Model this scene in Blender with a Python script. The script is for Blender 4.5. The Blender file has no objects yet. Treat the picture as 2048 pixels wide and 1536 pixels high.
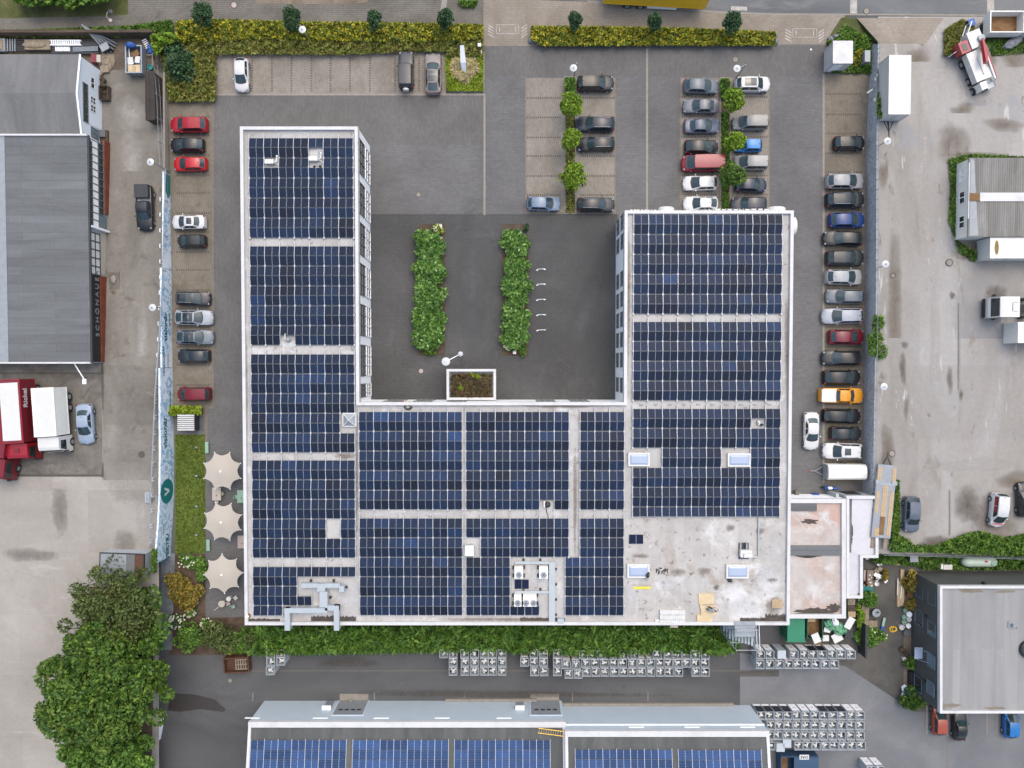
import bpy, math, random
import numpy as np
from mathutils import Vector, Matrix
R = math.radians
sc = bpy.context.scene
col = sc.collection
rnd = random.Random(7)
# ------------------------------------------------------------------ camera, sky, sun, exposure
H = 88.9            # drone height in metres
F = 1422.0          # focal length in photo pixels
TILT = R(-1.5)
cd = bpy.data.cameras.new('drone_camera')
cd.sensor_width = 36.0
cd.lens = F / 2048 * 36
cd.clip_end = 2000
cam = bpy.data.objects.new('drone_camera', cd)
cam.location = (0, 0, H)
cam.rotation_euler = (TILT, 0, 0)
col.objects.link(cam)
sc.camera = cam
SUN_EL, SUN_AZ = R(64), R(25)      # azimuth clockwise from north (+Y)
w = bpy.data.worlds.new('World')
sc.world = w
w.use_nodes = True
wn = w.node_tree
bg = wn.nodes['Background']
sky = wn.nodes.new('ShaderNodeTexSky')
sky.sky_type = 'NISHITA'
sky.sun_disc = False
sky.sun_elevation = SUN_EL
sky.sun_rotation = SUN_AZ
sky.air_density = 1.1
sky.dust_density = 5.0
sky.ozone_density = 1.2
wn.links.new(sky.outputs[0], bg.inputs[0])
bg.inputs[1].default_value = 0.15
sd = bpy.data.lights.new('sun', 'SUN')
sd.energy = 0.6
sd.angle = R(95)
sd.color = (0.96, 1.0, 0.90)
so = bpy.data.objects.new('sun', sd)
so.rotation_euler = (math.pi / 2 - SUN_EL, 0, math.pi - SUN_AZ)
col.objects.link(so)
sc.view_settings.view_transform = 'Standard'
sc.view_settings.look = 'None'
sc.view_settings.exposure = 0.82
sc.view_settings.gamma = 1.0
# ------------------------------------------------------------------ helpers
def P(px, py, z=0.0):
 """point of the place seen at photo pixel px,py if it stands z metres above the lot"""
 x, y = (px - 1024) / F, (768 - py) / F
 Y = y * math.cos(TILT) + math.sin(TILT)
 Z = y * math.sin(TILT) - math.cos(TILT)
 t = (H - z) / -Z
 return Vector((x * t, Y * t, z))
def lerp(tab, x):
 if x <= tab[0][0]: return tab[0][1]
 for (a, b), (c, e) in zip(tab, tab[1:]):
  if x <= c: return b + (e - b) * (x - a) / (c - a)
 return tab[-1][1]
def zw(py):   # level of the western lane, a ramp
 return lerp([(150, 0.0), (280, .25), (720, 2.1), (900, 2.7), (2000, 2.7)], py)
def ze(py):   # level of the eastern yard
 return lerp([(33, .02), (90, 1.2), (250, 2.2), (1100, 2.6)], py)
def lin(v):
 v /= 255.0
 return v / 12.92 if v <= .04045 else ((v + .055) / 1.055) ** 2.4
K = 0.62
def d(r, g, b, k=1.0):
 return (lin(r) * K * k, lin(g) * K * k, lin(b) * K * k, 1.0)
class MB:
 def __init__(s):
  s.v, s.f, s.m = [], [], []
 def add(s, vs, fs, mi=0):
  o = len(s.v)
  s.v += [tuple(v) for v in vs]
  for f in fs:
   s.f.append([i + o for i in f]); s.m.append(mi)
  return s
 def box(s, x0, y0, z0, x1, y1, z1, mi=0):
  if x0 > x1: x0, x1 = x1, x0
  if y0 > y1: y0, y1 = y1, y0
  return s.add([(x0,y0,z0),(x1,y0,z0),(x1,y1,z0),(x0,y1,z0),(x0,y0,z1),(x1,y0,z1),(x1,y1,z1),(x0,y1,z1)],
      [(3,2,1,0),(4,5,6,7),(0,1,5,4),(1,2,6,5),(2,3,7,6),(3,0,4,7)], mi)
 def cbox(s, cx, cy, z0, lx, ly, lz, mi=0, rz=0.0):
  c, n = math.cos(rz), math.sin(rz)
  vs = []
  for z in (z0, z0 + lz):
   for a, b in ((-1,-1),(1,-1),(1,1),(-1,1)):
    x, y = a * lx / 2, b * ly / 2
    vs.append((cx + x*c - y*n, cy + x*n + y*c, z))
  return s.add(vs, [(3,2,1,0),(4,5,6,7),(0,1,5,4),(1,2,6,5),(2,3,7,6),(3,0,4,7)], mi)
 def poly(s, pts, mi=0):
  return s.add(pts, [list(range(len(pts)))], mi)
 def prism(s, pts, z0, z1, mi=0, top=True, bot=False, mt=None):
  n = len(pts)
  vs = [(p[0], p[1], z0) for p in pts] + [(p[0], p[1], z1) for p in pts]
  s.add(vs, [(i, (i+1) % n, n + (i+1) % n, n + i) for i in range(n)], mi)
  if top: s.add([(p[0], p[1], z1) for p in pts], [list(range(n))], mi if mt is None else mt)
  if bot: s.add([(p[0], p[1], z0) for p in pts], [list(range(n))[::-1]], mi)
  return s
 def tube(s, p0, p1, r, n=6, mi=0, r2=None, cap=True):
  p0, p1 = Vector(p0), Vector(p1)
  a = (p1 - p0)
  if a.length < 1e-6: return s
  a.normalize()
  u = a.cross(Vector((0, 0, 1)) if abs(a.z) < .9 else Vector((1, 0, 0))).normalized()
  w_ = a.cross(u)
  r2 = r if r2 is None else r2
  vs = []
  for p, q in ((p0, r), (p1, r2)):
   for i in range(n):
    t = 2 * math.pi * i / n
    vs.append(p + u * (math.cos(t) * q) + w_ * (math.sin(t) * q))
  fs = [(i, (i+1) % n, n + (i+1) % n, n + i) for i in range(n)]
  if cap: fs += [list(range(n))[::-1], list(range(n, 2*n))]
  return s.add(vs, fs, mi)
 def path(s, pts, r, n=6, mi=0):
  for a, b in zip(pts, pts[1:]): s.tube(a, b, r, n, mi)
  return s
 def lathe(s, prof, n=16, mi=0, cx=0, cy=0):
  vs = []
  for r, z in prof:
   for i in range(n):
    t = 2 * math.pi * i / n
    vs.append((cx + math.cos(t) * r, cy + math.sin(t) * r, z))
  fs = []
  for k in range(len(prof) - 1):
   for i in range(n):
    fs.append((k*n + i, k*n + (i+1) % n, (k+1)*n + (i+1) % n, (k+1)*n + i))
  fs.append([(len(prof)-1)*n + i for i in range(n)])
  return s.add(vs, fs, mi)
 def ball(s, c, rx, ry, rz, n=10, m=6, mi=0, jit=0.0, rg=None):
  vs = [(c[0], c[1], c[2] - rz)]
  for k in range(1, m):
   ph = math.pi * k / m - math.pi / 2
   for i in range(n):
    t = 2 * math.pi * i / n
    j = 1 + (rg.uniform(-jit, jit) if rg else 0)
    vs.append((c[0] + rx*j*math.cos(ph)*math.cos(t), c[1] + ry*j*math.cos(ph)*math.sin(t), c[2] + rz*j*math.sin(ph)))
  vs.append((c[0], c[1], c[2] + rz))
  fs = [(0, 1 + (i+1) % n, 1 + i) for i in range(n)]
  for k in range(m - 2):
   for i in range(n):
    a = 1 + k*n
    fs.append((a + i, a + (i+1) % n, a + n + (i+1) % n, a + n + i))
  a = 1 + (m-2)*n
  fs += [(a + i, a + (i+1) % n, len(vs) - 1) for i in range(n)]
  return s.add(vs, fs, mi)
 def mesh(s, name, mats, smooth=False):
  me = bpy.data.meshes.new(name)
  me.from_pydata(s.v, [], s.f)
  for m_ in (mats if isinstance(mats, (list, tuple)) else [mats]): me.materials.append(m_)
  if max(s.m, default=0): me.polygons.foreach_set('material_index', s.m)
  if smooth: me.polygons.foreach_set('use_smooth', [True] * len(s.f))
  me.update()
  return me
 def obj(s, name, mats, parent=None, loc=(0, 0, 0), rz=0.0, smooth=False):
  return put(name, s.mesh(name, mats, smooth), parent, loc, rz)
def put(name, me, parent=None, loc=(0, 0, 0), rz=0.0):
 o = bpy.data.objects.new(name, me)
 o.location = loc
 o.rotation_euler = (0, 0, rz)
 if parent: o.parent = parent
 col.objects.link(o)
 return o
def tag(o, label, cat, group=None, kind=None):
 o['label'] = label
 o['category'] = cat
 if group: o['group'] = group
 if kind: o['kind'] = kind
 return o
def thing(name, label, cat, loc=(0, 0, 0), rz=0.0, group=None):
 o = bpy.data.objects.new(name, None)
 o.empty_display_size = .3
 o.location = loc
 o.rotation_euler = (0, 0, rz)
 col.objects.link(o)
 return tag(o, label, cat, group)
def struct(o):
 o['kind'] = 'structure'
 return o
def copy_thing(root, loc, rz, label=None, group=None, scale=None):
 r = root.copy()
 col.objects.link(r)
 r.location = loc
 r.rotation_euler = (0, 0, rz)
 if scale: r.scale = scale
 if label: r['label'] = label
 if group: r['group'] = group
 for ch in list(root.children):
  c = ch.copy(); col.objects.link(c); c.parent = r
  for g in ch.children:
   e = g.copy(); col.objects.link(e); e.parent = c
 return r
def offset(pts, dd):
 """inset of a counter-clockwise polygon by dd (mitred)"""
 n = len(pts); out = []
 for i in range(n):
  a, b, c = Vector(pts[i-1][:2]), Vector(pts[i][:2]), Vector(pts[(i+1) % n][:2])
  e1, e2 = (b - a).normalized(), (c - b).normalized()
  n1, n2 = Vector((-e1.y, e1.x)), Vector((-e2.y, e2.x))
  k = dd / max(.2, 1 + n1.dot(n2))
  out.append((b.x + (n1.x + n2.x) * k, b.y + (n1.y + n2.y) * k))
 return out
def ring(outer, wd, z0, z1, mb=None, mi=0):
 mb = mb or MB()
 inn = offset(outer, wd); n = len(outer)
 vs = [(p[0], p[1], z) for z in (z0, z1) for p in outer] + [(p[0], p[1], z) for z in (z0, z1) for p in inn]
 fs = []
 for i in range(n):
  j = (i + 1) % n
  fs += [(i, j, n+j, n+i), (n+i, n+j, 3*n+j, 3*n+i), (3*n+i, 3*n+j, 2*n+j, 2*n+i)]
 return mb.add(vs, fs, mi)
def text_mesh(s, size, mat, extrude=.02, spacing=1.0, bold=0.0):
 cu = bpy.data.curves.new('lettering', 'FONT')
 cu.body = s; cu.size = size; cu.extrude = extrude; cu.offset = bold
 cu.space_character = spacing
 cu.align_x = 'CENTER'; cu.align_y = 'CENTER'
 o = bpy.data.objects.new('lettering_tmp', cu)
 col.objects.link(o)
 dg = bpy.context.evaluated_depsgraph_get()
 me = bpy.data.meshes.new_from_object(o.evaluated_get(dg))
 me.materials.clear(); me.materials.append(mat)
 bpy.data.objects.remove(o); bpy.data.curves.remove(cu)
 return me
def put_text(name, s, size, mat, M, parent=None, **kw):
 me = text_mesh(s, size, mat, **kw)
 o = bpy.data.objects.new(name, me)
 o.matrix_local = M
 if parent: o.parent = parent
 o.matrix_local = M
 col.objects.link(o)
 return o
# ------------------------------------------------------------------ materials
def base(name):
 m = bpy.data.materials.new(name)
 m.use_nodes = True
 nt = m.node_tree
 return m, nt, nt.nodes['Principled BSDF']
def N(nt, typ, **kw):
 n = nt.nodes.new('ShaderNode' + typ)
 for k, v in kw.items():
  if k in ('operation', 'blend_type', 'data_type', 'attribute_name', 'wave_type', 'bands_direction', 'noise_dimensions', 'feature', 'distance'):
   setattr(n, k, v)
  else:
   n.inputs[k.replace('_', ' ')].default_value = v
 return n
def coords(nt, sx=1, sy=1, sz=1):
 t = nt.nodes.new('ShaderNodeTexCoord')
 if (sx, sy, sz) == (1, 1, 1): return t.outputs['Object']
 mp = nt.nodes.new('ShaderNodeMapping')
 mp.inputs['Scale'].default_value = (sx, sy, sz)
 nt.links.new(t.outputs['Object'], mp.inputs[0])
 return mp.outputs[0]
def noise(nt, vec, scale, detail=4, rough=.55, dist=0.0):
 n = N(nt, 'TexNoise', Scale=scale, Detail=detail, Roughness=rough, Distortion=dist)
 nt.links.new(vec, n.inputs['Vector'])
 return n.outputs['Fac']
def ramp(nt, fac, stops):
 r = nt.nodes.new('ShaderNodeValToRGB')
 e = r.color_ramp.elements
 while len(e) < len(stops): e.new(.5)
 for el, (p, c) in zip(e, stops):
  el.position = p
  el.color = c if len(c) == 4 else (*c, 1)
 nt.links.new(fac, r.inputs[0])
 return r.outputs[0]
def mix(nt, fac, a, b, mode='MIX'):
 m = nt.nodes.new('ShaderNodeMix')
 m.data_type = 'RGBA'; m.blend_type = mode
 for sock, v in ((m.inputs[0], fac), (m.inputs[6], a), (m.inputs[7], b)):
  if hasattr(v, 'is_linked'): nt.links.new(v, sock)
  else: sock.default_value = v
 return m.outputs[2]
def bw(lo, hi):
 return [(lo, (0, 0, 0, 1)), (hi, (1, 1, 1, 1))]
def plain(name, c, rough=.6, metal=0.0, var=.12, scale=1.5, coat=0.0, spec=None, alpha=None, emit=0):
 m, nt, b = base(name)
 if var:
  f = noise(nt, coords(nt), scale, 5)
  lo = tuple(x * (1 - var) for x in c[:3]); hi = tuple(min(1, x * (1 + var)) for x in c[:3])
  nt.links.new(ramp(nt, f, [(.25, lo), (.75, hi)]), b.inputs['Base Color'])
 else:
  b.inputs['Base Color'].default_value = c
 b.inputs['Roughness'].default_value = rough
 b.inputs['Metallic'].default_value = metal
 if coat:
  b.inputs['Coat Weight'].default_value = coat
  b.inputs['Coat Roughness'].default_value = .08
 if spec is not None: b.inputs['Specular IOR Level'].default_value = spec
 return m
def patchy(name, stops, scale=.15, fine=3.0, fine_amt=.25, rough=.85, stretch=(1, 1, 1), spots=None, brick=None, lines=None):
 """ground-like surface: large soft blotches, fine grain, optional stones or slab joints, optional stains"""
 m, nt, b = base(name)
 v = coords(nt)
 vs = coords(nt, *stretch)
 c = ramp(nt, noise(nt, vs, scale, 6, .6, .6), stops)
 if brick:
  bw_, rh, mort, amt, vert = brick
  bt = N(nt, 'TexBrick', Scale=1.0, Color1=(1, 1, 1, 1), Color2=(.86, .86, .86, 1), Mortar=(1 - amt, 1 - amt, 1 - amt, 1))
  bt.inputs['Mortar Size'].default_value = mort
  bt.inputs['Mortar Smooth'].default_value = .3
  bt.inputs['Brick Width'].default_value = bw_
  bt.inputs['Row Height'].default_value = rh
  if vert:
   mp = nt.nodes.new('ShaderNodeMapping'); mp.inputs['Rotation'].default_value = (0, 0, R(90))
   nt.links.new(v, mp.inputs[0]); nt.links.new(mp.outputs[0], bt.inputs['Vector'])
  else:
   nt.links.new(v, bt.inputs['Vector'])
  c = mix(nt, 1.0, c, bt.outputs['Color'], 'MULTIPLY')
 f = noise(nt, v, fine, 6, .7)
 lo, hi = 1 - fine_amt, 1 + fine_amt
 c = mix(nt, 1.0, c, ramp(nt, f, [(.25, (lo, lo, lo, 1)), (.75, (hi, hi, hi, 1))]), 'MULTIPLY')
 for s in (spots or []):
  sc_, lo, hi, cc = s[:4]
  st = s[4] if len(s) > 4 else (1, 1, 1)
  fm = ramp(nt, noise(nt, coords(nt, *st), sc_, 7, .65, .4), bw(lo, hi))
  c = mix(nt, fm, c, cc)
 nt.links.new(c, b.inputs['Base Color'])
 b.inputs['Roughness'].default_value = rough
 b.inputs['Specular IOR Level'].default_value = .3
 return m
def leafmat(name, cols, rough=.6, big=None):
 m, nt, b = base(name)
 g = nt.nodes.new('ShaderNodeNewGeometry')
 n = len(cols)
 c = ramp(nt, g.outputs['Random Per Island'], [((i + .5) / n, cc) for i, cc in enumerate(cols)])
 f = noise(nt, coords(nt), .9, 4)
 c = mix(nt, 1.0, c, ramp(nt, f, [(.3, (.65, .65, .65, 1)), (.7, (1.25, 1.25, 1.1, 1))]), 'MULTIPLY')
 if big: c = mix(nt, ramp(nt, noise(nt, coords(nt), .55, 4, .6), bw(.5, .78)), c, big)
 nt.links.new(c, b.inputs['Base Color'])
 b.inputs['Roughness'].default_value = rough
 b.inputs['Specular IOR Level'].default_value = .25
 return m
def objcolor(name, rough=.35, metal=0.0, coat=.7):
 m, nt, b = base(name)
 oi = nt.nodes.new('ShaderNodeObjectInfo')
 f = noise(nt, coords(nt), 2.5, 5, .6)
 c = mix(nt, 1.0, oi.outputs['Color'], ramp(nt, f, [(.3, (.88, .88, .88, 1)), (.7, (1.06, 1.06, 1.06, 1))]), 'MULTIPLY')
 nt.links.new(c, b.inputs['Base Color'])
 b.inputs['Roughness'].default_value = rough
 b.inputs['Metallic'].default_value = metal
 b.inputs['Coat Weight'].default_value = coat
 b.inputs['Coat Roughness'].default_value = .06
 return m
M = {}
M['paver'] = patchy('dark_paving', [(.3, d(112, 111, 111)), (.5, d(123, 122, 122)), (.7, d(133, 132, 132))], .12, 2.0, .12, brick=(.7, .24, .04, .17, False),
     spots=[(.35, .62, .8, d(110, 109, 107)), (1.7, .66, .8, d(148, 147, 144))])
M['paver_v'] = patchy('dark_paving_upright', [(.3, d(109, 108, 106)), (.5, d(120, 118, 116)), (.7, d(130, 128, 126))], .12, 2.0, .12, brick=(.7, .24, .04, .17, True),
     spots=[(.3, .6, .8, d(108, 107, 105), (1, .3, 1)), (1.7, .66, .8, d(146, 144, 140))])
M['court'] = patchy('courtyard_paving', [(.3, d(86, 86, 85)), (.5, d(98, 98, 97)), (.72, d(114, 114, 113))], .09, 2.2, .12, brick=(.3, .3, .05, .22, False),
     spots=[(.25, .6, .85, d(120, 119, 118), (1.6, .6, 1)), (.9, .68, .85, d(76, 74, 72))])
M['bay'] = patchy('tan_bay_paving', [(.3, d(146, 138, 127)), (.5, d(160, 152, 141)), (.72, d(174, 166, 155))], .3, 2.4, .16, brick=(.5, .24, .04, .16, True),
     spots=[(.55, .58, .8, d(132, 124, 114)), (1.2, .64, .8, d(196, 188, 178))])
M['bay_l'] = patchy('worn_bay_paving', [(.3, d(128, 120, 106)), (.5, d(144, 135, 121)), (.72, d(158, 149, 136))], .25, 2.4, .14, brick=(.4, .24, .04, .18, True),
     spots=[(.5, .55, .78, d(112, 104, 92)), (1.2, .66, .8, d(172, 163, 148))])
M['stone'] = plain('dark_marker_stone', d(96, 90, 82), .85)
M['kerb'] = plain('pale_kerb_stone', d(160, 153, 143), .85, var=.15, scale=2)
M['kerb_d'] = plain('grey_kerb_stone', d(132, 124, 113), .85, var=.2, scale=2)
M['cobble'] = patchy('grey_cobbles', [(.3, d(120, 115, 106)), (.5, d(138, 133, 124)), (.7, d(152, 147, 138))], .2, 3, .2, brick=(.25, .25, .05, .35, False),
      spots=[(.5, .6, .72, d(98, 98, 74)), (.22, .6, .75, d(108, 103, 92))])
M['walk'] = patchy('tan_pavement', [(.3, d(150, 139, 125)), (.5, d(166, 155, 141)), (.7, d(180, 170, 157))], .25, 3, .14, brick=(.3, .25, .05, .22, False),
     spots=[(.6, .64, .8, d(140, 130, 116))])
M['road'] = patchy('road_asphalt', [(.3, d(106, 109, 111)), (.5, d(120, 123, 125)), (.7, d(138, 139, 139))], .12, 4, .12, stretch=(.4, 1.5, 1),
     spots=[(.25, .56, .8, d(160, 158, 153), (.5, 2, 1))])
M['asph'] = patchy('dark_asphalt', [(.3, d(84, 85, 86)), (.5, d(98, 99, 100)), (.7, d(112, 112, 112))], .12, 4, .12, stretch=(.5, 1, 1),
     spots=[(.4, .64, .8, d(70, 70, 70)), (2.5, .7, .8, d(130, 128, 124))])
M['asph_l'] = patchy('grey_asphalt', [(.3, d(116, 118, 121)), (.5, d(128, 130, 133)), (.7, d(142, 143, 145))], .14, 4, .1,
     spots=[(.35, .66, .85, d(105, 106, 107))])
M['asph_p'] = patchy('patio_asphalt', [(.3, d(86, 85, 81)), (.5, d(100, 98, 93)), (.7, d(113, 110, 104))], .3, 4, .1)
M['conc'] = patchy('pale_concrete', [(.3, d(172, 166, 157)), (.5, d(184, 178, 169)), (.7, d(194, 188, 180))], .1, 2, .08, brick=(8.6, 7.6, .012, .3, False),
     spots=[(.18, .55, .8, d(162, 156, 147)), (.6, .62, .78, d(170, 163, 153)), (.25, .6, .72, d(200, 195, 188), (.4, 2, 1)), (2.2, .68, .76, d(160, 153, 143))])
M['lane'] = patchy('worn_lane_concrete', [(.3, d(122, 117, 109)), (.5, d(144, 139, 130)), (.68, d(168, 163, 154))], .12, 2.2, .16, stretch=(1, .5, 1), brick=(9.5, 7.2, .004, .3, False),
     spots=[(.45, .58, .75, d(108, 100, 90)), (.3, .62, .8, d(174, 166, 154)), (2.6, .66, .8, d(160, 152, 140))])
M['dock'] = patchy('grimy_dock_concrete', [(.3, d(108, 104, 97)), (.5, d(130, 125, 117)), (.7, d(150, 144, 135))], .4, 2.5, .15, brick=(4.2, 2.4, .004, .4, False),
     spots=[(.4, .58, .75, d(78, 74, 68))])
M['yard'] = patchy('dusty_yard', [(.3, d(160, 155, 147)), (.48, d(176, 171, 165)), (.62, d(183, 180, 176)), (.8, d(191, 189, 186))], .1, 2.2, .1, stretch=(1.6, .5, 1),
     spots=[(.1, .55, .68, d(162, 163, 166)), (.22, .62, .7, d(150, 138, 123), (1.5, .4, 1)), (.5, .62, .7, d(138, 128, 116), (1.3, .6, 1)), (2.6, .66, .72, d(140, 131, 120)), (.35, .62, .66, d(202, 200, 196), (2.5, .35, 1))], brick=(11, 9, .006, .12, False))
M['dirt'] = patchy('brown_dirt', [(.3, d(118, 105, 90)), (.5, d(138, 124, 108)), (.7, d(155, 142, 126))], .4, 3, .25)
M['mud'] = patchy('dark_dirt', [(.3, d(92, 82, 71)), (.5, d(110, 99, 86)), (.7, d(128, 116, 102))], .5, 3, .25)
M['soil'] = patchy('bed_soil', [(.3, d(80, 66, 54)), (.5, d(98, 82, 68)), (.7, d(115, 98, 82))], .8, 4, .3)
M['lawn'] = patchy('lawn', [(.25, d(84, 102, 36)), (.5, d(102, 122, 46)), (.75, d(124, 138, 62))], .35, 6, .4, spots=[(9, .68, .74, d(176, 184, 150)), (.5, .6, .8, d(110, 112, 54))])
M['weeds'] = patchy('weedy_ground', [(.3, d(70, 80, 38)), (.5, d(92, 98, 52)), (.7, d(120, 112, 78))], .5, 5, .4)
M['gravel'] = patchy('blue_gravel', [(.3, d(116, 124, 132)), (.5, d(134, 142, 150)), (.7, d(152, 159, 166))], 1.5, 7, .4, spots=[(6, .6, .7, d(80, 84, 88))])
M['roof'] = patchy('roof_membrane', [(.25, d(190, 187, 183)), (.45, d(206, 204, 201)), (.6, d(212, 210, 208)), (.8, d(224, 223, 221))], .22, 3, .09, brick=(12, 1.05, .012, .07, True),
     spots=[(.3, .56, .68, d(234, 234, 234)), (.45, .55, .72, d(186, 178, 170)), (2.2, .58, .7, d(196, 188, 180)), (1.3, .6, .7, d(146, 136, 126)), (4, .68, .74, d(120, 110, 102))])
M['roof_old'] = patchy('stained_roof_membrane', [(.2, d(190, 184, 178)), (.45, d(206, 202, 197)), (.62, d(216, 213, 209)), (.8, d(230, 228, 226))], .3, 3, .08, brick=(12, 1.05, .015, .1, True),
     spots=[(.16, .55, .66, d(236, 235, 234)), (.35, .55, .68, d(184, 174, 162)), (1.1, .59, .68, d(136, 124, 112), (1.2, 1, 1)), (3.5, .64, .72, d(110, 100, 92))])
M['roof_pink'] = patchy('pinkish_roof_membrane', [(.3, d(218, 214, 212)), (.45, d(214, 206, 200)), (.55, d(210, 190, 180)), (.7, d(220, 186, 172))], .16, 3, .08, brick=(1.0, 1.0, .01, .06, False),
     spots=[(.3, .54, .66, d(226, 224, 222)), (.8, .62, .72, d(188, 176, 166)), (2.2, .66, .76, d(150, 140, 132))])
M['roof_white'] = patchy('pale_roof_membrane', [(.3, d(212, 212, 216)), (.5, d(224, 224, 228)), (.7, d(232, 232, 235))], .3, 3, .05, spots=[(1.2, .68, .76, d(176, 170, 168))])
M['roof_stain'] = patchy('roof_grime', [(.3, d(70, 64, 60)), (.7, d(104, 96, 90))], 1.5, 5, .3)
M['roof_grey'] = patchy('grey_roof_felt', [(.3, d(116, 117, 117)), (.5, d(128, 129, 129)), (.7, d(140, 141, 140))], .2, 3, .1, stretch=(3, .4, 1), spots=[(.5, .62, .8, d(108, 108, 107))])
M['roof_felt'] = patchy('felt_sheet_roof', [(.3, d(112, 115, 117)), (.5, d(124, 127, 129)), (.7, d(134, 137, 139))], .25, 3, .08, stretch=(.3, 2, 1), brick=(7.5, 1.0, .03, .28, False), spots=[(.8, .62, .8, d(104, 106, 108), (.4, 3, 1))])
M['roof_ribbed'] = patchy('ribbed_metal_roof', [(.3, d(134, 131, 126)), (.5, d(152, 150, 145)), (.7, d(168, 166, 162))], .4, 3, .1, stretch=(3, .3, 1), brick=(30, .26, .05, .3, True), spots=[(1.2, .7, .78, d(118, 108, 98), (2, .6, 1))])
M['roof_lt'] = patchy('light_sheet_roof', [(.3, d(160, 160, 159)), (.5, d(170, 170, 169)), (.7, d(180, 180, 179))], .2, 3, .05, stretch=(2.5, .25, 1), brick=(40, .85, .02, .07, True), spots=[(.35, .66, .8, d(165, 160, 154))])
M['roof_dark'] = patchy('dark_bitumen_roof', [(.3, d(88, 90, 90)), (.5, d(100, 102, 101)), (.7, d(112, 113, 112))], .25, 3, .1, stretch=(3, .35, 1))
M['white'] = patchy('white_coping', [(.25, d(214, 214, 213)), (.5, d(232, 232, 232)), (.75, d(238, 238, 239))], .5, 4, .05, rough=.5, spots=[(1.6, .66, .76, d(196, 193, 188)), (5, .7, .78, d(170, 166, 160))])
M['wall'] = plain('white_render', d(238, 240, 242, 1.55), .8, var=.05, scale=.8)
M['wall_g'] = plain('grey_render', d(196, 202, 206), .8, var=.07, scale=.8)
M['wall_blue'] = plain('pale_blue_render', d(226, 234, 242, 1.3), .8, var=.04, scale=.7)
M['wall_dark'] = plain('anthracite_render', d(92, 94, 93), .75, var=.12, scale=.5)
M['clad'] = patchy('steel_cladding', [(.3, d(192, 206, 216, 1.45)), (.7, d(202, 214, 224, 1.45))], .3, 2, .03, rough=.5, brick=(1.0, 30, .02, .14, False))
M['brick'] = patchy('red_brick', [(.3, d(122, 62, 44)), (.7, d(150, 80, 58))], .8, 4, .2)
M['screen'] = plain('windscreen_glass', d(58, 76, 82), .1, var=.4, scale=1.1, spec=.7)
M['frame_b'] = plain('blue_grey_frame', d(112, 136, 150), .5, var=.05)
M['frame'] = plain('grey_frame', d(120, 124, 126), .45, var=.05)
M['frame_d'] = plain('dark_frame', d(60, 64, 68), .45, var=.05)
M['frame_w'] = plain('white_frame', d(238, 240, 242, 1.5), .45, var=.04)
M['glass'] = plain('dark_glass', (.016, .024, .028, 1), .08, var=.3, scale=.7, spec=.7)
M['glass_b'] = plain('bluish_glass', d(118, 138, 150), .08, var=.2, scale=.6, spec=.6)
M['glass_p'] = plain('pale_dome', d(186, 200, 226), .12, var=.05, scale=.8)
M['steel'] = plain('galvanised_steel', d(176, 184, 190), .42, .35, var=.12, scale=2)
M['steel_m'] = plain('mill_steel', d(164, 170, 176), .5, .1, var=.12, scale=2)
M['steel_d'] = plain('dark_steel', d(62, 64, 67), .5, .2, var=.15)
M['duct'] = plain('painted_duct', d(196, 206, 212), .45, .1, var=.06, scale=2)
M['black'] = plain('black_rubber', d(36, 36, 38), .75, var=.2)
M['plastic'] = plain('black_plastic', d(44, 45, 48), .5, var=.15)
M['white_p'] = plain('white_plastic', d(238, 238, 234), .4, var=.04)
M['cream'] = plain('cream_paint', d(234, 233, 226, 1.35), .5, var=.06)
M['wood'] = patchy('weathered_timber', [(.3, d(140, 126, 108)), (.7, d(172, 158, 138))], 1.2, 5, .2, stretch=(6, .6, 1))
M['wood_y'] = patchy('fresh_timber', [(.3, d(200, 174, 138)), (.7, d(220, 196, 160))], 1.0, 5, .12, stretch=(5, .6, 1))
M['osb'] = patchy('chipboard', [(.3, d(226, 200, 158)), (.7, d(240, 220, 184))], 2, 9, .14)
M['wood_d'] = patchy('dark_timber', [(.3, d(80, 68, 58)), (.7, d(110, 95, 80))], 1.0, 5, .2, stretch=(.5, 4, 1))
M['rust'] = patchy('rusty_steel', [(.3, d(116, 78, 48)), (.5, d(146, 112, 76)), (.7, d(130, 116, 104))], .8, 4, .25)
M['rust_d'] = patchy('dark_rust', [(.3, d(84, 62, 52)), (.7, d(118, 84, 66))], 1.2, 5, .25)
M['red'] = plain('red_paint', d(168, 18, 34), .35, var=.1, coat=.5)
M['dkred'] = plain('deep_red_paint', d(132, 24, 40), .4, var=.1, coat=.3)
M['yellow'] = plain('yellow_paint', d(240, 190, 16, 1.4), .4, var=.06, coat=.3)
M['blue'] = plain('blue_paint', d(28, 96, 190), .4, var=.1)
M['lemon'] = plain('lemon_paint', d(236, 232, 60), .5, var=.04)
M['tealp'] = plain('teal_print', d(24, 134, 134), .6, var=.06)
M['green'] = plain('green_paint', d(46, 140, 104), .5, var=.08, scale=.8)
M['dgreen'] = plain('dark_green_paint', d(24, 86, 62), .5, var=.1)
M['mint'] = plain('mint_paint', d(158, 194, 172), .5, var=.06)
M['pink'] = plain('dusty_pink_paint', d(196, 178, 170), .5, var=.06)
M['beige'] = plain('sand_paint', d(206, 196, 182), .6, var=.06)
M['canvas'] = plain('canvas', d(208, 199, 186), .9, var=.04, scale=.6)
M['rock'] = patchy('boulder_stone', [(.3, d(120, 124, 130)), (.7, d(160, 164, 170))], 2, 6, .3)
M['tyre_track'] = plain('pale_track', d(206, 201, 194), .9, var=.05)
M['slate'] = patchy('bluish_worn_asphalt', [(.3, d(174, 175, 177)), (.7, d(186, 187, 189))], .3, 3, .08)
M['pale_patch'] = plain('pale_roof_patch', d(238, 238, 238), .8, var=.03)
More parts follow.
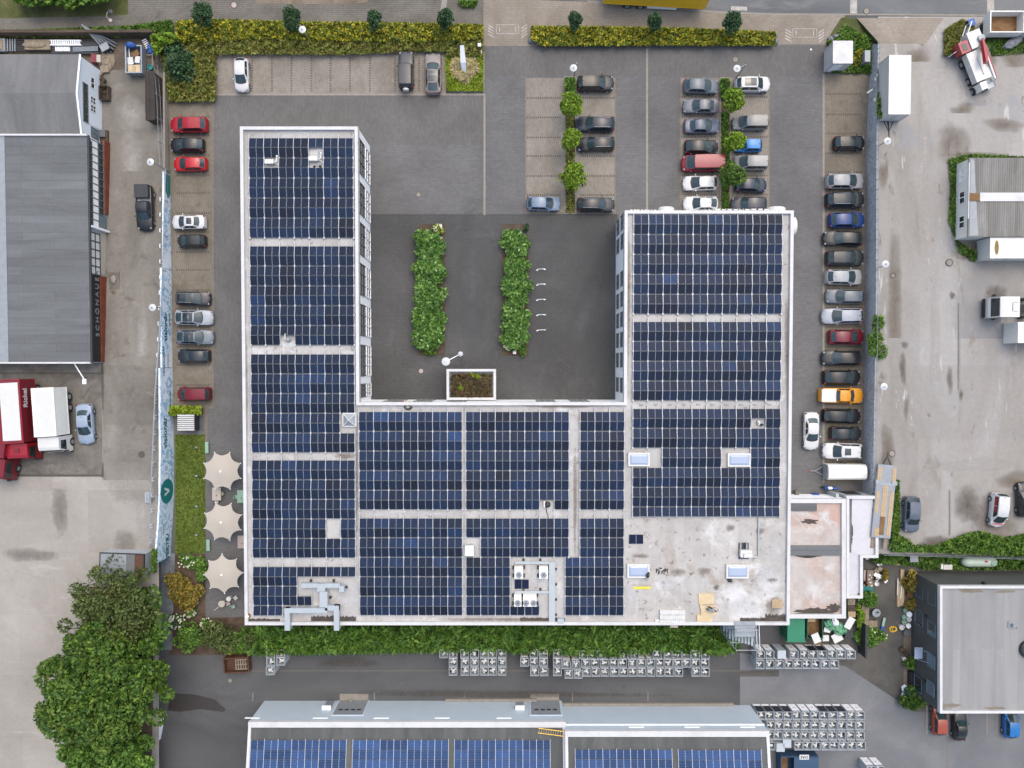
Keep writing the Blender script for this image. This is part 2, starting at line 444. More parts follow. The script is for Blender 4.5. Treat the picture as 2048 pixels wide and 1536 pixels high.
M['brown_stain'] = patchy('brown_roof_stain', [(.3, d(120, 104, 90)), (.7, d(160, 146, 132))], 2.5, 6, .3)
M['lampwhite'] = plain('lamp_white', d(222, 226, 228), .4, var=.03)
M['amber'] = plain('amber_lens', d(200, 60, 30), .2, var=0)
M['tail'] = plain('tail_lamp', d(140, 14, 20), .2, var=.05)
M['head'] = plain('head_lamp', d(150, 156, 162), .12, var=.05)
M['paint'] = objcolor('car_paint', .38, .0, .3)
M['paint_x'] = objcolor('painted_surface', .5, 0, .1)
M['ink'] = plain('dark_teal_ink', d(20, 104, 118), .6, var=0)
M['ink_w'] = plain('white_ink', d(240, 240, 240), .6, var=0)
M['ink_g'] = plain('grey_ink', d(150, 154, 158), .6, var=0)
M['ink_r'] = plain('red_ink', d(206, 40, 52), .6, var=0)
M['ink_k'] = plain('black_ink', d(40, 42, 44), .6, var=0)
M['skin'] = plain('skin', d(206, 160, 134), .55, var=.05)
M['hair'] = plain('dark_hair', d(40, 32, 28), .6, var=.2)
M['hair_r'] = plain('reddish_hair', d(110, 50, 34), .6, var=.2)
M['jacket'] = plain('grey_fabric', d(150, 156, 168), .9, var=.12, scale=4)
M['shirt_r'] = plain('dark_red_fabric', d(96, 40, 38), .9, var=.12, scale=4)
M['shirt_k'] = plain('dark_fabric', d(50, 52, 58), .9, var=.12, scale=4)
M['bluefab'] = plain('blue_tarp', d(40, 96, 178), .5, var=.25, scale=2)
def mural_mat():
 m, nt, b = base('mural_print')
 v = coords(nt)
 wv = N(nt, 'TexWave', Scale=.55, Distortion=9.0, Detail=4.0)
 wv.inputs['Detail Scale'].default_value = 1.3
 nt.links.new(v, wv.inputs['Vector'])
 lines = ramp(nt, wv.outputs['Fac'], [(.06, d(150, 188, 218, 1.3)), (.14, d(214, 228, 240, 1.35)), (.5, d(226, 236, 245, 1.35)), (.9, d(212, 228, 240, 1.35)), (.97, d(164, 196, 218, 1.3))])
 f = noise(nt, v, .16, 3)
 c = mix(nt, ramp(nt, f, bw(.42, .52)), d(228, 237, 246, 1.35), lines)
 f2 = noise(nt, v, .5, 5, .6, 1.5)
 c = mix(nt, ramp(nt, f2, bw(.68, .7)), c, d(40, 142, 142))
 nt.links.new(c, b.inputs['Base Color'])
 b.inputs['Roughness'].default_value = .6
 return m
M['mural'] = mural_mat()
def panel_mat(name, stripe, seam):
 m, nt, b = base(name)
 oi = nt.nodes.new('ShaderNodeObjectInfo')
 v = coords(nt)
 sep = nt.nodes.new('ShaderNodeSeparateXYZ'); nt.links.new(v, sep.inputs[0])
 def band(sock, period, width):
  a = N(nt, 'Math', operation='DIVIDE'); nt.links.new(sock, a.inputs[0]); a.inputs[1].default_value = period
  f = N(nt, 'Math', operation='FRACT'); nt.links.new(a.outputs[0], f.inputs[0])
  c = N(nt, 'Math', operation='LESS_THAN'); nt.links.new(f.outputs[0], c.inputs[0]); c.inputs[1].default_value = width
  return c.outputs[0]
 rows = band(sep.outputs[1], .18, .13)
 ab = N(nt, 'Math', operation='ABSOLUTE'); nt.links.new(sep.outputs[0], ab.inputs[0])
 mid = N(nt, 'Math', operation='LESS_THAN'); nt.links.new(ab.outputs[0], mid.inputs[0]); mid.inputs[1].default_value = .028
 f = noise(nt, v, 3, 2)
 c = mix(nt, 1.0, oi.outputs['Color'], ramp(nt, f, [(.3, (.9, .9, .9, 1)), (.7, (1.1, 1.1, 1.1, 1))]), 'MULTIPLY')
 c = mix(nt, rows, c, stripe)
 c = mix(nt, mid.outputs[0], c, seam)
 nt.links.new(c, b.inputs['Base Color'])
 b.inputs['Roughness'].default_value = .35
 b.inputs['Specular IOR Level'].default_value = .07
 return m
M['cell'] = panel_mat('dark_solar_cells', d(26, 31, 42), d(150, 158, 170))
M['cell_b'] = panel_mat('blue_solar_cells', d(104, 132, 178), d(170, 180, 196))
M['alu'] = plain('anodised_rail', d(204, 208, 214), .4, .1, var=.04)
M['alu_d'] = plain('panel_edge', d(120, 128, 138), .4, .2, var=.04)
def soften(m):
 m2 = m.copy(); nt = m2.node_tree; b = nt.nodes['Principled BSDF']
 at = N(nt, 'Attribute', attribute_name='fade')
 f = noise(nt, coords(nt), 1.1, 9, .75)
 ad = N(nt, 'Math', operation='MULTIPLY_ADD'); nt.links.new(f, ad.inputs[0]); ad.inputs[1].default_value = .65; nt.links.new(at.outputs['Fac'], ad.inputs[2])
 nt.links.new(ramp(nt, ad.outputs[0], [(.44, (0, 0, 0, 1)), (.92, (.75, .75, .75, 1))]), b.inputs['Alpha'])
 return m2
def gabion_mat():
 m, nt, b = base('gabion_stone')
 v = coords(nt)
 vo = N(nt, 'TexVoronoi', Scale=5.0); nt.links.new(v, vo.inputs['Vector'])
 hs = nt.nodes.new('ShaderNodeSeparateColor'); nt.links.new(vo.outputs['Color'], hs.inputs[0])
 c = ramp(nt, hs.outputs[0], [(0, d(174, 180, 186, 1.2)), (.5, d(190, 196, 201, 1.2)), (1, d(206, 211, 216, 1.2))])
 e = ramp(nt, vo.outputs['Distance'], [(.35, (1, 1, 1, 1)), (.7, (.75, .75, .75, 1))])
 nt.links.new(mix(nt, 1.0, c, e, 'MULTIPLY'), b.inputs['Base Color'])
 b.inputs['Roughness'].default_value = .9
 return m
M['gabion'] = gabion_mat()
L = {}
L['yellow'] = leafmat('yellow_flowering_leaves', [d(210, 194, 50), d(142, 150, 48), d(222, 204, 62), d(108, 130, 46), d(124, 140, 50), d(88, 112, 42), d(100, 112, 44)])
L['olive'] = leafmat('olive_ground_cover_leaves', [d(128, 134, 56), d(102, 122, 46), d(142, 138, 70), d(134, 112, 68), d(114, 138, 50), d(160, 158, 86)])
L['moss'] = leafmat('bright_ground_cover_leaves', [d(136, 168, 40), d(158, 184, 52), d(116, 152, 42), d(172, 174, 60)])
L['dark'] = leafmat('dark_green_leaves', [d(58, 92, 58), d(74, 108, 72), d(48, 78, 52), d(90, 120, 84)])
L['lime'] = leafmat('fresh_green_leaves', [d(130, 164, 44), d(108, 144, 38), d(156, 184, 62), d(90, 124, 36)])
L['laurel'] = leafmat('glossy_green_leaves', [d(56, 96, 36), d(84, 128, 50), d(112, 156, 70), d(44, 80, 32), d(150, 188, 106)], .4)
L['tree'] = leafmat('broad_tree_leaves', [d(78, 116, 42), d(98, 134, 50), d(62, 98, 40), d(122, 150, 60), d(52, 86, 40)], .6, d(132, 158, 62))  # last colour paints brighter sunlit clumps in random patches
L['thin'] = leafmat('dull_tree_leaves', [d(98, 114, 60), d(84, 104, 54), d(116, 130, 72), d(72, 92, 48)], .6, d(122, 126, 76))
L['ochre'] = leafmat('ochre_shrub_leaves', [d(160, 134, 58), d(136, 126, 54), d(176, 150, 74), d(116, 116, 52)])
L['hedge'] = leafmat('tall_hedge_leaves', [d(82, 124, 50), d(108, 150, 60), d(64, 102, 44), d(134, 168, 74), d(94, 132, 54)])
L['weed'] = leafmat('weed_leaves', [d(80, 122, 40), d(104, 142, 50), d(60, 98, 36), d(124, 152, 62)])
L['lawng'] = leafmat('lawn_blades', [d(98, 124, 44), d(118, 138, 56), d(84, 110, 38), d(136, 142, 74)])
L['grass'] = leafmat('dry_grass_blades', [d(206, 190, 146), d(184, 166, 120), d(222, 208, 168), d(160, 154, 96)])
L['bloom'] = leafmat('white_blooms', [d(238, 238, 220), d(224, 228, 196), d(244, 244, 236)])
L['sedum'] = leafmat('sedum_leaves', [d(120, 92, 66), d(96, 78, 54), d(98, 100, 56), d(132, 104, 84), d(80, 74, 46)])
M['bark'] = patchy('bark', [(.3, d(78, 68, 56)), (.7, d(110, 98, 84))], 2, 6, .3)
# ------------------------------------------------------------------ ground, roads, paving
_n = [0]
def sheet(name, pts, lvl, m, zf=None):
 mb = MB()
 _n[0] += 1
 mb.poly([P(x, y, 0).to_2d().to_3d() + Vector((0, 0, lvl * .004 + _n[0] * .00004)) for x, y in pts])
 o = mb.obj(name, M[m] if isinstance(m, str) else m)
 # make the face look up
 if o.data.polygons[0].normal.z < 0: o.data.flip_normals()
 return struct(o)
def rect(x0, y0, x1, y1): return [(x0, y1), (x1, y1), (x1, y0), (x0, y0)]
def slope(name, xs, ys, zf, m, lift=0.0):
 """ramped ground: xs(py) gives the column pixels of each row"""
 mb = MB(); rows = []
 for y in ys:
  rows.append([P(x, y, zf(y) + lift) for x in xs(y)])
 n = len(rows[0]); vs = [p for r in rows for p in r]
 fs = [(i*n + j + n, i*n + j + n + 1, i*n + j + 1, i*n + j) for i in range(len(rows) - 1) for j in range(n - 1)]
 mb.add(vs, fs)
 return struct(mb.obj(name, M[m] if isinstance(m, str) else m))
gb = MB(); gb.poly([(-300, -300, -.03), (300, -300, -.03), (300, 300, -.03), (-300, 300, -.03)])
struct(gb.obj('ground', M['asph']))
sheet('parking_paving', [(330, 1000), (1742, 1000), (1742, 88), (330, 88)], 0, 'paver')
sheet('west_aisle_paving', rect(424, 190, 500, 872), 1, 'paver_v')
sheet('north_aisle_paving', rect(968, 92, 1745, 153), 1, 'paver_v')
sheet('north_court_paving', rect(424, 190, 971, 290), 2, 'paver_v')
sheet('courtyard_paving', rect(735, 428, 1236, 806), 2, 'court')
sheet('west_bays', rect(336, 200, 424, 813), 2, 'bay_l')
sheet('north_bays', rect(430, 104, 891, 188), 3, 'bay')
sheet('centre_bays', rect(1050, 156, 1130, 426), 3, 'bay')
sheet('centre_bays', rect(1151, 156, 1232, 426), 3, 'bay')
sheet('east_centre_bays', rect(1359, 156, 1440, 460), 3, 'bay')
sheet('east_centre_bays', rect(1461, 156, 1540, 460), 3, 'bay')
sheet('east_bays', rect(1645, 148, 1742, 966), 3, 'bay_l')
sheet('terrace_paving', rect(411, 868, 500, 1240), 2, 'paver')
sheet('garage_court_paving', rect(1580, 560, 1645, 1000), 1, 'paver')
for a in [(424, 200, 428, 813), (425, 187, 971, 191), (967, 190, 971, 430), (1292, 97, 1296, 420), (1645, 148, 1649, 966),
   (1050, 425, 1232, 428), (1050, 155, 1053, 426), (1229, 155, 1232, 426), (1359, 155, 1362, 440), (1537, 155, 1540, 440),
   (404, 812, 430, 817), (410, 817, 415, 905)]:
 sheet('kerb_strip', rect(*a), 4, 'kerb_d' if a[0] in (404, 410, 424, 1050, 1359, 1229, 1537) else 'kerb')
# rows of dark stones that divide the bays
st = MB()
def dots(x0, y0, x1, y1, n):
 for i in range(n):
  t = (i + .5) / n
  p = P(x0 + (x1 - x0) * t, y0 + (y1 - y0) * t, 0)
  a, b = (.07, .11) if abs(x1 - x0) > abs(y1 - y0) else (.11, .07)
  st.add([(p.x-a, p.y-b, .018), (p.x+a, p.y-b, .018), (p.x+a, p.y+b, .018), (p.x-a, p.y+b, .018)], [(0, 1, 2, 3)])
for y in (234, 271, 311, 351, 386, 426, 464, 504, 540, 580, 617, 655, 694, 730, 770): dots(352, y, 420, y, 15)
for x in (504, 544, 583, 623, 661, 700, 740, 790, 838): dots(x, 114, x, 184, 14)
for y in (196, 235, 275, 312, 352, 390):
 dots(1053, y, 1122, y, 16); dots(1160, y, 1230, y, 16)
for y in (194, 233, 274, 312, 351, 389):
 dots(1362, y, 1434, y, 16); dots(1488, y, 1536, y, 11)
for y in (188, 229, 267, 307, 344, 383, 421, 460, 499, 539, 577, 616, 654, 694, 731, 770, 808, 847, 885, 924): dots(1650, y, 1724, y, 17)
struct(st.obj('bay_marker_stones', M['stone']))
# islands with low kerbs
def island(name, pts, m, kerb='kerb', kw=.12, kh=.1):
 q = [P(x, y, 0) for x, y in pts]
 k = ring(q, kw, 0.0, kh)
 k.obj('island_kerb', M[kerb])['kind'] = 'structure'
 b = MB(); b.poly([(p[0], p[1], kh - .03) for p in offset(q, kw)])
 return struct(b.obj(name, M[m]))
island('tree_island', [(1129, 428), (1152, 428), (1152, 153), (1129, 153)], 'soil')
island('tree_island', [(1440, 440), (1461, 440), (1461, 155), (1440, 155)], 'soil')
island('corner_island', [(891, 181), (895, 184), (966, 184), (969, 181), (969, 104), (891, 104)], 'lawn')
island('courtyard_bed', [(836, 712), (891, 712), (891, 448), (836, 448)], 'soil', 'stone', .06, .05)
island('courtyard_bed', [(1003, 712), (1057, 712), (1057, 448), (1003, 448)], 'soil', 'stone', .06, .05)
island('shrub_island', [(340, 832), (405, 832), (409, 828), (409, 813), (340, 813)], 'soil', 'kerb_d')
island('cabin_island', [(1656, 146), (1740, 146), (1740, 70), (1652, 84)], 'weeds', 'kerb_d')
sheet('lawn', rect(350, 869, 411, 1107), 3, 'lawn')
sheet('garden_soil', [(338, 1310), (520, 1310), (520, 1233), (411, 1236), (411, 1108), (338, 1108)], 3, 'soil')
sheet('hedge_soil', rect(480, 1240, 1480, 1306), 2, 'soil')
sheet('gravel_strip', [(318, 1300), (344, 1300), (350, 1106), (322, 1106)], 4, 'gravel')
# street side
sheet('north_pavement', [(-140, 74), (967, 96), (967, -140), (-140, -140)], 0, 'cobble')
sheet('verge', [(-140, 40), (200, 32), (256, 30), (256, -140), (-140, -140)], 1, 'weeds')
sheet('verge', [(512, 7), (700, 9), (735, 4), (740, -140), (512, -140)], 1, 'dirt')
sheet('kerb_line', [(880, 24), (891, 24), (899, -30), (888, -30)], 2, 'kerb')
sheet('driveway', [(967, 92), (1062, 92), (1080, 10), (1090, -140), (967, -140)], 1, 'walk')
sheet('street_pavement', [(1062, 93), (1545, 93), (1690, 60), (1690, 20), (1075, 0), (1062, 40)], 0, 'walk')
sheet('driveway', [(1545, 89), (1652, 89), (1690, 34), (1540, 34)], 1, 'walk')
sheet('road', [(1075, -1), (1175, 2), (1440, 23), (1545, 27), (2200, 31), (2200, -200), (1075, -200)], 2, 'road')
sheet('road_kerb', [(1175, 5.5), (1440, 26.5), (1545, 30), (2200, 33.5), (2200, 30), (1545, 26.5), (1440, 22.5), (1175, 1.5)], 3, 'kerb')
sheet('verge', [(1660, 84), (1745, 84), (1742, 75), (1695, 33), (1682, 36), (1660, 70)], 2, 'weeds')
mk = MB()
def mark(pts, lvl=5):
 mk.poly([P(x, y, 0) + Vector((0, 0, lvl * .004)) for x, y in pts][::-1])
for x0, y0 in ((976, 47), (1043, 47)):
 for k in range(4):
  a = y0 + 1 + k * 6
  if x0 == 976: mark([(x0, a), (x0 + 11, a + 7), (x0 + 11, a + 10), (x0, a + 3)])
  else: mark([(x0, a + 8), (x0 + 11, a), (x0 + 11, a + 3), (x0, a + 11)])
for x0, y0 in ((1570, 57), (1637, 57)):
 for k in range(4):
  a = y0 + k * 6
  if x0 == 1570: mark([(x0, a), (x0 + 13, a + 7), (x0 + 13, a + 10), (x0, a + 3)])
  else: mark([(x0, a + 8), (x0 + 11, a), (x0 + 11, a + 3), (x0, a + 11)])
for x0, y0, x1, y1 in ((992, 49, 1038, 68), (1585, 57, 1634, 75)):
 for q in (rect(x0, y0, x1, y0 + 1.2), rect(x0, y1 - 1.2, x1, y1), rect(x0, y0, x0 + 1.2, y1), rect(x1 - 1.2, y0, x1, y1), rect(x0 + 6, y0 + 4, x0 + 8, y1 - 4), rect(x1 - 8, y0 + 4, x1 - 6, y1 - 4)):
  mark([(a, b) for a, b in q][::-1])
for x in (1700, 1974): mark([(x, 0), (x + 14, 0), (x + 14, 27), (x, 27)])
mark([(1462, 12), (1494, 14), (1494, 22), (1462, 20)])
struct(mk.obj('painted_markings', patchy('worn_marking', [(.35, d(176, 168, 158)), (.6, d(204, 200, 194))], 1.5, 5, .1)))
# south lane and yard
sheet('south_lane', [(330, 1420), (1520, 1420), (1520, 1300), (330, 1290)], 1, 'asph')
sheet('southwest_yard', [(315, 1640), (540, 1640), (540, 1400), (315, 1400)], 2, 'asph')
sheet('southeast_yard', [(1480, 1640), (2200, 1640), (2200, 1424), (1830, 1424), (1690, 1332), (1480, 1306)], 3, 'asph_l')
sheet('patio_asphalt', [(1690, 1332), (1830, 1425), (1860, 1425), (1860, 1100), (1700, 1100), (1560, 1200), (1560, 1316)], 2, 'asph_p')
sheet('asphalt_patch', rect(1480, 1340, 1558, 1353), 4, 'asph_p')
sheet('asphalt_seam', rect(460, 1341, 1500, 1342.2), 4, 'kerb_d')
for x in (505, 748, 928, 1144, 1295): sheet('asphalt_seam', rect(x, 1385, x + 1.5, 1402), 4, 'kerb')
sheet('paint_line', rect(1852.5, 1412, 1855, 1468), 5, 'kerb')
for x in (1932, 1973, 1993): sheet('paint_line', rect(x, 1424, x + 2, 1468), 5, 'kerb')
sheet('yard_seam', rect(1893, 1466, 1895, 1600), 4, 'kerb_d')
sheet('wet_stain', [(334, 1420), (360, 1424), (400, 1418), (448, 1424), (452, 1418), (430, 1399), (390, 1389), (345, 1386)], 3, plain('wet_asphalt', d(66, 60, 56), .5))
sheet('back_bed', rect(1848, 1100, 2200, 1141), 3, 'weeds')
sheet('planting_strip', rect(1807, 1150, 1824, 1416), 3, 'dirt')
# western lane ramp and yard
ys = [60, 140, 200, 280, 340, 400, 460, 520, 580, 640, 720, 780, 840, 900, 1000, 1120, 1300, 1460, 1700]
slope('west_lane', lambda y: [150, 200, 250, lerp([(150, 318), (340, 334), (720, 322), (1110, 312), (1300, 318), (1700, 318)], y)], ys[1:], zw, 'lane', .02)
slope('west_yard', lambda y: [-160, -60, 40, 120, 206], [720, 780, 840, 900, 1000, 1120, 1300, 1460, 1700], zw, 'conc', .03)
slope('west_yard', lambda y: [205.5, 260, lerp([(870, 250), (1000, 318)], y) if y < 1000 else 318], [960, 1000, 1120, 1300, 1460, 1700], zw, 'conc', .045)
slope('dock_bay', lambda y: [-160, 40, 120, 205], [720, 780, 840, 900, 950], zw, 'dock', .05)
for pts in ([(-30, 951), (205, 951)], [(205, 735), (205, 955)]):
 (xa, ya), (xb, yb) = pts
 mb = MB(); a, b = P(xa, ya, zw(ya) + .1), P(xb, yb, zw(yb) + .1)
 t = (b - a).normalized(); nrm = Vector((-t.y, t.x, 0)) * .12
 mb.poly([a - nrm, b - nrm, b + nrm, a + nrm])
 o = struct(mb.obj('drain_channel', M['stone']))
 if o.data.polygons[0].normal.z < 0: o.data.flip_normals()
sheet('junk_yard_ground', [(-160, 150), (318, 150), (318, 74), (-160, 74)], 4, 'mud')
o = sheet('concrete_apron', [(200, 250), (330, 250), (330, 146), (200, 146)], 6, 'lane')
# eastern yard, raised behind the gabion wall
gx = lambda y: lerp([(84, 1756), (250, 1753), (600, 1752), (960, 1746), (1110, 1746)], y)
ye = [33, 60, 90, 130, 180, 250, 400, 550, 700, 850, 980, 1108]
slope('east_yard', lambda y: [gx(y), 1800, 1860, 1930, 2020, 2200], ye, ze, 'yard', 0)
slope('forecourt', lambda y: [1762 + max(0, 90 - y) * -.9, 1800, lerp([(33, 1890), (90, 1850)], y)], [36, 60, 87], ze, 'walk', .012)
mb = MB(); mb.poly([P(1686, 40, .012), P(1744, 86, .012), P(1757, 86, ze(86) + .02), P(1712, 36, ze(36) + .02)]); o = struct(mb.obj('verge_bank', M['weeds']))
if o.data.polygons[0].normal.z < 0: o.data.flip_normals()
_soft = {}
def fan(pts, c, m):
 """flat patch whose edge fades out"""
 if m not in _soft: _soft[m] = soften(M[m])
 n = len(pts); mid = [c.lerp(p, .55) for p in pts]
 g = MB(); g.add([c] + mid + pts, [(0, 1 + i, 1 + (i+1) % n) for i in range(n)] + [(1 + i, 1 + n + i, 1 + n + (i+1) % n, 1 + (i+1) % n) for i in range(n)])
 me = g.mesh('patch', [_soft[m]])
 a = me.attributes.new('fade', 'FLOAT', 'POINT'); a.data.foreach_set('value', [.5] + [.3]*n + [0.0]*n)
 if me.polygons[0].normal.z < 0: me.flip_normals()
 return me
def blob_pts(cx, cy, rx, ry, z, seed, n=22, amp=.3, rot=0.0):
 rg = random.Random(seed)
 ph = [(rg.uniform(.4, 1) / k, k, rg.uniform(0, 6.3)) for k in (2, 3, 5, 7)]
 pts = []
 for i in range(n):
  t = 2 * math.pi * i / n
  r = 1 + amp * sum(a * math.sin(k * t + p) for a, k, p in ph)
  u, v = rx * r * math.cos(t), ry * r * math.sin(t)
  pts.append(P(cx + u*math.cos(rot) - v*math.sin(rot), cy + u*math.sin(rot) + v*math.cos(rot), z))
 return pts
def blob(name, cx, cy, rx, ry, m, z, seed, amp=.3, rot=0.0):
 return struct(put(name, fan(blob_pts(cx, cy, rx*1.25, ry*1.25, z, seed, 22, amp, rot), P(cx, cy, z), m)))
for i, (cx, cy, rx, ry, m) in enumerate([(1985, 660, 95, 130, 'slate'), (1950, 210, 26, 18, 'slate'), (1850, 300, 14, 130, 'tyre_track'), (1790, 640, 16, 200, 'dirt'), (1870, 720, 12, 160, 'tyre_track'), (1905, 360, 10, 90, 'tyre_track'), (1950, 930, 90, 14, 'tyre_track'), (1850, 980, 34, 60, 'tyre_track'), (1775, 900, 14, 60, 'dirt'),
  (1835, 118, 32, 26, 'dirt'), (1908, 285, 34, 46, 'dirt'), (1925, 220, 26, 16, 'dirt'), (2010, 250, 40, 16, 'dirt'),
  (1806, 735, 8, 34, 'mud'), (1810, 690, 7, 9, 'mud'), (1900, 760, 7, 30, 'dirt'), (1813, 815, 6, 26, 'dirt'), (1922, 790, 5, 12, 'mud'),
  (1935, 1010, 26, 44, 'mud'), (1990, 1040, 48, 48, 'dirt'), (2030, 960, 40, 20, 'dirt'), (1990, 590, 24, 22, 'mud'),
  (1905, 590, 6, 10, 'mud'), (1767, 350, 10, 34, 'dirt'), (1870, 1085, 36, 14, 'mud'), (1800, 1082, 22, 10, 'dirt'), (1955, 125, 40, 22, 'weeds'), (2030, 120, 30, 20, 'dirt')]):
 blob('dirt_patch', cx, cy, rx, ry, m, ze(cy) + .008 + .003 * i, 40 + i)
for i, (cx, cy, rx, ry) in enumerate([(2010, 85, 70, 24), (1925, 90, 32, 40), (1912, 400, 18, 84), (1945, 500, 46, 22), (1960, 312, 60, 10)]):
 blob('grass_verge', cx, cy, rx, ry, 'weeds', ze(cy) + .07 + .003 * i, 90 + i, amp=.18)
for x, y in ((1915, 665), ):
 pass
for i, (x0, y0, x1, y1) in enumerate([(1917, 605, 1921, 780), (1899, 980, 1902, 1070)]):
 mb = MB(); q = [P(a, b, ze(b) + .09) for a, b in rect(x0, y0, x1, y1)]
 mb.poly(q); struct(mb.obj('drain_channel', M['kerb']))
# manholes
def disc(name, px, py, r, m, z, label, cat, group, rim='stone'):
 t = thing(name, label, cat, P(px, py, z), 0, group)
 mb = MB(); mb.lathe([(r, 0), (r, .012), (r * .8, .014)], 20, 0)
 mb.obj('rim', M[rim], t)
 mb = MB(); mb.lathe([(r * .78, .004), (r * .78, .018), (.01, .02)], 20, 0)
 mb.obj('lid', M[m], t)
 return t
MH = 'round manhole covers'
for px, py, r, m, z, lb in [
  (837, 389, .34, 'kerb', .01, 'pale round manhole cover in the paving right of the left roof wing'),
  (842, 742, .34, 'pink', .012, 'pinkish manhole cover in the courtyard left of the planted entrance canopy'),
  (1471, 119, .42, 'kerb', .01, 'manhole cover just above the lamp by the eastern tree island'),
  (1733, 22, .42, 'kerb', .02, 'round manhole cover in the street asphalt at the top right'),
  (1622, 99, .16, 'white_p', .01, 'tiny white cover in the paving below the right driveway'),
  (1786, 551, .36, 'kerb', ze(551) + .04, 'manhole cover in the dusty yard just right of the middle lamp head'),
  (1899, 525, .45, 'kerb', ze(525) + .09, 'round manhole cover below the white storage container'),
  (1784, 907, .4, 'yard', ze(907) + .04, 'dusty manhole cover beside the drawbar of the flatbed trailer'),
  (468, 10, .42, 'pink', .01, 'reddish manhole cover in the cobbles at the top left'),
  (460, 1361, .3, 'kerb', .016, 'small manhole cover below the rusty skip in the south lane'),
  (283, 909, .4, 'stone', zw(909) + .06, 'dark drain cover in the concrete beside the long crash rail')]:
 disc('manhole_cover', px, py, r, m, z, lb, 'manhole', MH)
for px, py, lb in [(788, 522, 'dark gully by the left wing, upper of two'), (789, 705, 'dark gully by the left wing, lower of two'), (946, 518, 'dark gully between the beds, upper of two'),
     (946, 651, 'dark gully between the beds, lower of two'), (1144, 521, 'dark gully in the right half of the courtyard')]:
 disc('drain_gully', px, py, .16, 'stone', .014, lb, 'drain', 'courtyard drain gullies', 'black')
for i, a in enumerate([('lane_stain', 262, 330, 26, 90, 'tyre_track', .45, 1), ('lane_stain', 285, 700, 14, 90, 'tyre_track', 2.05, 3), ('lane_stain', 265, 230, 40, 40, 'tyre_track', .2, 4), ('lane_stain', 285, 1030, 16, 60, 'tyre_track', 2.8, 6),
  ('paving_stain', 1165, 640, 26, 150, 'paver', .02, 7), ('paving_stain', 946, 560, 34, 170, 'paver', .02, 21), ('paving_stain', 1010, 470, 200, 16, 'paver', .02, 22), ('paving_stain', 905, 722, 40, 16, 'paver', .02, 23), ('paving_stain', 1085, 735, 46, 22, 'paver', .02, 8),  # paler blobs paint in the stronger daylight away from the courtyard walls
  ('yard_stain', 262, 962, 60, 46, 'conc', 2.78, 24), ('yard_stain', 60, 1110, 60, 14, 'lane', 2.78, 25), ('yard_stain', 120, 1020, 16, 60, 'lane', 2.78, 26), ('yard_stain', 250, 1085, 30, 24, 'lane', 2.78, 27), ('lane_patch', 700, 1325, 70, 10, 'stone', .03, 14), ('lane_patch', 1000, 1388, 300, 8, 'stone', .03, 15)]):
 nm, cx, cy, rx, ry, m, z, sd_ = a
 z0 = zw(cy) + .07 if cx < 310 else z
 blob(nm, cx, cy, rx, ry, m, z0 + i*.002, sd_, .3, .35 if sd_ == 7 else 0)
# ------------------------------------------------------------------ office building with the solar roof
ZT, ZR = 7.2, 6.85
XA, XB, XC, XD = -31.0, -17.57, 12.87, 32.2
YS, YC, YL, YR = -30.13, -4.23, 27.2, 17.7
U = [(XA, YS), (XD, YS), (XD, YR), (XC, YR), (XC, YC), (XB, YC), (XB, YL), (XA, YL)]
ob = thing('office_building', 'white flat roofed office block wrapped round three sides of the courtyard, covered in solar panels', 'building', (0, 0, 0))
mb = MB(); mb.prism(offset(U, .05), 0, ZR, top=False); mb.obj('wall', M['wall'], ob)
mb = MB(); q = offset(U, .3); mb.poly([(x, y, ZR) for x, y in q]); mb.obj('roof', M['roof'], ob)
mb = ring(U, .36, ZR - .6, ZT)
mb.obj('parapet', M['white'], ob)
def window_on(parent, side, at, c, z0, wd, ht, cols, rows, frame='frame', pane='glass', depth=.1, bar=.08):
 """window on an axis aligned wall. side: +x -x +y -y, at = wall plane, c = centre along the wall"""
 f, g = MB(), MB()
 def bx(mb_, u0, v0, u1, v1, d0, d1):
  s = 1 if side[0] == '+' else -1
  if side[1] == 'x': mb_.box(at + s*d0, c + u0, v0, at + s*d1, c + u1, v1)
  else: mb_.box(c + u0, at + s*d0, v0, c + u1, at + s*d1, v1)
 bx(g, -wd/2, z0, wd/2, z0 + ht, .0, .025)
 bx(f, -wd/2, z0, wd/2, z0 + bar, .02, depth); bx(f, -wd/2, z0 + ht - bar, wd/2, z0 + ht, .02, depth)
 for i in range(cols + 1):
  u = -wd/2 + (wd - bar) * i / cols
  bx(f, u, z0, u + bar, z0 + ht, .02, depth - .004)
 for i in range(1, rows):
  v = z0 + ht * i / rows
  bx(f, -wd/2, v, wd/2, v + bar * .8, .02, depth - .008)
 w_ = f.obj('window', M[frame], parent)
 g.obj('pane', M[pane], w_)
 return w_
# east face of the left wing: seven bays of tall glazing on two floors
yy = [P(716, y, 6.6).y for y in (275, 344, 362, 426, 443, 508, 525, 589, 607, 671, 689, 753, 768, 796)]
for a, b in zip(yy[::2], yy[1::2]):
 window_on(ob, '+x', XB - .05, (a + b) / 2, 3.75, abs(a - b), 2.75, 3, 2, 'frame', 'glass', .12, .1)
 window_on(ob, '+x', XB - .05, (a + b) / 2, .35, abs(a - b), 2.75, 3, 2, 'frame_w', 'glass', .12, .1)
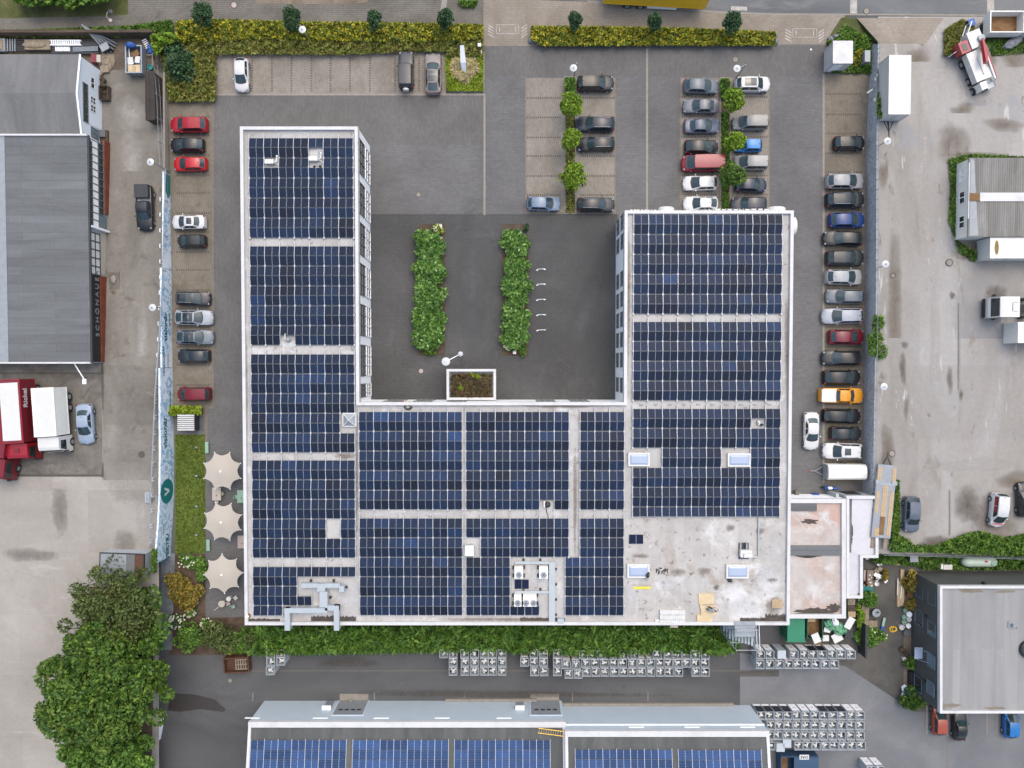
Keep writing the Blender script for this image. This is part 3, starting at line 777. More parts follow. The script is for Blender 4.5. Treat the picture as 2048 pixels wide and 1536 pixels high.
# west face of the right wing: pairs of windows
for py in (449, 487, 560, 600, 640, 680, 720, 770):
 yc = P(1240, py, 4).y
 for z0 in (1.1, 4.4):
  window_on(ob, '-x', XC + .05, yc, z0 - .1, 1.75, 2.0, 2, 1, 'frame', 'glass_b', .08, .07)
for x in (-14, -10.5, -6.5, 4, 8):
 for z0 in (1.0, 4.3): window_on(ob, '+y', YC - .05, x, z0, 2.2, 1.7, 3, 1, 'frame', 'glass_b', .1, .07)
bn = MB()
for i, m_ in enumerate(('ink_k', 'red', 'yellow')): bn.box(-13.9 + i*.7, YC - .05, 5.9, -13.2 + i*.7, YC + .01 + i*.004, 6.5, i)
bn.obj('colour_sign', [M['ink_k'], M['ink_r'], M['yellow']], ob)
# roof seams and grime with their own shape
def grime(px0, py0, px1, py1, seed, n=54, z=ZR + .012):
 rg = random.Random(seed)
 a, b = P(px0, py0, ZR), P(px1, py1, ZR)
 xs = [a.x + (b.x - a.x) * i / n for i in range(n + 1)]
 top = [(x, max(a.y, b.y) - abs(a.y - b.y) * rg.uniform(0, .35), z) for x in xs]
 bot = [(x, min(a.y, b.y), z) for x in xs]
 gm = MB(); gm.add(bot + top, [(i, i+1, n+2+i, n+1+i) for i in range(n)]); gm.obj('roof_grime', M['roof_stain'], ob)
grime(622, 1230, 712, 1243, 1); grime(492, 1236, 560, 1243, 2); grime(1040, 1234, 1130, 1242, 3); grime(1530, 1226, 1572, 1243, 4); grime(1480, 1234, 1530, 1243, 6)
for i, (cx, cy, rx, ry, m) in enumerate([(1355, 1145, 14, 10, 'brown_stain'), (1408, 1142, 16, 8, 'brown_stain'), (1548, 1216, 18, 24, 'brown_stain'), (1280, 1112, 18, 5, 'brown_stain'), (1520, 1062, 9, 9, 'brown_stain'), (1460, 1056, 10, 8, 'brown_stain'), (1433, 1175, 7, 6, 'roof_stain'),
  (1535, 1150, 24, 26, 'pale_patch'), (1555, 1100, 16, 40, 'pale_patch'), (1490, 1210, 26, 22, 'pale_patch'), (1340, 1170, 20, 14, 'pale_patch'), (1262, 1200, 10, 40, 'pale_patch'), (1545, 1160, 14, 4, 'brown_stain'), (1575, 1150, 5, 60, 'brown_stain'), (1574, 700, 5, 120, 'brown_stain'), (1256, 600, 5, 150, 'brown_stain'), (492, 800, 4, 160, 'brown_stain'),
  (850, 811, 90, 5, 'pale_patch'), (1120, 812, 80, 5, 'brown_stain'), (760, 1028, 50, 6, 'pale_patch'), (870, 1028, 60, 6, 'pale_patch'), (690, 912, 24, 7, 'brown_stain'), (714, 950, 3, 120, 'brown_stain'), (600, 265, 70, 4, 'pale_patch'), (690, 1200, 30, 26, 'pale_patch'), (1000, 1239, 120, 4, 'brown_stain'), (1150, 1000, 4, 120, 'brown_stain')]):
 put('roof_stain', fan(blob_pts(cx, cy, rx*1.3, ry*1.3, ZR + .006 + i*.0004, 300 + i), P(cx, cy, ZR + .006 + i*.0004), m), ob)
q0, q1 = P(1253, 1243, ZR), P(1573, 1037, ZR)
m_ = MB(); m_.poly([(q0.x, q0.y, ZR + .004), (q1.x, q0.y, ZR + .004), (q1.x, q1.y, ZR + .004), (q0.x, q1.y, ZR + .004)]); m_.obj('worn_membrane', M['roof_old'], ob)
# sign letters standing on the north face, seen from above
for nm, lb, x0, x1, sd in (('facade_sign', 'row of small upright white letters along the left part of the right wing north edge', 1262, 1313, 3),
       ('facade_sign', 'row of larger white letters along the right part of the right wing north edge', 1417, 1532, 9)):
 rg = random.Random(sd); mb = MB()
 p, q = P(x0, 417, 7).x, P(x1, 417, 7).x
 x = p; big = x1 - x0 > 60
 while x < q:
  wd = rg.uniform(.18, .3) * (2.6 if big else 1); hh = .9 if big else .5
  mb.box(x, YR + .06, 6.2, x + .09, YR + .2, 6.2 + hh)
  if rg.random() < .8: mb.box(x + wd - .09, YR + .06, 6.2, x + wd, YR + .2, 6.2 + hh)
  mb.box(x, YR + .07, 6.2 + hh * rg.choice((.0, .45, .88)), x + wd, YR + .19, 6.3 + hh * rg.choice((.0, .45, .82)))
  if rg.random() < .6: mb.box(x, YR + .07, 6.2 + hh - .1, x + wd, YR + .21, 6.2 + hh + .02)
  x += wd + rg.uniform(.1, .22)
 o = mb.obj(nm, M['white_p']); tag(o, lb, 'sign', 'letter signs on the north wall')
def oval_sign(lb, c, along, rx, rz):
 mb = MB(); n = 24; d0, d1 = (.05, .55)
 ring0 = []
 for dd, k in ((d0, 1), (d1 - .12, 1), (d1, .82)):
  for i in range(n):
   t = 2 * math.pi * i / n; u, v = math.cos(t) * rx * k, math.sin(t) * rz * k
   ring0.append((c.x + u, YR + dd, 6.3 + v) if along == 'x' else (XD + dd, c.y + u, 6.3 + v))
 fs = [(k*n + i, k*n + (i+1) % n, (k+1)*n + (i+1) % n, (k+1)*n + i) for k in range(2) for i in range(n)] + [[2*n + i for i in range(n)]]
 mb.add(ring0, fs)
 tag(mb.obj('oval_sign', M['white_p']), lb, 'sign', 'oval logo discs on the right wing')
oval_sign('white oval sign disc between the two letter rows on the north wall', P(1335, 415, 7), 'x', .92, .62)
oval_sign('white oval sign disc at the right end of the north wall letters', P(1557, 413, 7), 'x', 1.05, .75)
oval_sign('white oval sign disc on the east wall near the northeast roof corner', P(1591, 450, 7), 'y', 1.05, .75)
# ------------------------------------------------------------------ solar arrays
PW, PH, CW, CH = 1.655, 1.085, 1.70, 1.137
def panel_mesh(mat, z=.035):
 mb = MB(); a, b = PW / 2, PH / 2
 mb.box(-a, -b, 0, a, b, z, 1)
 i = .022
 mb.add([(-a+i, -b+i, z+.004), (a-i, -b+i, z+.004), (a-i, b-i, z+.004), (-a+i, b-i, z+.004)], [(0, 1, 2, 3)], 0)
 return mb.mesh('solar_panel', [M[mat], M['alu_d']])
PM, PMB = panel_mesh('cell'), panel_mesh('cell_b')
PAL = [d(34, 40, 58), d(36, 44, 66), d(33, 38, 54), d(38, 50, 78), d(34, 38, 50), d(36, 54, 88), d(40, 66, 112), d(36, 46, 68)]
PALS = [(42, 49, 64), (43, 54, 75), (45, 60, 87), (48, 67, 101), (52, 78, 121), (60, 94, 146)]
TL = R(9)
def solar_array(label, x0, y0, cols, rows, skip=(), blue=0.0, seed=1, z=ZR + .16, flip=0):
 """east-west running rows tilted in pairs against each other; x0,y0 = north west corner"""
 rg = random.Random(seed)
 t = thing('solar_array', label, 'solar array', (x0, y0, z), 0, 'solar arrays on the office roof')
 cells = {(c, r) for c in range(cols) for r in range(rows)} - set(skip)
 for c, r in sorted(cells, key=lambda q: (q[1], q[0])):
  up = (r + flip) % 2 == 0          # first of a pair rises to the ridge, second falls
  o = put('solar_panel', PM, t, ((c + .5) * CW, -(r + .5) * CH + (-.012 if up else .012), .10))
  o.rotation_euler = (-TL if up else TL, 0, 0)
  rr = .42 + .22*math.sin(c*.9 + r*.7 + seed*2.1)*math.cos(r*.5 - c*.35 + seed) + rg.uniform(-.13, .13) + (blue if up else -blue * .4) + (.4 if rg.random() < .03 else 0)  # tint differs by tilt direction, painting in the sky each row reflects
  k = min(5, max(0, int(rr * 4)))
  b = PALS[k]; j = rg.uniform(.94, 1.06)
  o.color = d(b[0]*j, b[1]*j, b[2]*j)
 dz = .085; wv = .03
 for cc in range(cols + 1):
  rail = None
  for r in range(rows + 1):
   has = r < rows and ((cc, r) in cells or (cc - 1, r) in cells)
   if not has:
    if rail: rail.obj('mounting_rail', M['alu'], t)
    rail = None; continue
   up = (r + flip) % 2 == 0; xx = cc * CW
   ya, yb = -r * CH, -(r + 1) * CH
   za, zb = (.1 - dz, .1 + dz) if up else (.1 + dz, .1 - dz)
   if rail is None: rail = MB(); rail.box(xx - .06, ya - .03, -.1, xx + .06, ya + .42, .03)
   rail.add([(xx - wv, yb, zb + .05), (xx + wv, yb, zb + .05), (xx + wv, ya, za + .05), (xx - wv, ya, za + .05),
      (xx - wv, yb, zb - .12), (xx + wv, yb, zb - .12), (xx + wv, ya, za - .12), (xx - wv, ya, za - .12)],
      [(0, 1, 2, 3), (0, 3, 7, 4), (1, 5, 6, 2), (0, 4, 5, 1), (3, 2, 6, 7)])
   edge = not ((cc, r) in cells and (cc - 1, r) in cells)
   if not up or edge: rail.box(xx - .085, yb - .12, -.1, xx + .085, yb + .12, .09 if not up else .2)
 return t
G = lambda cs, rs: [(c, r) for c in cs for r in rs]
xl, xs_, xm, xe, xr = -30.02, -17.65, -5.33, 7.85, 13.93
AR = [
 ('northernmost solar array of the left wing, with two gaps for vent units', xl, 25.96, 7, 10, [(1, 2), (4, 1), (4, 2)], -.06, 1),
 ('second northernmost solar array of the left wing, gapped for a round vent pipe', xl, 13.68, 7, 10, [(2, 9)], -.03, 2),
 ('third solar array down the left wing, notched round a glass pyramid', xl, 1.31, 7, 10, [(6, 6), (6, 7)], .14, 3),
 ('fourth solar array down the left wing, with one bare patch inside', xl, -10.93, 7, 10, [(5, 6), (5, 7)], .1, 4),
 ('small stepped solar array at the southwest roof corner beside the grey ducts', xl, -23.32, 7, 5, G(range(3, 7), (1, 2)) + G(range(4, 7), (3,)) + G(range(2, 7), (4,)), 0, 5),
 ('gapless solar array just below the left half of the courtyard', xs_, -5.32, 7, 10, [], .24, 6),
 ('middle wing solar array with a gap for a dark roof fan at its bottom edge', xm, -5.32, 7, 10, [(5, 9)], .1, 7),
 ('narrow three column solar array below the right corner of the courtyard', xe, -5.32, 3, 10, [], .1, 8),
 ('gapless solar array right of the grey duct along the south parapet', xs_, -17.67, 7, 10, [], .12, 9),
 ('solar array with a cut-out around the cooling units and the hooded grey box', xm, -17.67, 7, 10, [(0, 2), (0, 3)] + G((3, 4, 5, 6), (4, 5, 6, 7, 8)) + [(5, 9), (6, 9)], .06, 10),
 ('stepped solar array between the cooling units and the bare roof corner', xe - 1.7, -17.67, 4, 10, G((0,), range(4)), .1, 11),
 ('northernmost ten column solar array on the right wing, behind the sign letters', xr, 17.27, 10, 10, [], .1, 12),
 ('eight row solar array in the middle of the right wing', xr, 5.04, 10, 8, [], .1, 13),
 ('solar array on the right wing with gaps round two skylights', xr, -4.97, 10, 11, [(8, 1)] + G((0, 1, 6, 7), (4, 5)), .12, 14)]
for a in AR:
 solar_array(*a)
def loose_panel(label, px, py, colr):
 c = P(px, py, ZR)
 t = thing('loose_solar_panel', label, 'solar panel', (c.x, c.y, ZR + .02), 0, 'loose solar panels')
 put('panel', PM, t, (0, 0, .04)).color = colr
 mb = MB(); mb.box(-.84, -.56, 0, -.7, .56, .04); mb.box(.7, -.56, 0, .84, .56, .04); mb.obj('batten', M['alu'], t)
loose_panel('single loose solar panel lying on the bare roof above a skylight', 1272, 1078, d(34, 44, 74))
loose_panel('single loose solar panel among the white cooling units', 1043.5, 1168, d(38, 46, 76))
# ------------------------------------------------------------------ things on the roof
def skylight(label, px, py, wpx, hpx):
 c = P(px, py, ZR + .3); s = 17.4
 lx, ly = wpx / s, hpx / s
 t = thing('roof_skylight', label, 'skylight', (c.x, c.y, ZR), 0, 'flat roof skylights')
 o = [(-lx/2, -ly/2), (lx/2, -ly/2), (lx/2, ly/2), (-lx/2, ly/2)]
 ring(o, .17, 0, .34).obj('frame', M['white_p'], t)
 i = offset(o, .17); c2 = offset(o, .4); mb = MB()
 mb.add([(x, y, .3) for x, y in i] + [(x, y, .4) for x, y in c2], [(0, 1, 5, 4), (1, 2, 6, 5), (2, 3, 7, 6), (3, 0, 4, 7), (4, 5, 6, 7)])
 mb.obj('dome', M['glass_p'], t)
skylight('white framed skylight left of the six column panel strip on the right wing', 1278, 919, 43, 27)
skylight('white framed skylight right of the panel strip on the right wing', 1478.5, 920, 46, 27)
skylight('white framed skylight with a black bag at its corner, above the yellow board', 1277, 1142, 45, 28)
skylight('white framed skylight on the bare roof below the small white unit with the long pipe', 1475, 1143, 45, 28)
c = P(698, 840, ZR + .5)
t = thing('pyramid_rooflight', 'square white framed glass pyramid rooflight at the inner edge of the left wing', 'skylight', (c.x, c.y, ZR))
a = .8; o4 = [(-a, -a), (a, -a), (a, a), (-a, a)]
ring(o4, .1, 0, .3).obj('frame', M['white_p'], t)
mb = MB(); mb.add([(x*.9, y*.9, .28) for x, y in o4] + [(0, 0, .75)], [(0, 1, 4), (1, 2, 4), (2, 3, 4), (3, 0, 4)]); mb.obj('glass', M['steel'], t)
mb = MB()
for x, y in o4: mb.tube((x*.95, y*.95, .32), (0, 0, .8), .05, 5)
mb.obj('glazing_bar', M['white_p'], t)
def vent_unit(label, px, py, plate):
 c = P(px, py, ZR + .5)
 t = thing('vent_unit', label, 'air unit', (c.x, c.y, ZR), 0, 'small white vent units')
 mb = MB(); mb.box(-.75, -.2, .12, .25, .28, .62); mb.obj('casing', M['white_p'], t)
 mb = MB(); mb.path([(.3, .05, .4), (.55, .05, .45), (.6, .5, .5), (.6, .75, .4)], .11, 8); mb.path([(.3, -.05, .4), (.7, -.25, .3), (.6, -.5, .1)], .04, 6); mb.obj('pipe', M['white_p'], t)
 for x in (-.25, .42):
  mb = MB(); mb.lathe([(.14, 0), (.14, .12), (.07, .12)], 10, 0, x, -.72); mb.obj('weight', M['black'], t)
 mb = MB(); mb.path([(-.25, -.66, .08), (.42, -.66, .08)], .025, 5); mb.obj('cable', M['steel'], t)
 if plate:
  mb = MB(); mb.box(.15, .15, 0, 1.0, 1.0, .05); mb.obj('base_plate', M['steel_m'], t)
vent_unit('small white vent unit in the left gap of the northernmost array', 543, 324, False)
vent_unit('small white vent unit with grey base plate in the right gap of the northernmost array', 631, 318, True)
def ac(label, px, py, fans, lx, hood):
 c = P(px, py, ZR + .7)
 t = thing('cooling_unit', label, 'cooling unit', (c.x, c.y, ZR), 0, 'white cooling units on the roof')
 mb = MB(); mb.box(-lx/2, -.5, .25, lx/2, .32, 1.0); mb.box(-lx/2, .32, .25, lx/2, .8, .78); mb.obj('casing', M['cream'], t)
 for i in range(fans):
  x = (i - (fans - 1) / 2) * .85
  mb = MB(); mb.lathe([(.37, 1.0), (.37, 1.04), (.31, 1.05)], 20, 0, x, -.08); f = mb.obj('fan_ring', M['steel'], t)
  mb = MB(); mb.lathe([(.31, 1.02), (.31, 1.045), (.05, 1.05)], 20, 0, x, -.08)
  for k in range(6):
   q = k * math.pi / 3
   mb.tube((x, -.08, 1.055), (x + .3*math.cos(q), -.08 + .3*math.sin(q), 1.055), .02, 4, 1)
  mb.obj('grille', [M['steel_m'], M['steel_d']], t)
 for s in (-1, 1):
  mb = MB()
  for y in (-.4, .55): mb.box(s*lx/2, y - .2, 0, s*(lx/2 + .22), y + .2, .22)
  mb.obj('rubber_foot', M['plastic'], t)
ac('white cooling unit with one fan, upper left of the group', 1037.5, 1147, 1, 1.0, 0)
ac('white cooling unit with one fan, beside the grey cable tray', 1087, 1147, 1, 1.0, 0)
ac('white one fan cooling unit, lower left of the group', 1035.5, 1203, 1, .85, 0)
ac('wide white cooling unit with two fans', 1059.5, 1203, 2, 1.55, 0)
def runs(name, label, cat, m, boxes, z0=.25, feet=True):
 """duct run from px boxes"""
 x0, y0, x1, y1 = boxes[0][:4]
 c = P((x0 + x1) / 2, (y0 + y1) / 2, ZR)
 t = thing(name, label, cat, (c.x, c.y, ZR))
 mb = MB(); ft = MB()
 for i, b in enumerate(boxes):
  za, zb = (b[4], b[5]) if len(b) > 4 else (z0, z0 + .5)
  p, q = P(b[0], b[1], ZR + zb), P(b[2], b[3], ZR + zb)
  mb.box(p.x - c.x, p.y - c.y, za, q.x - c.x, q.y - c.y, zb + i * .004)
  if feet and za > .05:
   L_ = max(abs(p.x - q.x), abs(p.y - q.y)); n = max(1, int(L_ / 1.6))
   for k in range(n):
    u = (k + .5) / n
    if abs(p.x - q.x) > abs(p.y - q.y):
     fx = p.x + (q.x - p.x) * u; ft.box(fx - c.x - .12, q.y - c.y - .02, 0, fx - c.x + .12, p.y - c.y + .3, za)
    else:
     fy = p.y + (q.y - p.y) * u; ft.box(q.x - c.x, fy - c.y - .12, 0, q.x - c.x + .25, fy - c.y + .12, za)
 mb.obj('duct', M[m], t)
 if ft.v: ft.obj('support', M['plastic'], t)
 return t, c
runs('ventilation_duct', 'grey ventilation duct with a bend and a wide box beside the stepped array', 'duct', 'duct',
  [(602, 1167, 636, 1176), (634, 1168, 650, 1184, .25, .78), (650, 1167, 680, 1176), (678, 1172, 688, 1184, .2, .85), (639, 1184, 655, 1215, .3, 1.0)])
def drop_duct(label, pts, name='ventilation_duct'):
 c = P(*pts[0], ZR)
 t = thing(name, label, 'duct', (c.x, c.y, ZR))
 mb = MB()
 w_ = .29
 q = [P(x, y, ZR + .9) for x, y in pts]
 for i, (a, b) in enumerate(zip(q, q[1:])):
  mb.box(min(a.x, b.x) - w_ - c.x, min(a.y, b.y) - w_ - c.y, .42, max(a.x, b.x) + w_ - c.x, max(a.y, b.y) + w_ - c.y, .95 + i * .004)
 e = q[-1]
 mb.box(e.x - w_ - c.x - .003, e.y - w_ - c.y - .003, -6.4, e.x + w_ - c.x + .003, min(YS - .08, e.y + w_) - c.y, .6)
 mb.obj('duct', M['duct'], t)
 return t
drop_duct('long white duct that runs left from the grey box and drops over the south parapet', [(650, 1221), (574.5, 1221), (574.5, 1256)])
drop_duct('short white duct that turns and drops over the south parapet beside the grime', [(655, 1216), (673, 1216), (673, 1256)])
runs('cable_tray', 'grey cable tray running past the cooling units down to the south parapet', 'cable tray', 'duct',
  [(1098, 1124, 1110, 1246, .12, .3), (1030, 1123, 1098, 1128, .12, .24), (1030, 1182, 1098, 1187, .12, .24), (1115, 1238, 1128, 1247, .02, .4)])
t, c = runs('hooded_vent', 'pale hooded vent box in the notch of the array right of the large one', 'vent', 'cream', [(930, 1092, 947, 1112, .1, .8)], feet=False)
mb = MB(); mb.box(-.62, -.6, .08, -.5, .6, .7); mb.box(.5, -.6, .08, .62, .6, .7); mb.box(-.5, .55, .05, .5, .85, .5); mb.obj('side_plate', M['duct'], t)
def small(name, label, cat, px, py, z, fn, mats, part=None, grp=None, rz=0.0):
 c = P(px, py, z); mb = MB(); fn(mb)
 o = mb.obj(name, [M[k] for k in mats], None, c, rz); tag(o, label, cat, grp); return o
small('vent_pipe', 'round grey vent pipe with a bent white tube in the array gap', 'vent', 578, 679, ZR, lambda m: (m.lathe([(.3, 0), (.28, .25), (.2, .3), (.2, .5), (.08, .5)], 14), m.path([(-.1, 0, .4), (-.25, .1, .7), (-.22, .5, .75), (-.25, .62, .55)], .07, 6, 1)), ('steel_m', 'white_p'))
small('roof_fan', 'dark round roof fan with white hood in the bottom edge gap of the middle array', 'vent', 1094, 1008, ZR, lambda m: (m.lathe([(.3, 0), (.3, .3), (.36, .32), (.2, .5), (.02, .52)], 14, 0, .05, 0), m.box(-.42, -.3, 0, -.25, .45, .45, 1), m.path([(-.1, -.3, .05), (-.05, -.9, .04), (.15, -1.5, .04), (.16, -2.4, .04)], .04, 5, 2)), ('steel_d', 'white_p', 'black'))
small('vent_box', 'small white vent box with a black cap in the right wing array gap', 'vent', 1518, 847, ZR, lambda m: (m.box(-.3, -.1, 0, -.05, .35, .5), m.box(.1, -.25, 0, .4, 0, .35, 1), m.tube((-.2, .1, .5), (-.2, .1, .8), .08, 8)), ('white_p', 'black'))
small('hose_coil', 'black coil of hose lying on the roof below the courtyard edge', 'hose', 816, 813, ZR, lambda m: [m.path([(math.cos(i*.5)*(.2+.012*i), .8*math.sin(i*.5)*(.2+.012*i), .03 + .003*i) for i in range(0, 26)], .05, 5)], ('black',))
t = thing('rooftop_unit', 'small white roof unit on rails with a long white pipe running north', 'cooling unit', P(1490, 1105, ZR))
mb = MB(); mb.box(-.75, -.35, .2, .55, .45, .75); mb.box(-.4, -.35, .75, .55, .1, .95); mb.obj('casing', M['white_p'], t)
mb = MB(); mb.box(-.7, .5, 0, -.55, 1.2, .4); mb.box(.0, .5, 0, .15, 1.2, .4); mb.box(-.6, -.6, .1, .3, -.5, .2); mb.obj('rail', M['steel'], t)
mb = MB(); mb.path([(.2, -.5, .15), (1.5, -.5, .15), (1.5, 4.6, .15)], .09, 8); mb.obj('pipe', M['duct'], t)
mb = MB(); mb.box(-.75, -.75, .0, .4, 1.15, .06); mb.obj('base', M['steel_d'], t)
def pallet(m, w_=1.2, l=.95):
 for i in range(5): m.box(-w_/2, -l/2 + i*(l/4.6), .1, w_/2, -l/2 + i*(l/4.6) + l/6, .13)
 for x in (-w_/2, -.07, w_/2 - .14): m.box(x, -l/2, 0, x + .14, l/2, .1)
small('wooden_pallet', 'light wooden pallet lying on the stained bare roof near its southeast corner', 'pallet', 1554, 1207, ZR, pallet, ('wood_y',))
small('yellow_board', 'bright yellow board lying below the skylight with the bag', 'board', 1284, 1175.5, ZR, lambda m: m.box(-1.0, -.14, 0, 1.0, .14, .05), ('lemon',))
small('pink_batten', 'thin pinkish batten lying just above the yellow board', 'board', 1283, 1170, ZR, lambda m: m.box(-1.15, -.04, 0, 1.15, .04, .05), ('pink',))
def stack(m):
 rg = random.Random(4)
 for r in range(3):
  for i in range(13): m.box(-1.45 + i*.225, .85 - r*.58, 0, -1.45 + i*.225 + .205, .85 - r*.58 - .54, .28 + rg.uniform(0, .05))
 m.box(-2.0, -.85, 0, -1.5, -.3, .2)
small('foam_blocks', 'stack of white foam blocks laid out against the south parapet', 'blocks', 1344, 1233, ZR, stack, ('white_p',))
small('chipboard_sheet', 'light chipboard sheet under the crouching worker feet, northernmost of three', 'board', 1412, 1197, ZR, lambda m: m.box(-.9, -.62, 0, .9, .62, .12), ('osb',), grp='chipboard sheets')
small('chipboard_sheet', 'chipboard sheet with the worker crouching on it, middle of three', 'board', 1416, 1219, ZR, lambda m: (m.box(-.88, -.62, 0, .88, .55, .2), m.box(-.98, .3, 0, -.7, .75, .15)), ('osb',), grp='chipboard sheets', rz=.03)
small('chipboard_sheet', 'chipboard sheet against the south parapet, southernmost of three', 'board', 1409, 1238, ZR, lambda m: (m.box(-.9, -.5, 0, .9, .5, .16), m.box(-.92, .42, 0, .9, .55, .1)), ('osb',), grp='chipboard sheets')
small('white_bottle', 'small white tube standing right of the crouching worker', 'tube', 1437, 1219, ZR, lambda m: m.lathe([(.09, 0), (.09, .3), (.03, .36)], 10), ('white_p',))
def debris(m):
 rg = random.Random(11)
 for i in range(16):
  x, y = rg.gauss(0, .5), rg.gauss(0, .35); a = rg.uniform(0, 3)
  m.cbox(x, y, 0, rg.uniform(.1, .55), rg.uniform(.05, .16), rg.uniform(.03, .15), rg.choice((0, 0, 1, 2)), a)
small('debris_pile', 'heap of dark roofing scraps right of the skylight with the bag', 'debris', 1325, 1141, ZR, debris, ('black', 'steel_m', 'wood'))
def bag(m):
 m.ball((0, 0, .18), .22, .3, .2, 9, 6); m.ball((.1, .22, .14), .14, .16, .14, 8, 5); m.box(-.2, -.45, 0, .1, -.3, .12, 1)
small('tool_bag', 'black tool bag lying on the corner of the skylight above the yellow board', 'bag', 1295, 1150, ZR + .35, bag, ('plastic', 'steel_m'), grp='black tool bags')
small('tool_bag', 'black tool bag lying below the right hand bare roof skylight', 'bag', 1459, 1160, ZR, bag, ('plastic', 'steel_m'), grp='black tool bags', rz=1.2)
small('roof_chimney', 'small round reddish vent at the southwest roof corner', 'vent', 497, 1231, ZR, lambda m: (m.lathe([(.28, 0), (.28, .25), (.2, .3)], 14), m.lathe([(.18, .3), (.18, .45), (.05, .5)], 12, 1)), ('rust', 'cream'))
sl = [(1268 + i * 14.2, 809) for i in range(21)]
for i, (x, y) in enumerate(sl[:20:2]):
 small('ballast_block', 'dark ballast block in the aisle between the two lower right wing arrays', 'ballast', x + 15, y, ZR, lambda m: m.box(-.22, -.07, 0, .22, .07, .12), ('steel_m',), grp='ballast blocks in the roof aisle')
# entrance canopy with planted roof
pq, pr = P(893, 738, 3.4), P(992, 738, 3.4)
t = thing('entrance_canopy', 'white framed entrance canopy with a planted roof on the courtyard side', 'canopy', ((pq.x + pr.x)/2, YC, 0))
hw = (pr.x - pq.x) / 2; dp = pq.y - YC
o4 = [(-hw, .06), (hw, .06), (hw, dp), (-hw, dp)]
ring(o4, .3, 2.8, 3.4).obj('frame', M['white'], t)
mb = MB(); mb.poly([(x, y, 3.12) for x, y in offset(o4, .28)]); mb.poly([(x, y, 2.82) for x, y in offset(o4, .28)][::-1]); mb.obj('roof', M['gravel'], t)
for x in (-hw + .25, hw - .25):
 mb = MB(); mb.tube((x, dp - .25, 0), (x, dp - .25, 2.8), .1, 10); mb.obj('column', M['steel'], t)
CAN = (t, hw, dp)
# ------------------------------------------------------------------ cars
# kind: length, width, stations (t, width factor, top height), belt, ribbon (t, z, half width)
def st(nose, hood, cowl, tc, belt, tail, deck=None):
 s = [(0, .60, nose - .22), (.012, .80, nose - .08), (.04, .92, nose), (.10, .985, hood), (tc, 1, cowl), (.5, 1, belt), (.78, 1, belt)]
 if deck: s += [(deck, .99, belt), (.93, .97, belt - .02), (.975, .92, tail), (1.0, .80, tail - .25)]
 else: s += [(.92, .975, belt), (.97, .92, tail), (1.0, .80, tail - .3)]
 return s
KIND = {
 'hatch':  (4.20, 1.79, st(.70, .82, .95, .27, .96, .90), .95, [(.27, .93, .74), (.455, 1.40, .62), (.62, 1.46, .62), (.84, 1.39, .60), (.955, .98, .66)]),
 'small':  (3.60, 1.66, st(.74, .84, .96, .22, .98, .90), .97, [(.22, .95, .68), (.42, 1.46, .58), (.62, 1.52, .58), (.87, 1.45, .57), (.965, 1.0, .62)]),
 'suv':    (4.50, 1.87, st(.86, .98, 1.08, .27, 1.10, 1.02), 1.08, [(.27, 1.06, .77), (.42, 1.58, .66), (.62, 1.66, .66), (.87, 1.60, .64), (.965, 1.12, .70)]),
 'estate': (4.75, 1.84, st(.68, .80, .94, .28, .96, .92), .95, [(.28, .93, .76), (.45, 1.38, .63), (.64, 1.46, .63), (.89, 1.38, .60), (.975, .98, .66)]),
 'sedan':  (4.55, 1.80, st(.68, .80, .93, .29, .96, .90, .84), .95, [(.29, .92, .74), (.45, 1.37, .61), (.58, 1.43, .61), (.70, 1.38, .59), (.84, .98, .66)]),
 'coupe':  (4.70, 1.86, st(.66, .78, .92, .30, .95, .88), .94, [(.30, .90, .76), (.46, 1.34, .60), (.58, 1.39, .60), (.74, 1.33, .57), (.94, .98, .62)]),
 'van':    (4.50, 1.82, st(.80, .94, 1.06, .19, 1.06, .98), 1.05, [(.19, 1.04, .76), (.36, 1.72, .66), (.6, 1.80, .68), (.93, 1.76, .67), (.985, 1.08, .74)]),
 'bus':    (5.10, 1.92, st(.92, 1.08, 1.18, .13, 1.18, 1.1), 1.17, [(.13, 1.16, .84), (.27, 1.86, .76), (.6, 1.95, .78), (.95, 1.92, .77), (.99, 1.2, .84)]),
 'pickup': (5.30, 1.88, st(.92, 1.06, 1.12, .25, 1.12, 1.08), 1.10, [(.25, 1.10, .78), (.37, 1.66, .66), (.48, 1.76, .66), (.59, 1.70, .65), (.63, 1.14, .72)]),
 'jeep':   (4.50, 1.84, st(.92, 1.02, 1.12, .36, 1.14, 1.1), 1.12, [(.36, 1.10, .72), (.42, 1.72, .68), (.62, 1.82, .70), (.93, 1.80, .70), (.965, 1.16, .74)]),
 'beetle': (4.05, 1.74, [(0, .5, .5), (.02, .72, .66), (.07, .86, .76), (.16, .95, .86), (.32, 1, .96), (.5, 1, .98), (.75, 1, .98), (.88, .92, .92), (.96, .78, .8), (1, .6, .58)], .95, [(.32, .93, .70), (.46, 1.38, .58), (.58, 1.42, .58), (.74, 1.34, .57), (.84, .98, .62)]),
}
BOW = [.20, .09, 0, -.05, -.14]
CROWN = [.0, .03, .05, .03, .0]
def sharp(me, a=38):
 me.set_sharp_from_angle(angle=R(a)); return me
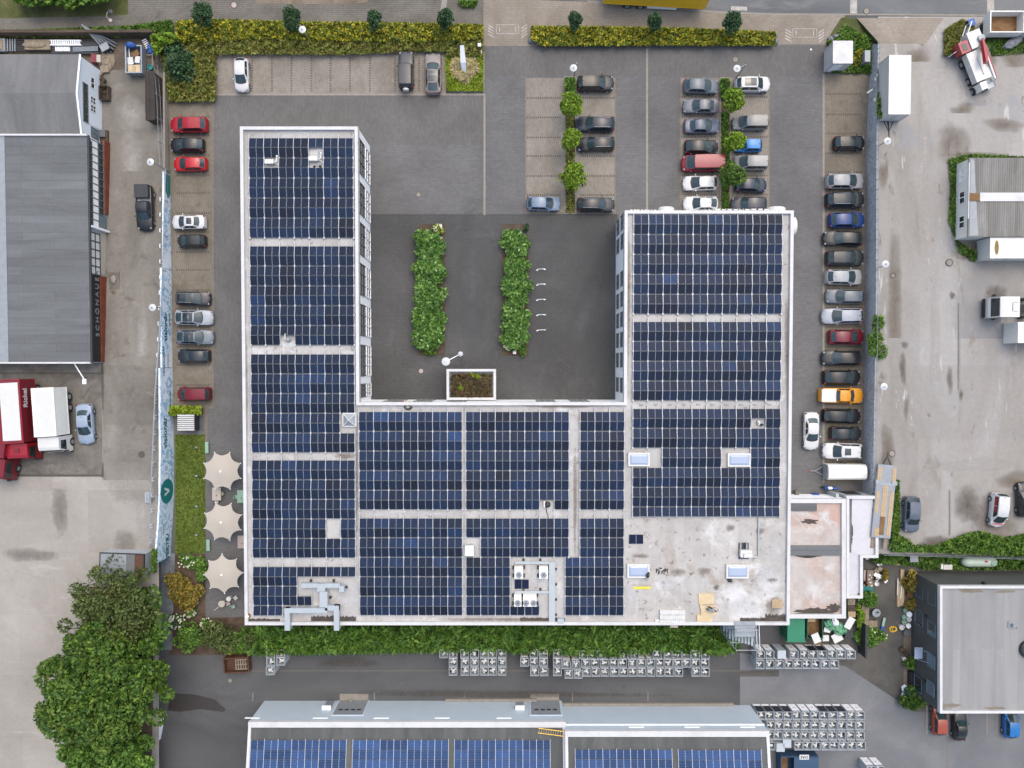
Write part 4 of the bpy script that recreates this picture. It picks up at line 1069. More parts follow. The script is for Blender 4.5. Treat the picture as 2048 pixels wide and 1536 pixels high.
def car_parts(kind):
 L_, W_, sts, zb, rib = KIND[kind]
 X = lambda t: L_ / 2 - t * L_
 hw = W_ / 2
 body = MB()
 secs = []
 for t, wf, zt in sts:
  w_ = hw * wf; x = X(t)
  half = [(.86*w_, .20), (.95*w_, .28), (w_, .50), (.995*w_, max(.55, zt - .22)), (.955*w_, zt - .06), (.84*w_, zt), (.45*w_, zt + .025)]
  bow = (.10 if t < .03 else .05 if t < .06 else 0) - (.06 if t > .985 else .03 if t > .955 else 0)
  sec = [(x, -y, z) for y, z in half] + [(x + bow, 0, zt + .035)] + [(x, y, z) for y, z in half[::-1]]
  secs.append(sec)
 n = len(secs[0]); vs = [p for s in secs for p in s]
 fs = [(i*n + j, i*n + j + 1, (i+1)*n + j + 1, (i+1)*n + j) for i in range(len(secs) - 1) for j in range(n - 1)]
 fs += [list(range(n))[::-1], list(range((len(secs) - 1)*n, len(secs)*n))]
 body.add(vs, fs)
 V = [-1, -.93, -.5, 0, .5, .93, 1]
 grid = []
 for (t, z, h), bo, cr in zip(rib, BOW, CROWN):
  grid.append([Vector((X(t) + bo*(1 - v*v), v*h, z + cr*(1 - v*v))) for v in V])
 m = len(V)
 body.add([p for r in grid for p in r], [(i*m + j, i*m + j + 1, (i+1)*m + j + 1, (i+1)*m + j) for i in range(len(rib) - 1) for j in range(m - 1)])
 def edge(x):
  pts = [(X(t), h, z) for t, z, h in rib]
  for (x0, h0, z0), (x1, h1, z1) in zip(pts, pts[1:]):
   if x <= x0 and x >= x1:
    k = (x0 - x) / max(1e-6, x0 - x1)
    return h0 + (h1 - h0)*k, z0 + (z1 - z0)*k
  return pts[-1][1:] if x < pts[-1][0] else pts[0][1:]
 for s in (-1, 1):
  xs = sorted({X(t) for t, _, _ in rib} | {X(rib[0][0] + (rib[1][0] - rib[0][0])*.5)}, reverse=True)
  top = []; bot = []
  for x in xs:
   h, z = edge(x); top.append((x, s*h, z)); bot.append((x, s*hw*.93, zb - .05))
  k = len(xs)
  body.add(bot + top, [(i, i+1, k+i+1, k+i) if s < 0 else (i, k+i, k+i+1, i+1) for i in range(k - 1)])
 parts = []
 paint = [M['paint']]
 parts.append(('body', sharp(body.mesh('body', paint, True)), 'c'))
 def glass(i0, i1, u0, u1, vm):
  g = MB(); vv = [-vm, -vm*.5, 0, vm*.5, vm]; rows = []
  for u in (u0, (u0 + u1)/2, u1):
   r = []
   for v in vv:
    def at(i):
     t, z, h = rib[i]; return Vector((X(t) + BOW[i]*(1 - v*v), v*h, z + CROWN[i]*(1 - v*v)))
    a, b = at(i0), at(i1)
    nrm = (b - a).cross(Vector((0, 1, 0))).normalized()
    if nrm.z < 0: nrm = -nrm
    r.append(a.lerp(b, u) + nrm * .014)
   rows.append(r)
  g.add([p for r in rows for p in r], [(i*5 + j, i*5 + j + 1, (i+1)*5 + j + 1, (i+1)*5 + j) for i in range(2) for j in range(4)])
  me = g.mesh('glass', [M['screen']], True)
  if me.polygons[0].normal.z < 0: me.flip_normals()
  return me
 parts.append(('windscreen', glass(0, 1, .03, .97, .93), None))
 cw = MB(); cg = []
 for v in (-.95, -.5, 0, .5, .95): cg += [(X(rib[0][0]) + BOW[0]*(1 - v*v) + .13, v*rib[0][2], rib[0][1] - .012 + .02), (X(rib[0][0]) + BOW[0]*(1 - v*v) - .03, v*rib[0][2], rib[0][1] + .035)]
 cw.add(cg, [(i*2, i*2 + 2, i*2 + 3, i*2 + 1) for i in range(4)]); parts.append(('cowl', cw.mesh('cowl', [M['plastic']]), None))
 parts.append(('rear_window', glass(3, 4, .08, .9, .90), None))
 x0, x1, x3, x4 = X(rib[0][0]), X(rib[1][0]), X(rib[3][0]), X(rib[4][0])
 for s in (-1, 1):
  g = MB()
  def S(x, f):
   h, z = edge(x); b = hw * .93
   return Vector((x, s*(b + (h - b)*f + .014), zb - .05 + (z - zb + .05)*f))
  xm_ = (x1 + x3) / 2
  lo = x4 + .32 if kind not in ('pickup',) else x4 + .1
  for quad in ([(x0 - .42, .2), (xm_ + .04, .2), (xm_ + .04, .86), (x1 - .06, .86)], [(xm_ - .04, .2), (lo, .22), (x3 + .06, .86), (xm_ - .04, .86)]):
   g.poly([S(*q) for q in quad])
  parts.append(('side_window', g.mesh('side_window', [M['glass']]), None))
 wr = .33 if kind in ('hatch', 'small', 'beetle', 'sedan', 'coupe', 'estate') else .37
 wm = MB()
 wm.tube((0, -.11, 0), (0, .11, 0), wr, 18, 0); wm.tube((0, -.118, 0), (0, .118, 0), wr * .62, 12, 1)
 wmesh = wm.mesh('wheel', [M['black'], M['steel']])
 for tx in (.17, .80):
  for s in (-1, 1): parts.append(('wheel', wmesh, (X(tx), s*(hw - .09), wr)))
 nz = sts[2][2]
 hl = MB(); hl.ball((0, 0, 0), .20, .15, .085, 10, 6); hme = hl.mesh('headlight', [M['head']], True)
 tl = MB(); tl.ball((0, 0, 0), .12, .15, .10, 10, 6); tme = tl.mesh('taillight', [M['tail']], True)
 mi = MB(); mi.ball((0, 0, 0), .08, .12, .08, 8, 6); mme = mi.mesh('mirror', paint, True)
 for s in (-1, 1):
  parts.append(('headlight', hme, (X(.055), s*hw*.74, nz - .03)))
  parts.append(('taillight', tme, (X(.965), s*hw*.80, sts[-2][2] - .06)))
  parts.append(('mirror', mme, (x0 - .30, s*(hw + .07), zb + .06), 'c'))
 gr = MB(); gr.box(X(0) - .06, -hw*.5, .42, X(0) + .035, hw*.5, sts[0][2] + .02); parts.append(('grille', gr.mesh('grille', [M['plastic']]), None))
 return parts, edge, X
CARS = {}
def add_car(kind, px, py, hd, lpx, c, label, cat='car', z=0.0, roof=None, rails=None, extra=None, group='parked cars'):
 if kind not in CARS: CARS[kind] = car_parts(kind)
 parts, edge, X = CARS[kind]
 L_, W_, sts, zb, rib = KIND[kind]
 p = P(px, py, z + .75)
 name = {'bus': 'parked_van', 'van': 'parked_van', 'pickup': 'pickup_truck'}.get(kind, 'parked_car')
 rgc = random.Random(px*31 + py)
 t = thing(name, label, cat, (p.x, p.y, z), R(hd + rgc.uniform(-1.3, 1.3)), group)
 s = lpx / 16.13 / L_
 t.scale = (s, min(1.06, max(.95, s)), 1)
 cc = c if len(c) == 4 else d(*c)
 for q in parts:
  o = put(q[0], q[1], t, q[2] if isinstance(q[2], tuple) else (0, 0, 0))
  if q[2] == 'c' or len(q) > 3: o.color = cc
 def patch(name, xa, xb, h, zz, m):
  g = MB(); n = 4
  for i in range(n):
   a, b = xa + (xb - xa)*i/n, xa + (xb - xa)*(i+1)/n
   def zc(x, f):
    e = edge(x); return e[1] + .045*(1 - f*f) + zz
   ys_ = [-h, -h/2, 0, h/2, h]
   for y0, y1 in zip(ys_, ys_[1:]):
    g.poly([(b, y0, zc(b, y0/.65)), (a, y0, zc(a, y0/.65)), (a, y1, zc(a, y1/.65)), (b, y1, zc(b, y1/.65))])
  me = g.mesh(name, [m], True)
  if me.polygons[0].normal.z < 0: me.flip_normals()
  return put(name, me, t)
 x1, x3 = X(rib[1][0]), X(rib[3][0])
 if roof == 'sun': patch('sunroof', x1 - .25, x1 - .95, .40, .012, M['glass'])
 if roof == 'glass': patch('glass_roof', x1 - .12, x3 + .35, .50, .012, M['glass'])
 if roof == 'black': patch('glass_roof', x1 - .04, x3 + .04, .56, .012, M['glass'])
 if rails:
  for sgn in (-1, 1):
   g = MB(); pts = []
   for k in range(6):
    x = x1 - .1 + (x3 + .1 - x1 + .1) * k / 5
    h, zz = edge(x); pts.append((x, sgn*(h - .05), zz + .07))
   g.path(pts, .03, 5); put('roof_rail', g.mesh('roof_rail', [M['steel' if rails == 's' else 'plastic']]), t)
 g = MB(); g.tube((x3 + .18, 0, edge(x3 + .18)[1] + .02), (x3 + .02, 0, edge(x3)[1] + .16), .022, 5); put('aerial', g.mesh('aerial', [M['plastic']]), t)
 if extra: extra(t, X, W_, zb, cc)
 return t
def bedcover(m):
 def f(t, X, W_, zb, cc):
  g = MB(); g.box(X(.985), -W_*.42, zb - .1, X(.655), W_*.42, zb + .16); put('bed_cover', g.mesh('bed_cover', [M[m]]), t)
 return f
def sparewheel(t, X, W_, zb, cc):
 g = MB(); g.tube((X(1) - .02, 0, .95), (X(1) - .24, 0, .95), .36, 16); put('spare_wheel_cover', g.mesh('spare_wheel_cover', [M['white_p']]), t)
def canopy_bed(t, X, W_, zb, cc):
 g = MB(); g.box(X(.99), -W_*.43, zb - .1, X(.70), W_*.43, zb + .55); put('bed_canopy', g.mesh('bed_canopy', [M['steel_d']]), t)
 g = MB()
 for k in range(3): g.box(X(.69) + .02 + k*.14, -W_*.36, zb, X(.69) + .09 + k*.14, W_*.36, zb + .1)
 put('bed_rack', g.mesh('bed_rack', [M['steel']]), t)
BLK, ANT, DBL, SIL, WHT, RED, DRD = (22, 23, 25), (52, 56, 62), (34, 42, 62), (150, 158, 166), (236, 236, 236), (178, 14, 34), (126, 20, 40)
for a in [
 ('suv', 378, 250, 180, 72, RED, 'larger crimson hatchback nosed to the mural wall, topmost of the west bay cars'),
 ('hatch', 374, 290, 180, 66, BLK, 'black hatchback nosed to the wall between the two red hatchbacks'),
 ('hatch', 380, 328, 180, 65, (206, 10, 30), 'smaller bright red hatchback in the west bays just below the black one'),
 ('sedan', 377, 444, 180, 66, WHT, 'white saloon with dark sunroof in the west bays', 'car', 0, 'sun'),
 ('small', 383, 482, 180, 56, (36, 40, 40), 'short dark hatchback directly below the white saloon in the west bays'),
 ('estate', 386, 597, 0, 67, (44, 44, 50), 'black estate car facing the office, just above the pale coupe', 'car', 0, 'glass', 's'),
 ('coupe', 387, 635, 0, 76, (176, 184, 194), 'pale silver coupe with long black glass roof in the west bays', 'car', 0, 'black'),
 ('coupe', 389, 674, 0, 74, (120, 132, 144), 'grey blue fastback with silver trim directly below the pale coupe', 'car', 0, 'black'),
 ('hatch', 387, 712, 180, 64, (38, 46, 56), 'dark slate hatchback with red tail lamps below the grey blue fastback'),
 ('van', 388, 788, 180, 66, (128, 16, 32), 'boxy dark red people carrier alone at the lower end of the west bays'),
 ('hatch', 483, 149, 270, 65, WHT, 'white hatchback alone at the left of the north bays'),
 ('jeep', 812, 141, 90, 73, ANT, 'boxy black off-roader with white spare wheel cover in the north bays', 'car', 0, None, None, sparewheel),
 ('coupe', 866, 147, 90, 80, (150, 140, 134), 'taupe coupe with dark glass roof beside the white sculpture', 'car', 0, 'black'),
 ('suv', 1191, 167, 0, 71, (26, 28, 30), 'black off-road estate facing right at the top of the centre bays'),
 ('estate', 1190, 248, 180, 77, (30, 36, 54), 'long dark blue estate with silver rails in the centre bays', 'car', 0, None, 's'),
 ('estate', 1192, 288, 180, 73, (26, 26, 30), 'black estate with silver rails directly below the dark blue estate', 'car', 0, None, 's'),
 ('hatch', 1087, 407, 0, 66, (132, 152, 176), 'light blue grey hatchback alone at the bottom left of the centre bays'),
 ('estate', 1192, 409, 0, 73, (40, 42, 48), 'charcoal estate with rails at the bottom right of the centre bays', 'car', 0, None, 's'),
 ('hatch', 1402, 172, 0, 67, (104, 116, 128), 'grey hatchback facing right at the top of the east centre bays'),
 ('sedan', 1402, 212, 180, 70, (118, 122, 132), 'mid grey saloon facing left, second from top in the east centre bays'),
 ('sedan', 1404, 252, 0, 70, (92, 102, 124), 'blue grey saloon facing right, third from top in the east centre bays'),
 ('hatch', 1403, 294, 0, 66, (30, 32, 36), 'black hatchback directly above the long red van'),
 ('bus', 1406, 327, 180, 84, (158, 22, 50), 'long raspberry red van in the east centre bays', 'van'),
 ('hatch', 1401, 366, 180, 68, WHT, 'white hatchback directly below the long red van'),
 ('coupe', 1402, 407, 180, 68, (240, 240, 240), 'white coupe half hidden behind the office roof edge'),
 ('suv', 1505, 169, 0, 68, WHT, 'white car with dark glass roof at the top right of the east centre bays', 'car', 0, 'glass'),
 ('van', 1500, 246, 180, 68, (140, 142, 142), 'grey ribbed-roof people carrier facing left beside the tree island'),
 ('small', 1496, 291, 180, 54, (30, 142, 226), 'bright azure small car partly under a tree crown'),
 ('van', 1501, 326, 180, 66, (158, 160, 162), 'silver people carrier directly below the azure small car'),
 ('hatch', 1502, 370, 0, 62, (40, 48, 72), 'navy hatchback facing right beside the lowest island tree'),
 ('estate', 1498, 408, 180, 69, (66, 66, 76), 'dark purple grey estate half hidden behind the roof edge letters'),
 ('small', 1699, 286, 0, 60, (24, 26, 30), 'small black car standing alone in the upper part of the east bays'),
 ('hatch', 1690, 362, 0, 74, (164, 166, 170), 'silver roofed estate at the top of the long row along the gabion wall'),
 ('suv', 1690, 400, 0, 75, (34, 38, 42), 'black car with silver rails, second in the long row along the gabion wall', 'car', 0, None, 's'),
 ('hatch', 1694, 440, 0, 70, (30, 66, 132), 'cobalt blue hatchback in the long row along the gabion wall'),
 ('estate', 1686, 477, 180, 76, (32, 34, 36), 'black estate facing left directly below the cobalt blue hatchback'),
 ('suv', 1690, 516, 0, 74, (46, 50, 54), 'dark grey hatchback facing the wall, directly above the bright silver car'),
 ('hatch', 1688, 554, 0, 72, (178, 182, 186), 'bright silver hatchback facing the wall, level with the middle yard lamp'),
 ('estate', 1690, 593, 180, 74, (112, 120, 130), 'slate blue estate facing left directly below the bright silver hatchback'),
 ('estate', 1685, 632, 180, 80, (178, 184, 196), 'long pale silver estate directly above the wine red car'),
 ('hatch', 1693, 674, 0, 70, (128, 14, 42), 'wine red hatchback in the long row along the gabion wall'),
 ('estate', 1683, 716, 180, 76, (30, 32, 34), 'black estate facing left directly below the wine red hatchback'),
 ('hatch', 1684, 755, 0, 74, (24, 26, 30), 'black hatchback directly above the orange pickup'),
 ('pickup', 1682, 791, 0, 86, (242, 164, 24), 'orange pickup truck with white bed cover', 'pickup', 0, None, None, bedcover('white_p')),
 ('estate', 1684, 832, 0, 75, (22, 24, 26), 'glossy black estate directly below the orange pickup'),
 ('hatch', 1692, 867, 0, 62, (40, 44, 50), 'shorter charcoal hatchback directly above the white car with sunroof'),
 ('suv', 1685, 902, 180, 78, WHT, 'white off-road estate with sunroof at the bottom of the long row', 'car', 0, 'sun'),
 ('sedan', 1623, 862, 270, 75, (238, 238, 238), 'white saloon parked lengthwise in the aisle against the office side'),
 ('suv', 1823, 1029, 268, 69, (106, 116, 130), 'slate grey car standing in the dusty yard beside the long flatbed trailer', 'car', ze(1029)),
 ('small', 1879, 1440, 90, 60, (184, 84, 56), 'salmon orange small car backed out from the dark building', 'car', 0, None, None),
 ('beetle', 1920, 1452, 90, 62, (28, 30, 30), 'rounded black convertible with soft top beside the salmon small car'),
 ('small', 2022, 1446, 90, 60, (24, 126, 206), 'sky blue small car at the right below the dark building'),
 ('pickup', 290, 416, 270, 88, (30, 32, 36), 'black pickup with grey canopy in the western lane', 'pickup', zw(416), None, None, canopy_bed),
 ('sedan', 170, 848, 274, 78, (166, 184, 206), 'pale blue old saloon beside the white lorry in the west yard', 'car', zw(848) + .06),
 ('hatch', 2051, 1000, 92, 68, (24, 26, 30), 'black car cut off by the right edge of the photo beside the white van', 'car', ze(1000))]:
 add_car(*a)
def lettered(t, X, W_, zb, cc):
 a = text_mesh('Femmer', .42, M['ink_r'], .004, bold=.008)
 o = bpy.data.objects.new('lettering', a); o.parent = t
 o.matrix_local = Matrix.Translation((X(.10), 0, .985)) @ Matrix.Rotation(R(90), 4, 'Z'); col.objects.link(o)
 b = text_mesh('Femmer', .6, M['ink_r'], .004, bold=.01)
 o = bpy.data.objects.new('lettering', b); o.parent = t
 # on the left-hand (photo right) and right-hand flanks
 o.matrix_local = Matrix(((1, 0, 0, X(.68)), (0, .35, -.94, -W_*.43), (0, .94, .35, 1.42), (0, 0, 0, 1))); col.objects.link(o)
add_car('van', 1996, 1020, 266, 66, WHT, 'white delivery van with red lettering in the dusty yard', 'van', ze(1020), None, None, lettered)
# ------------------------------------------------------------------ camera towers
TW = 1.02
def tower_meshes():
 h = 2.1; a = TW / 2
 o4 = [(-a, -a), (a, -a), (a, a), (-a, a)]
 hb = ring(o4, .04, 0, h); hb.box(-a + .05, -a + .05, 1.1, a - .05, a - .05, 1.16)
 out = {'housing': hb.mesh('housing', [M['tower']])}
 f = MB(); f.box(-a + .06, a, .1, a - .06, a + .02, 1.7); f.box(-.12, a + .02, .95, .12, a + .03, 1.05, 1); out['front_w'] = f.mesh('front_panel', [M['frame_w'], M['ink_r']])
 f = MB(); f.box(-a + .06, a, .1, a - .06, a + .02, .55); out['front_l'] = f.mesh('front_panel', [M['frame_w']])
 f = MB(); f.box(-a + .05, a, .6, a - .05, a + .035, 2.02); out['solar'] = f.mesh('solar_panel', [plain('black_solar_glass', (.008, .01, .02, 1), .15, var=0)])
 for nm, c in (('stripe_b', 'ink_navy'), ('stripe_r', 'ink_r')):
  f = MB(); f.box(-a + .06, a, 1.8, a - .06, a + .015, 2.06, 0)
  for k in range(4):
   x = -a + .1 + k * .24
   f.add([(x, a + .021, 1.8), (x + .12, a + .021, 1.8), (x + .2, a + .021, 2.06), (x + .08, a + .021, 2.06)], [(3, 2, 1, 0)], 1)
  out[nm] = f.mesh('hazard_stripes', [M['ink_w'], M[c]])
 for v in range(4):
  rg = random.Random(50 + v); g = MB()
  g.tube((0, 0, 1.3), (0, 0, 1.85), .07, 8, 1)
  for k in range(rg.choice((3, 4, 4))):
   t = k * 1.9 + rg.uniform(-.4, .4) + v
   x, y = .19 * math.cos(t), .19 * math.sin(t)
   g.tube((x * .3, y * .3, 1.78), (x * 1.35, y * 1.35, 1.70 + rg.uniform(-.1, .12)), .11, 8, 0)
   g.ball((x * 1.35, y * 1.35, 1.70), .135, .135, .12, 8, 5)
  g.ball((0, 0, 1.86), .13, .13, .1, 8, 5)
  g.cbox(-.22, .28, 1.36, .34, .26, .3, 2, .3)
  out['cam%d' % v] = g.mesh('camera_heads', [M['white_p'], M['steel'], M['plastic']])
 f = MB(); f.box(-a, -a, h - .02, a, a, h + .05); out['lid'] = f.mesh('lid', [M['tower']])
 return out
M['tower'] = plain('tower_grey_steel', d(206, 214, 219), .5, .1, var=.07, scale=1.2)
M['ink_navy'] = plain('navy_ink', d(34, 60, 104), .6, var=0)
TM = tower_meshes()
def tower(px, py, label, group, style, rg):
 c = P(px, py, 2.1)
 t = thing('camera_tower', label, 'camera tower', (c.x, c.y, 0), R(rg.uniform(-1, 1)), group)
 put('housing', TM['housing'], t)
 if style == 'lid':
  put('lid', TM['lid'], t); return t
 put('camera_heads', TM['cam%d' % rg.randrange(4)], t, (0, 0, 0), rg.uniform(0, 6))
 if style == 'solar':
  put('solar_panel', TM['solar'], t); put('front_panel', TM['front_l'], t)
 else:
  put('front_panel', TM['front_w'], t); put('hazard_stripes', TM['stripe_r' if style == 'red' else 'stripe_b'], t)
 return t
rgt = random.Random(21)
TWR = [
 ('grey open topped camera tower at the left end of the south lane', 'camera towers in the small left group', [(541, 1308), (561, 1308), (541, 1324), (561, 1323), (540, 1342)]),
 ('grey open topped camera tower in the left hedge-side group above the hall gate', 'camera towers in the left hedge-side group',
 [(x, 1308) for x in (887, 906, 929, 949, 968, 985, 1004)] + [(x, y) for y in (1325, 1343) for x in (906, 930, 949, 968, 985, 1004)]),
 ('grey open topped camera tower in the small middle cluster along the hedge', 'camera towers in the middle cluster',
 [(1068, 1308), (1087, 1308), (1049, 1325), (1068, 1325), (1087, 1325), (1069, 1344), (1088, 1344)]),
 ('grey open topped camera tower in the longest hedge-side group', 'camera towers in the longest hedge-side group',
 [(1115, 1308), (1115, 1325), (1115, 1344), (1133, 1330), (1152, 1331), (1138, 1349), (1156.5, 1349)] +
 [(1024 + x / 3.84, 1310) for x in (548, 610, 685, 860, 945, 1115, 1200, 1270, 1340, 1410, 1485)] +
 [(1024 + x / 3.84, 1327) for x in (565, 637, 710, 783, 850, 925, 995, 1066, 1136, 1205, 1272, 1341, 1412, 1483)] +
 [(1024 + x / 3.84, 1345) for x in (575, 645, 715, 788, 858, 928, 997, 1068, 1140, 1209, 1281, 1413, 1485)]),
 ('grey camera tower in the double row below the green container', 'camera towers below the green container',
 [(1500 + x / 9.31, 1310) for x in (200, 375, 825, 1020, 1190, 1360, 1540, 1710, 1890)] + [(1500 + x / 9.31, 1329.5) for x in (190, 375, 555, 725, 895, 1065, 1235, 1405, 1580)]),
 ('grey camera tower in the big four row block right of the metal hall', 'camera towers in the big block',
 [(1500 + x / 8.19, y) for y, xs_ in ((1432, (190, 330, 475, 625, 775, 925, 1075, 1225, 1370, 1520, 1670, 1815)), (1452, (345, 485, 630, 780, 925, 1075, 1220, 1365, 1515, 1662, 1810)),
 (1472, (325, 465, 615, 760, 910, 1060, 1205, 1355, 1505, 1655, 1812)), (1492.5, (345, 800, 945, 1090, 1240, 1385, 1530, 1680, 1830))) for x in xs_]),
 ('grey camera tower cut off by the bottom edge right of the blue skip', 'camera towers at the bottom edge', [(1742, 1541), (1760, 1541)])]
for lb, gr, pts in TWR:
 for i, (x, y) in enumerate(pts):
  stl = 'white'
  if gr.endswith('big block') and y < 1440 and i in (0, 1, 2, 3, 7, 8, 9): stl = 'solar'
  if gr.endswith('green container') and y < 1320 and i in (4, 5): stl = 'solar'
  if gr.endswith('green container') and i == 12: stl = 'red'
  tower(x, y, lb if stl != 'red' else 'grey camera tower with red and white stripes below the green container', gr, stl, rgt)
tower(1500 + 590 / 9.31, 1309, 'camera tower closed by a flat grey lid below the green container', 'closed camera towers', 'lid', rgt)
tower(1561, 1495, 'camera tower closed by a flat lid at the front of the big block', 'closed camera towers', 'lid', rgt)
tower(1574, 1487, 'camera tower closed by a flat lid, tucked behind another lidded one', 'closed camera towers', 'lid', rgt)
# ------------------------------------------------------------------ metal halls at the south edge
def hall(label, x0, x1, ytop, zr, ybase, panels, pitch=.19):
 """px x range at roof height; the roof rises towards the south"""
 Y = P(1024, ytop, zr).y
 a, b = P(x0, ytop, zr).x, P(x1, ytop, zr).x
 t = thing('metal_hall', label, 'hall', ((a + b) / 2, Y, 0))
 h = (b - a) / 2; D = 14.0
 mb = MB()
 mb.add([(-h, 0, 0), (h, 0, 0), (h, 0, zr), (-h, 0, zr), (-h, -D, 0), (h, -D, 0), (h, -D, zr + D*pitch), (-h, -D, zr + D*pitch)],
   [(1, 0, 3, 2), (0, 4, 7, 3), (5, 1, 2, 6), (4, 5, 6, 7)])
 mb.obj('wall', M['clad'], t)
 mb = MB(); e = .5
 mb.add([(-h + .25, -e, zr + .02), (h - .25, -e, zr + .02), (h - .25, -D, zr + .02 + (D - e)*pitch), (-h + .25, -D, zr + .02 + (D - e)*pitch)], [(0, 3, 2, 1)])
 o = mb.obj('roof', M['roof_dark'], t)
 if o.data.polygons[0].normal.z < 0: o.data.flip_normals()
 mb = MB(); mb.box(-h - .05, -.62, zr - .3, h + .05, .06, zr + .16)
 for s in (-1, 1):
  x = s * (h - .12)
  mb.add([(x - .17, -.6, zr - .2), (x + .17, -.6, zr - .2), (x + .17, -D, zr - .2 + (D-.6)*pitch), (x - .17, -D, zr - .2 + (D-.6)*pitch),
    (x - .17, -.6, zr + .14), (x + .17, -.6, zr + .14), (x + .17, -D, zr + .14 + (D-.6)*pitch), (x - .17, -D, zr + .14 + (D-.6)*pitch)],
    [(4, 7, 6, 5), (0, 4, 5, 1), (1, 5, 6, 2), (0, 3, 7, 4)])
 mb.obj('eaves_trim', M['white'], t)
 return t, (a + b) / 2, Y, h, zr, pitch
def gate(t, cx, px, z, wd):
 x = P(px, 1405, 2).x - cx
 m = MB(); m.box(x - wd/2, .01, .15, x + wd/2, .05, z)
 for k in range(1, 5): m.box(x - wd/2, .05, .15 + k*(z - .15)/5, x + wd/2, .06, .18 + k*(z - .15)/5)
 g = m.obj('roller_gate', M['steel_m'], t)
 m = MB()
 for k in range(4): m.box(x - wd*.38 + k*wd*.21, .055, z*.62, x - wd*.38 + k*wd*.21 + wd*.14, .075, z*.7)
 m.obj('gate_window', M['black'], g)
 m = MB(); m.box(x - wd/2 - .2, .0, 0, x - wd/2, .08, z + .15); m.box(x + wd/2, 0, 0, x + wd/2 + .2, .08, z + .15); m.box(x - wd/2, 0, z, x + wd/2, .08, z + .15)
 m.obj('gate_frame', M['clad'], t)
 m = MB(); m.box(x - wd/2, .06, 0, x + wd/2, .9, .03); m.obj('sill', M['kerb'], t)
h1 = hall('grey metal hall with pitched roof of blue solar panels at the bottom left', 498, 1130, 1443.5, 5.3, 1402, 0)
h2 = hall('taller grey metal hall with pitched roof of blue solar panels at the bottom right', 1131, 1537, 1462, 6.4, 1403, 0)
for px in (701, 1091): gate(h1[0], h1[1], px, 3.7, 3.6)
for i, px in enumerate((652, 1040)):
 x = P(px, 1412, 2.5).x - h1[1]
 m = MB(); m.box(x - .55, .0, 2.2, x + .55, .5, 2.4); m.box(x - .5, .02, .1, x + .5, .05, 2.15, 1); m.obj('door_hood', [M['frame_w'], M['steel_m']], h1[0])
for hh, xs_ in ((h1, (504, 640, 762, 884, 1008)), (h2, (1270, 1380, 1490))):
 for px in xs_:
  x = P(px, 1434, 4.6).x - hh[1]
  m = MB(); m.box(x - .9, .0, hh[4] - 1.0, x + .9, .06, hh[4] - .75); m.obj('light_strip', M['frame_w'], hh[0])
m = MB(); m.box(-hh[3], 0, 4.9, hh[3], .12, 5.06); m.obj('ledge', M['frame_w'], h2[0])
m = MB(); m.box(P(890, 1402, .4).x - h1[1], .02, .0, h1[3] - 3.2, .35, .35); m.box(2.2 - h1[3] + 8.6, .0, .0, 2.2 - h1[3] + 9, .3, .3); m.obj('plinth', M['kerb'], h1[0])
m = MB(); m.box(P(1122, 1402, .4).x - h2[1], .02, .0, h2[3] - 2.2, .35, .35); m.obj('plinth', M['kerb'], h2[0])
def hall_array(label, hinfo, px0, py0, cols, rows, seed):
 t0, cx, Y, h, zr, pitch = hinfo
 ang = math.atan(pitch)
 # roof plane point under the pixel
 z = zr
 for _ in range(6):
  p = P(px0, py0, z); z = zr + .12 + (Y - .5 - p.y) * pitch
 t = thing('solar_array', label, 'solar array', (p.x, p.y, z), 0, 'solar arrays on the metal halls')
 t.rotation_euler = (-ang, 0, 0)
 rg = random.Random(seed)
 sx, sy = 1.62, 1.09
 for r in range(rows):
  for c in range(cols):
   o = put('solar_panel', PMB, t, ((c + .5)*sx, -(r + .5)*sy, 0))
   o.scale = (.97, .98, 1)
   j = rg.uniform(.85, 1.2)
   o.color = d(56*j, 80*j, 122*j)
 m = MB()
 for c in range(cols + 1): m.box(c*sx - .03, -rows*sy, -.06, c*sx + .03, .12, .055)
 m.obj('mounting_rails', M['alu'], t)
hall_array('blue solar array at the left end of the lower left hall roof', h1, 502, 1480, 7, 4, 1)
hall_array('blue solar array in the middle of the lower left hall roof', h1, 706, 1480, 7, 4, 2)
hall_array('blue solar array at the right end of the lower left hall roof', h1, 909, 1480, 7, 4, 3)
hall_array('blue solar array at the left end of the taller hall roof', h2, 1150, 1499, 7, 3, 4)
hall_array('blue solar array at the right end of the taller hall roof', h2, 1356, 1500, 6, 3, 5)
z = 5.3 + .25
a, b = P(1076, 1461, z + .5), P(1128, 1468, z + .6)
t = thing('roof_ladder', 'yellow ladder lying on the lower left hall roof beside the taller hall', 'ladder', (a.x, a.y, 0))
m = MB(); dv = b - a; pr = Vector((-dv.y, dv.x, 0)).normalized() * .28
for s in (-1, 1): m.tube(pr*s + Vector((0, 0, a.z)), dv + pr*s + Vector((0, 0, a.z)), .045, 5)
m.obj('side_rail', M['yellow'], t)
m = MB()
for k in range(11): m.tube(dv*(k + .5)/11 + pr + Vector((0, 0, a.z)), dv*(k + .5)/11 - pr + Vector((0, 0, a.z)), .03, 5)
m.obj('rung', M['wood_y'], t)
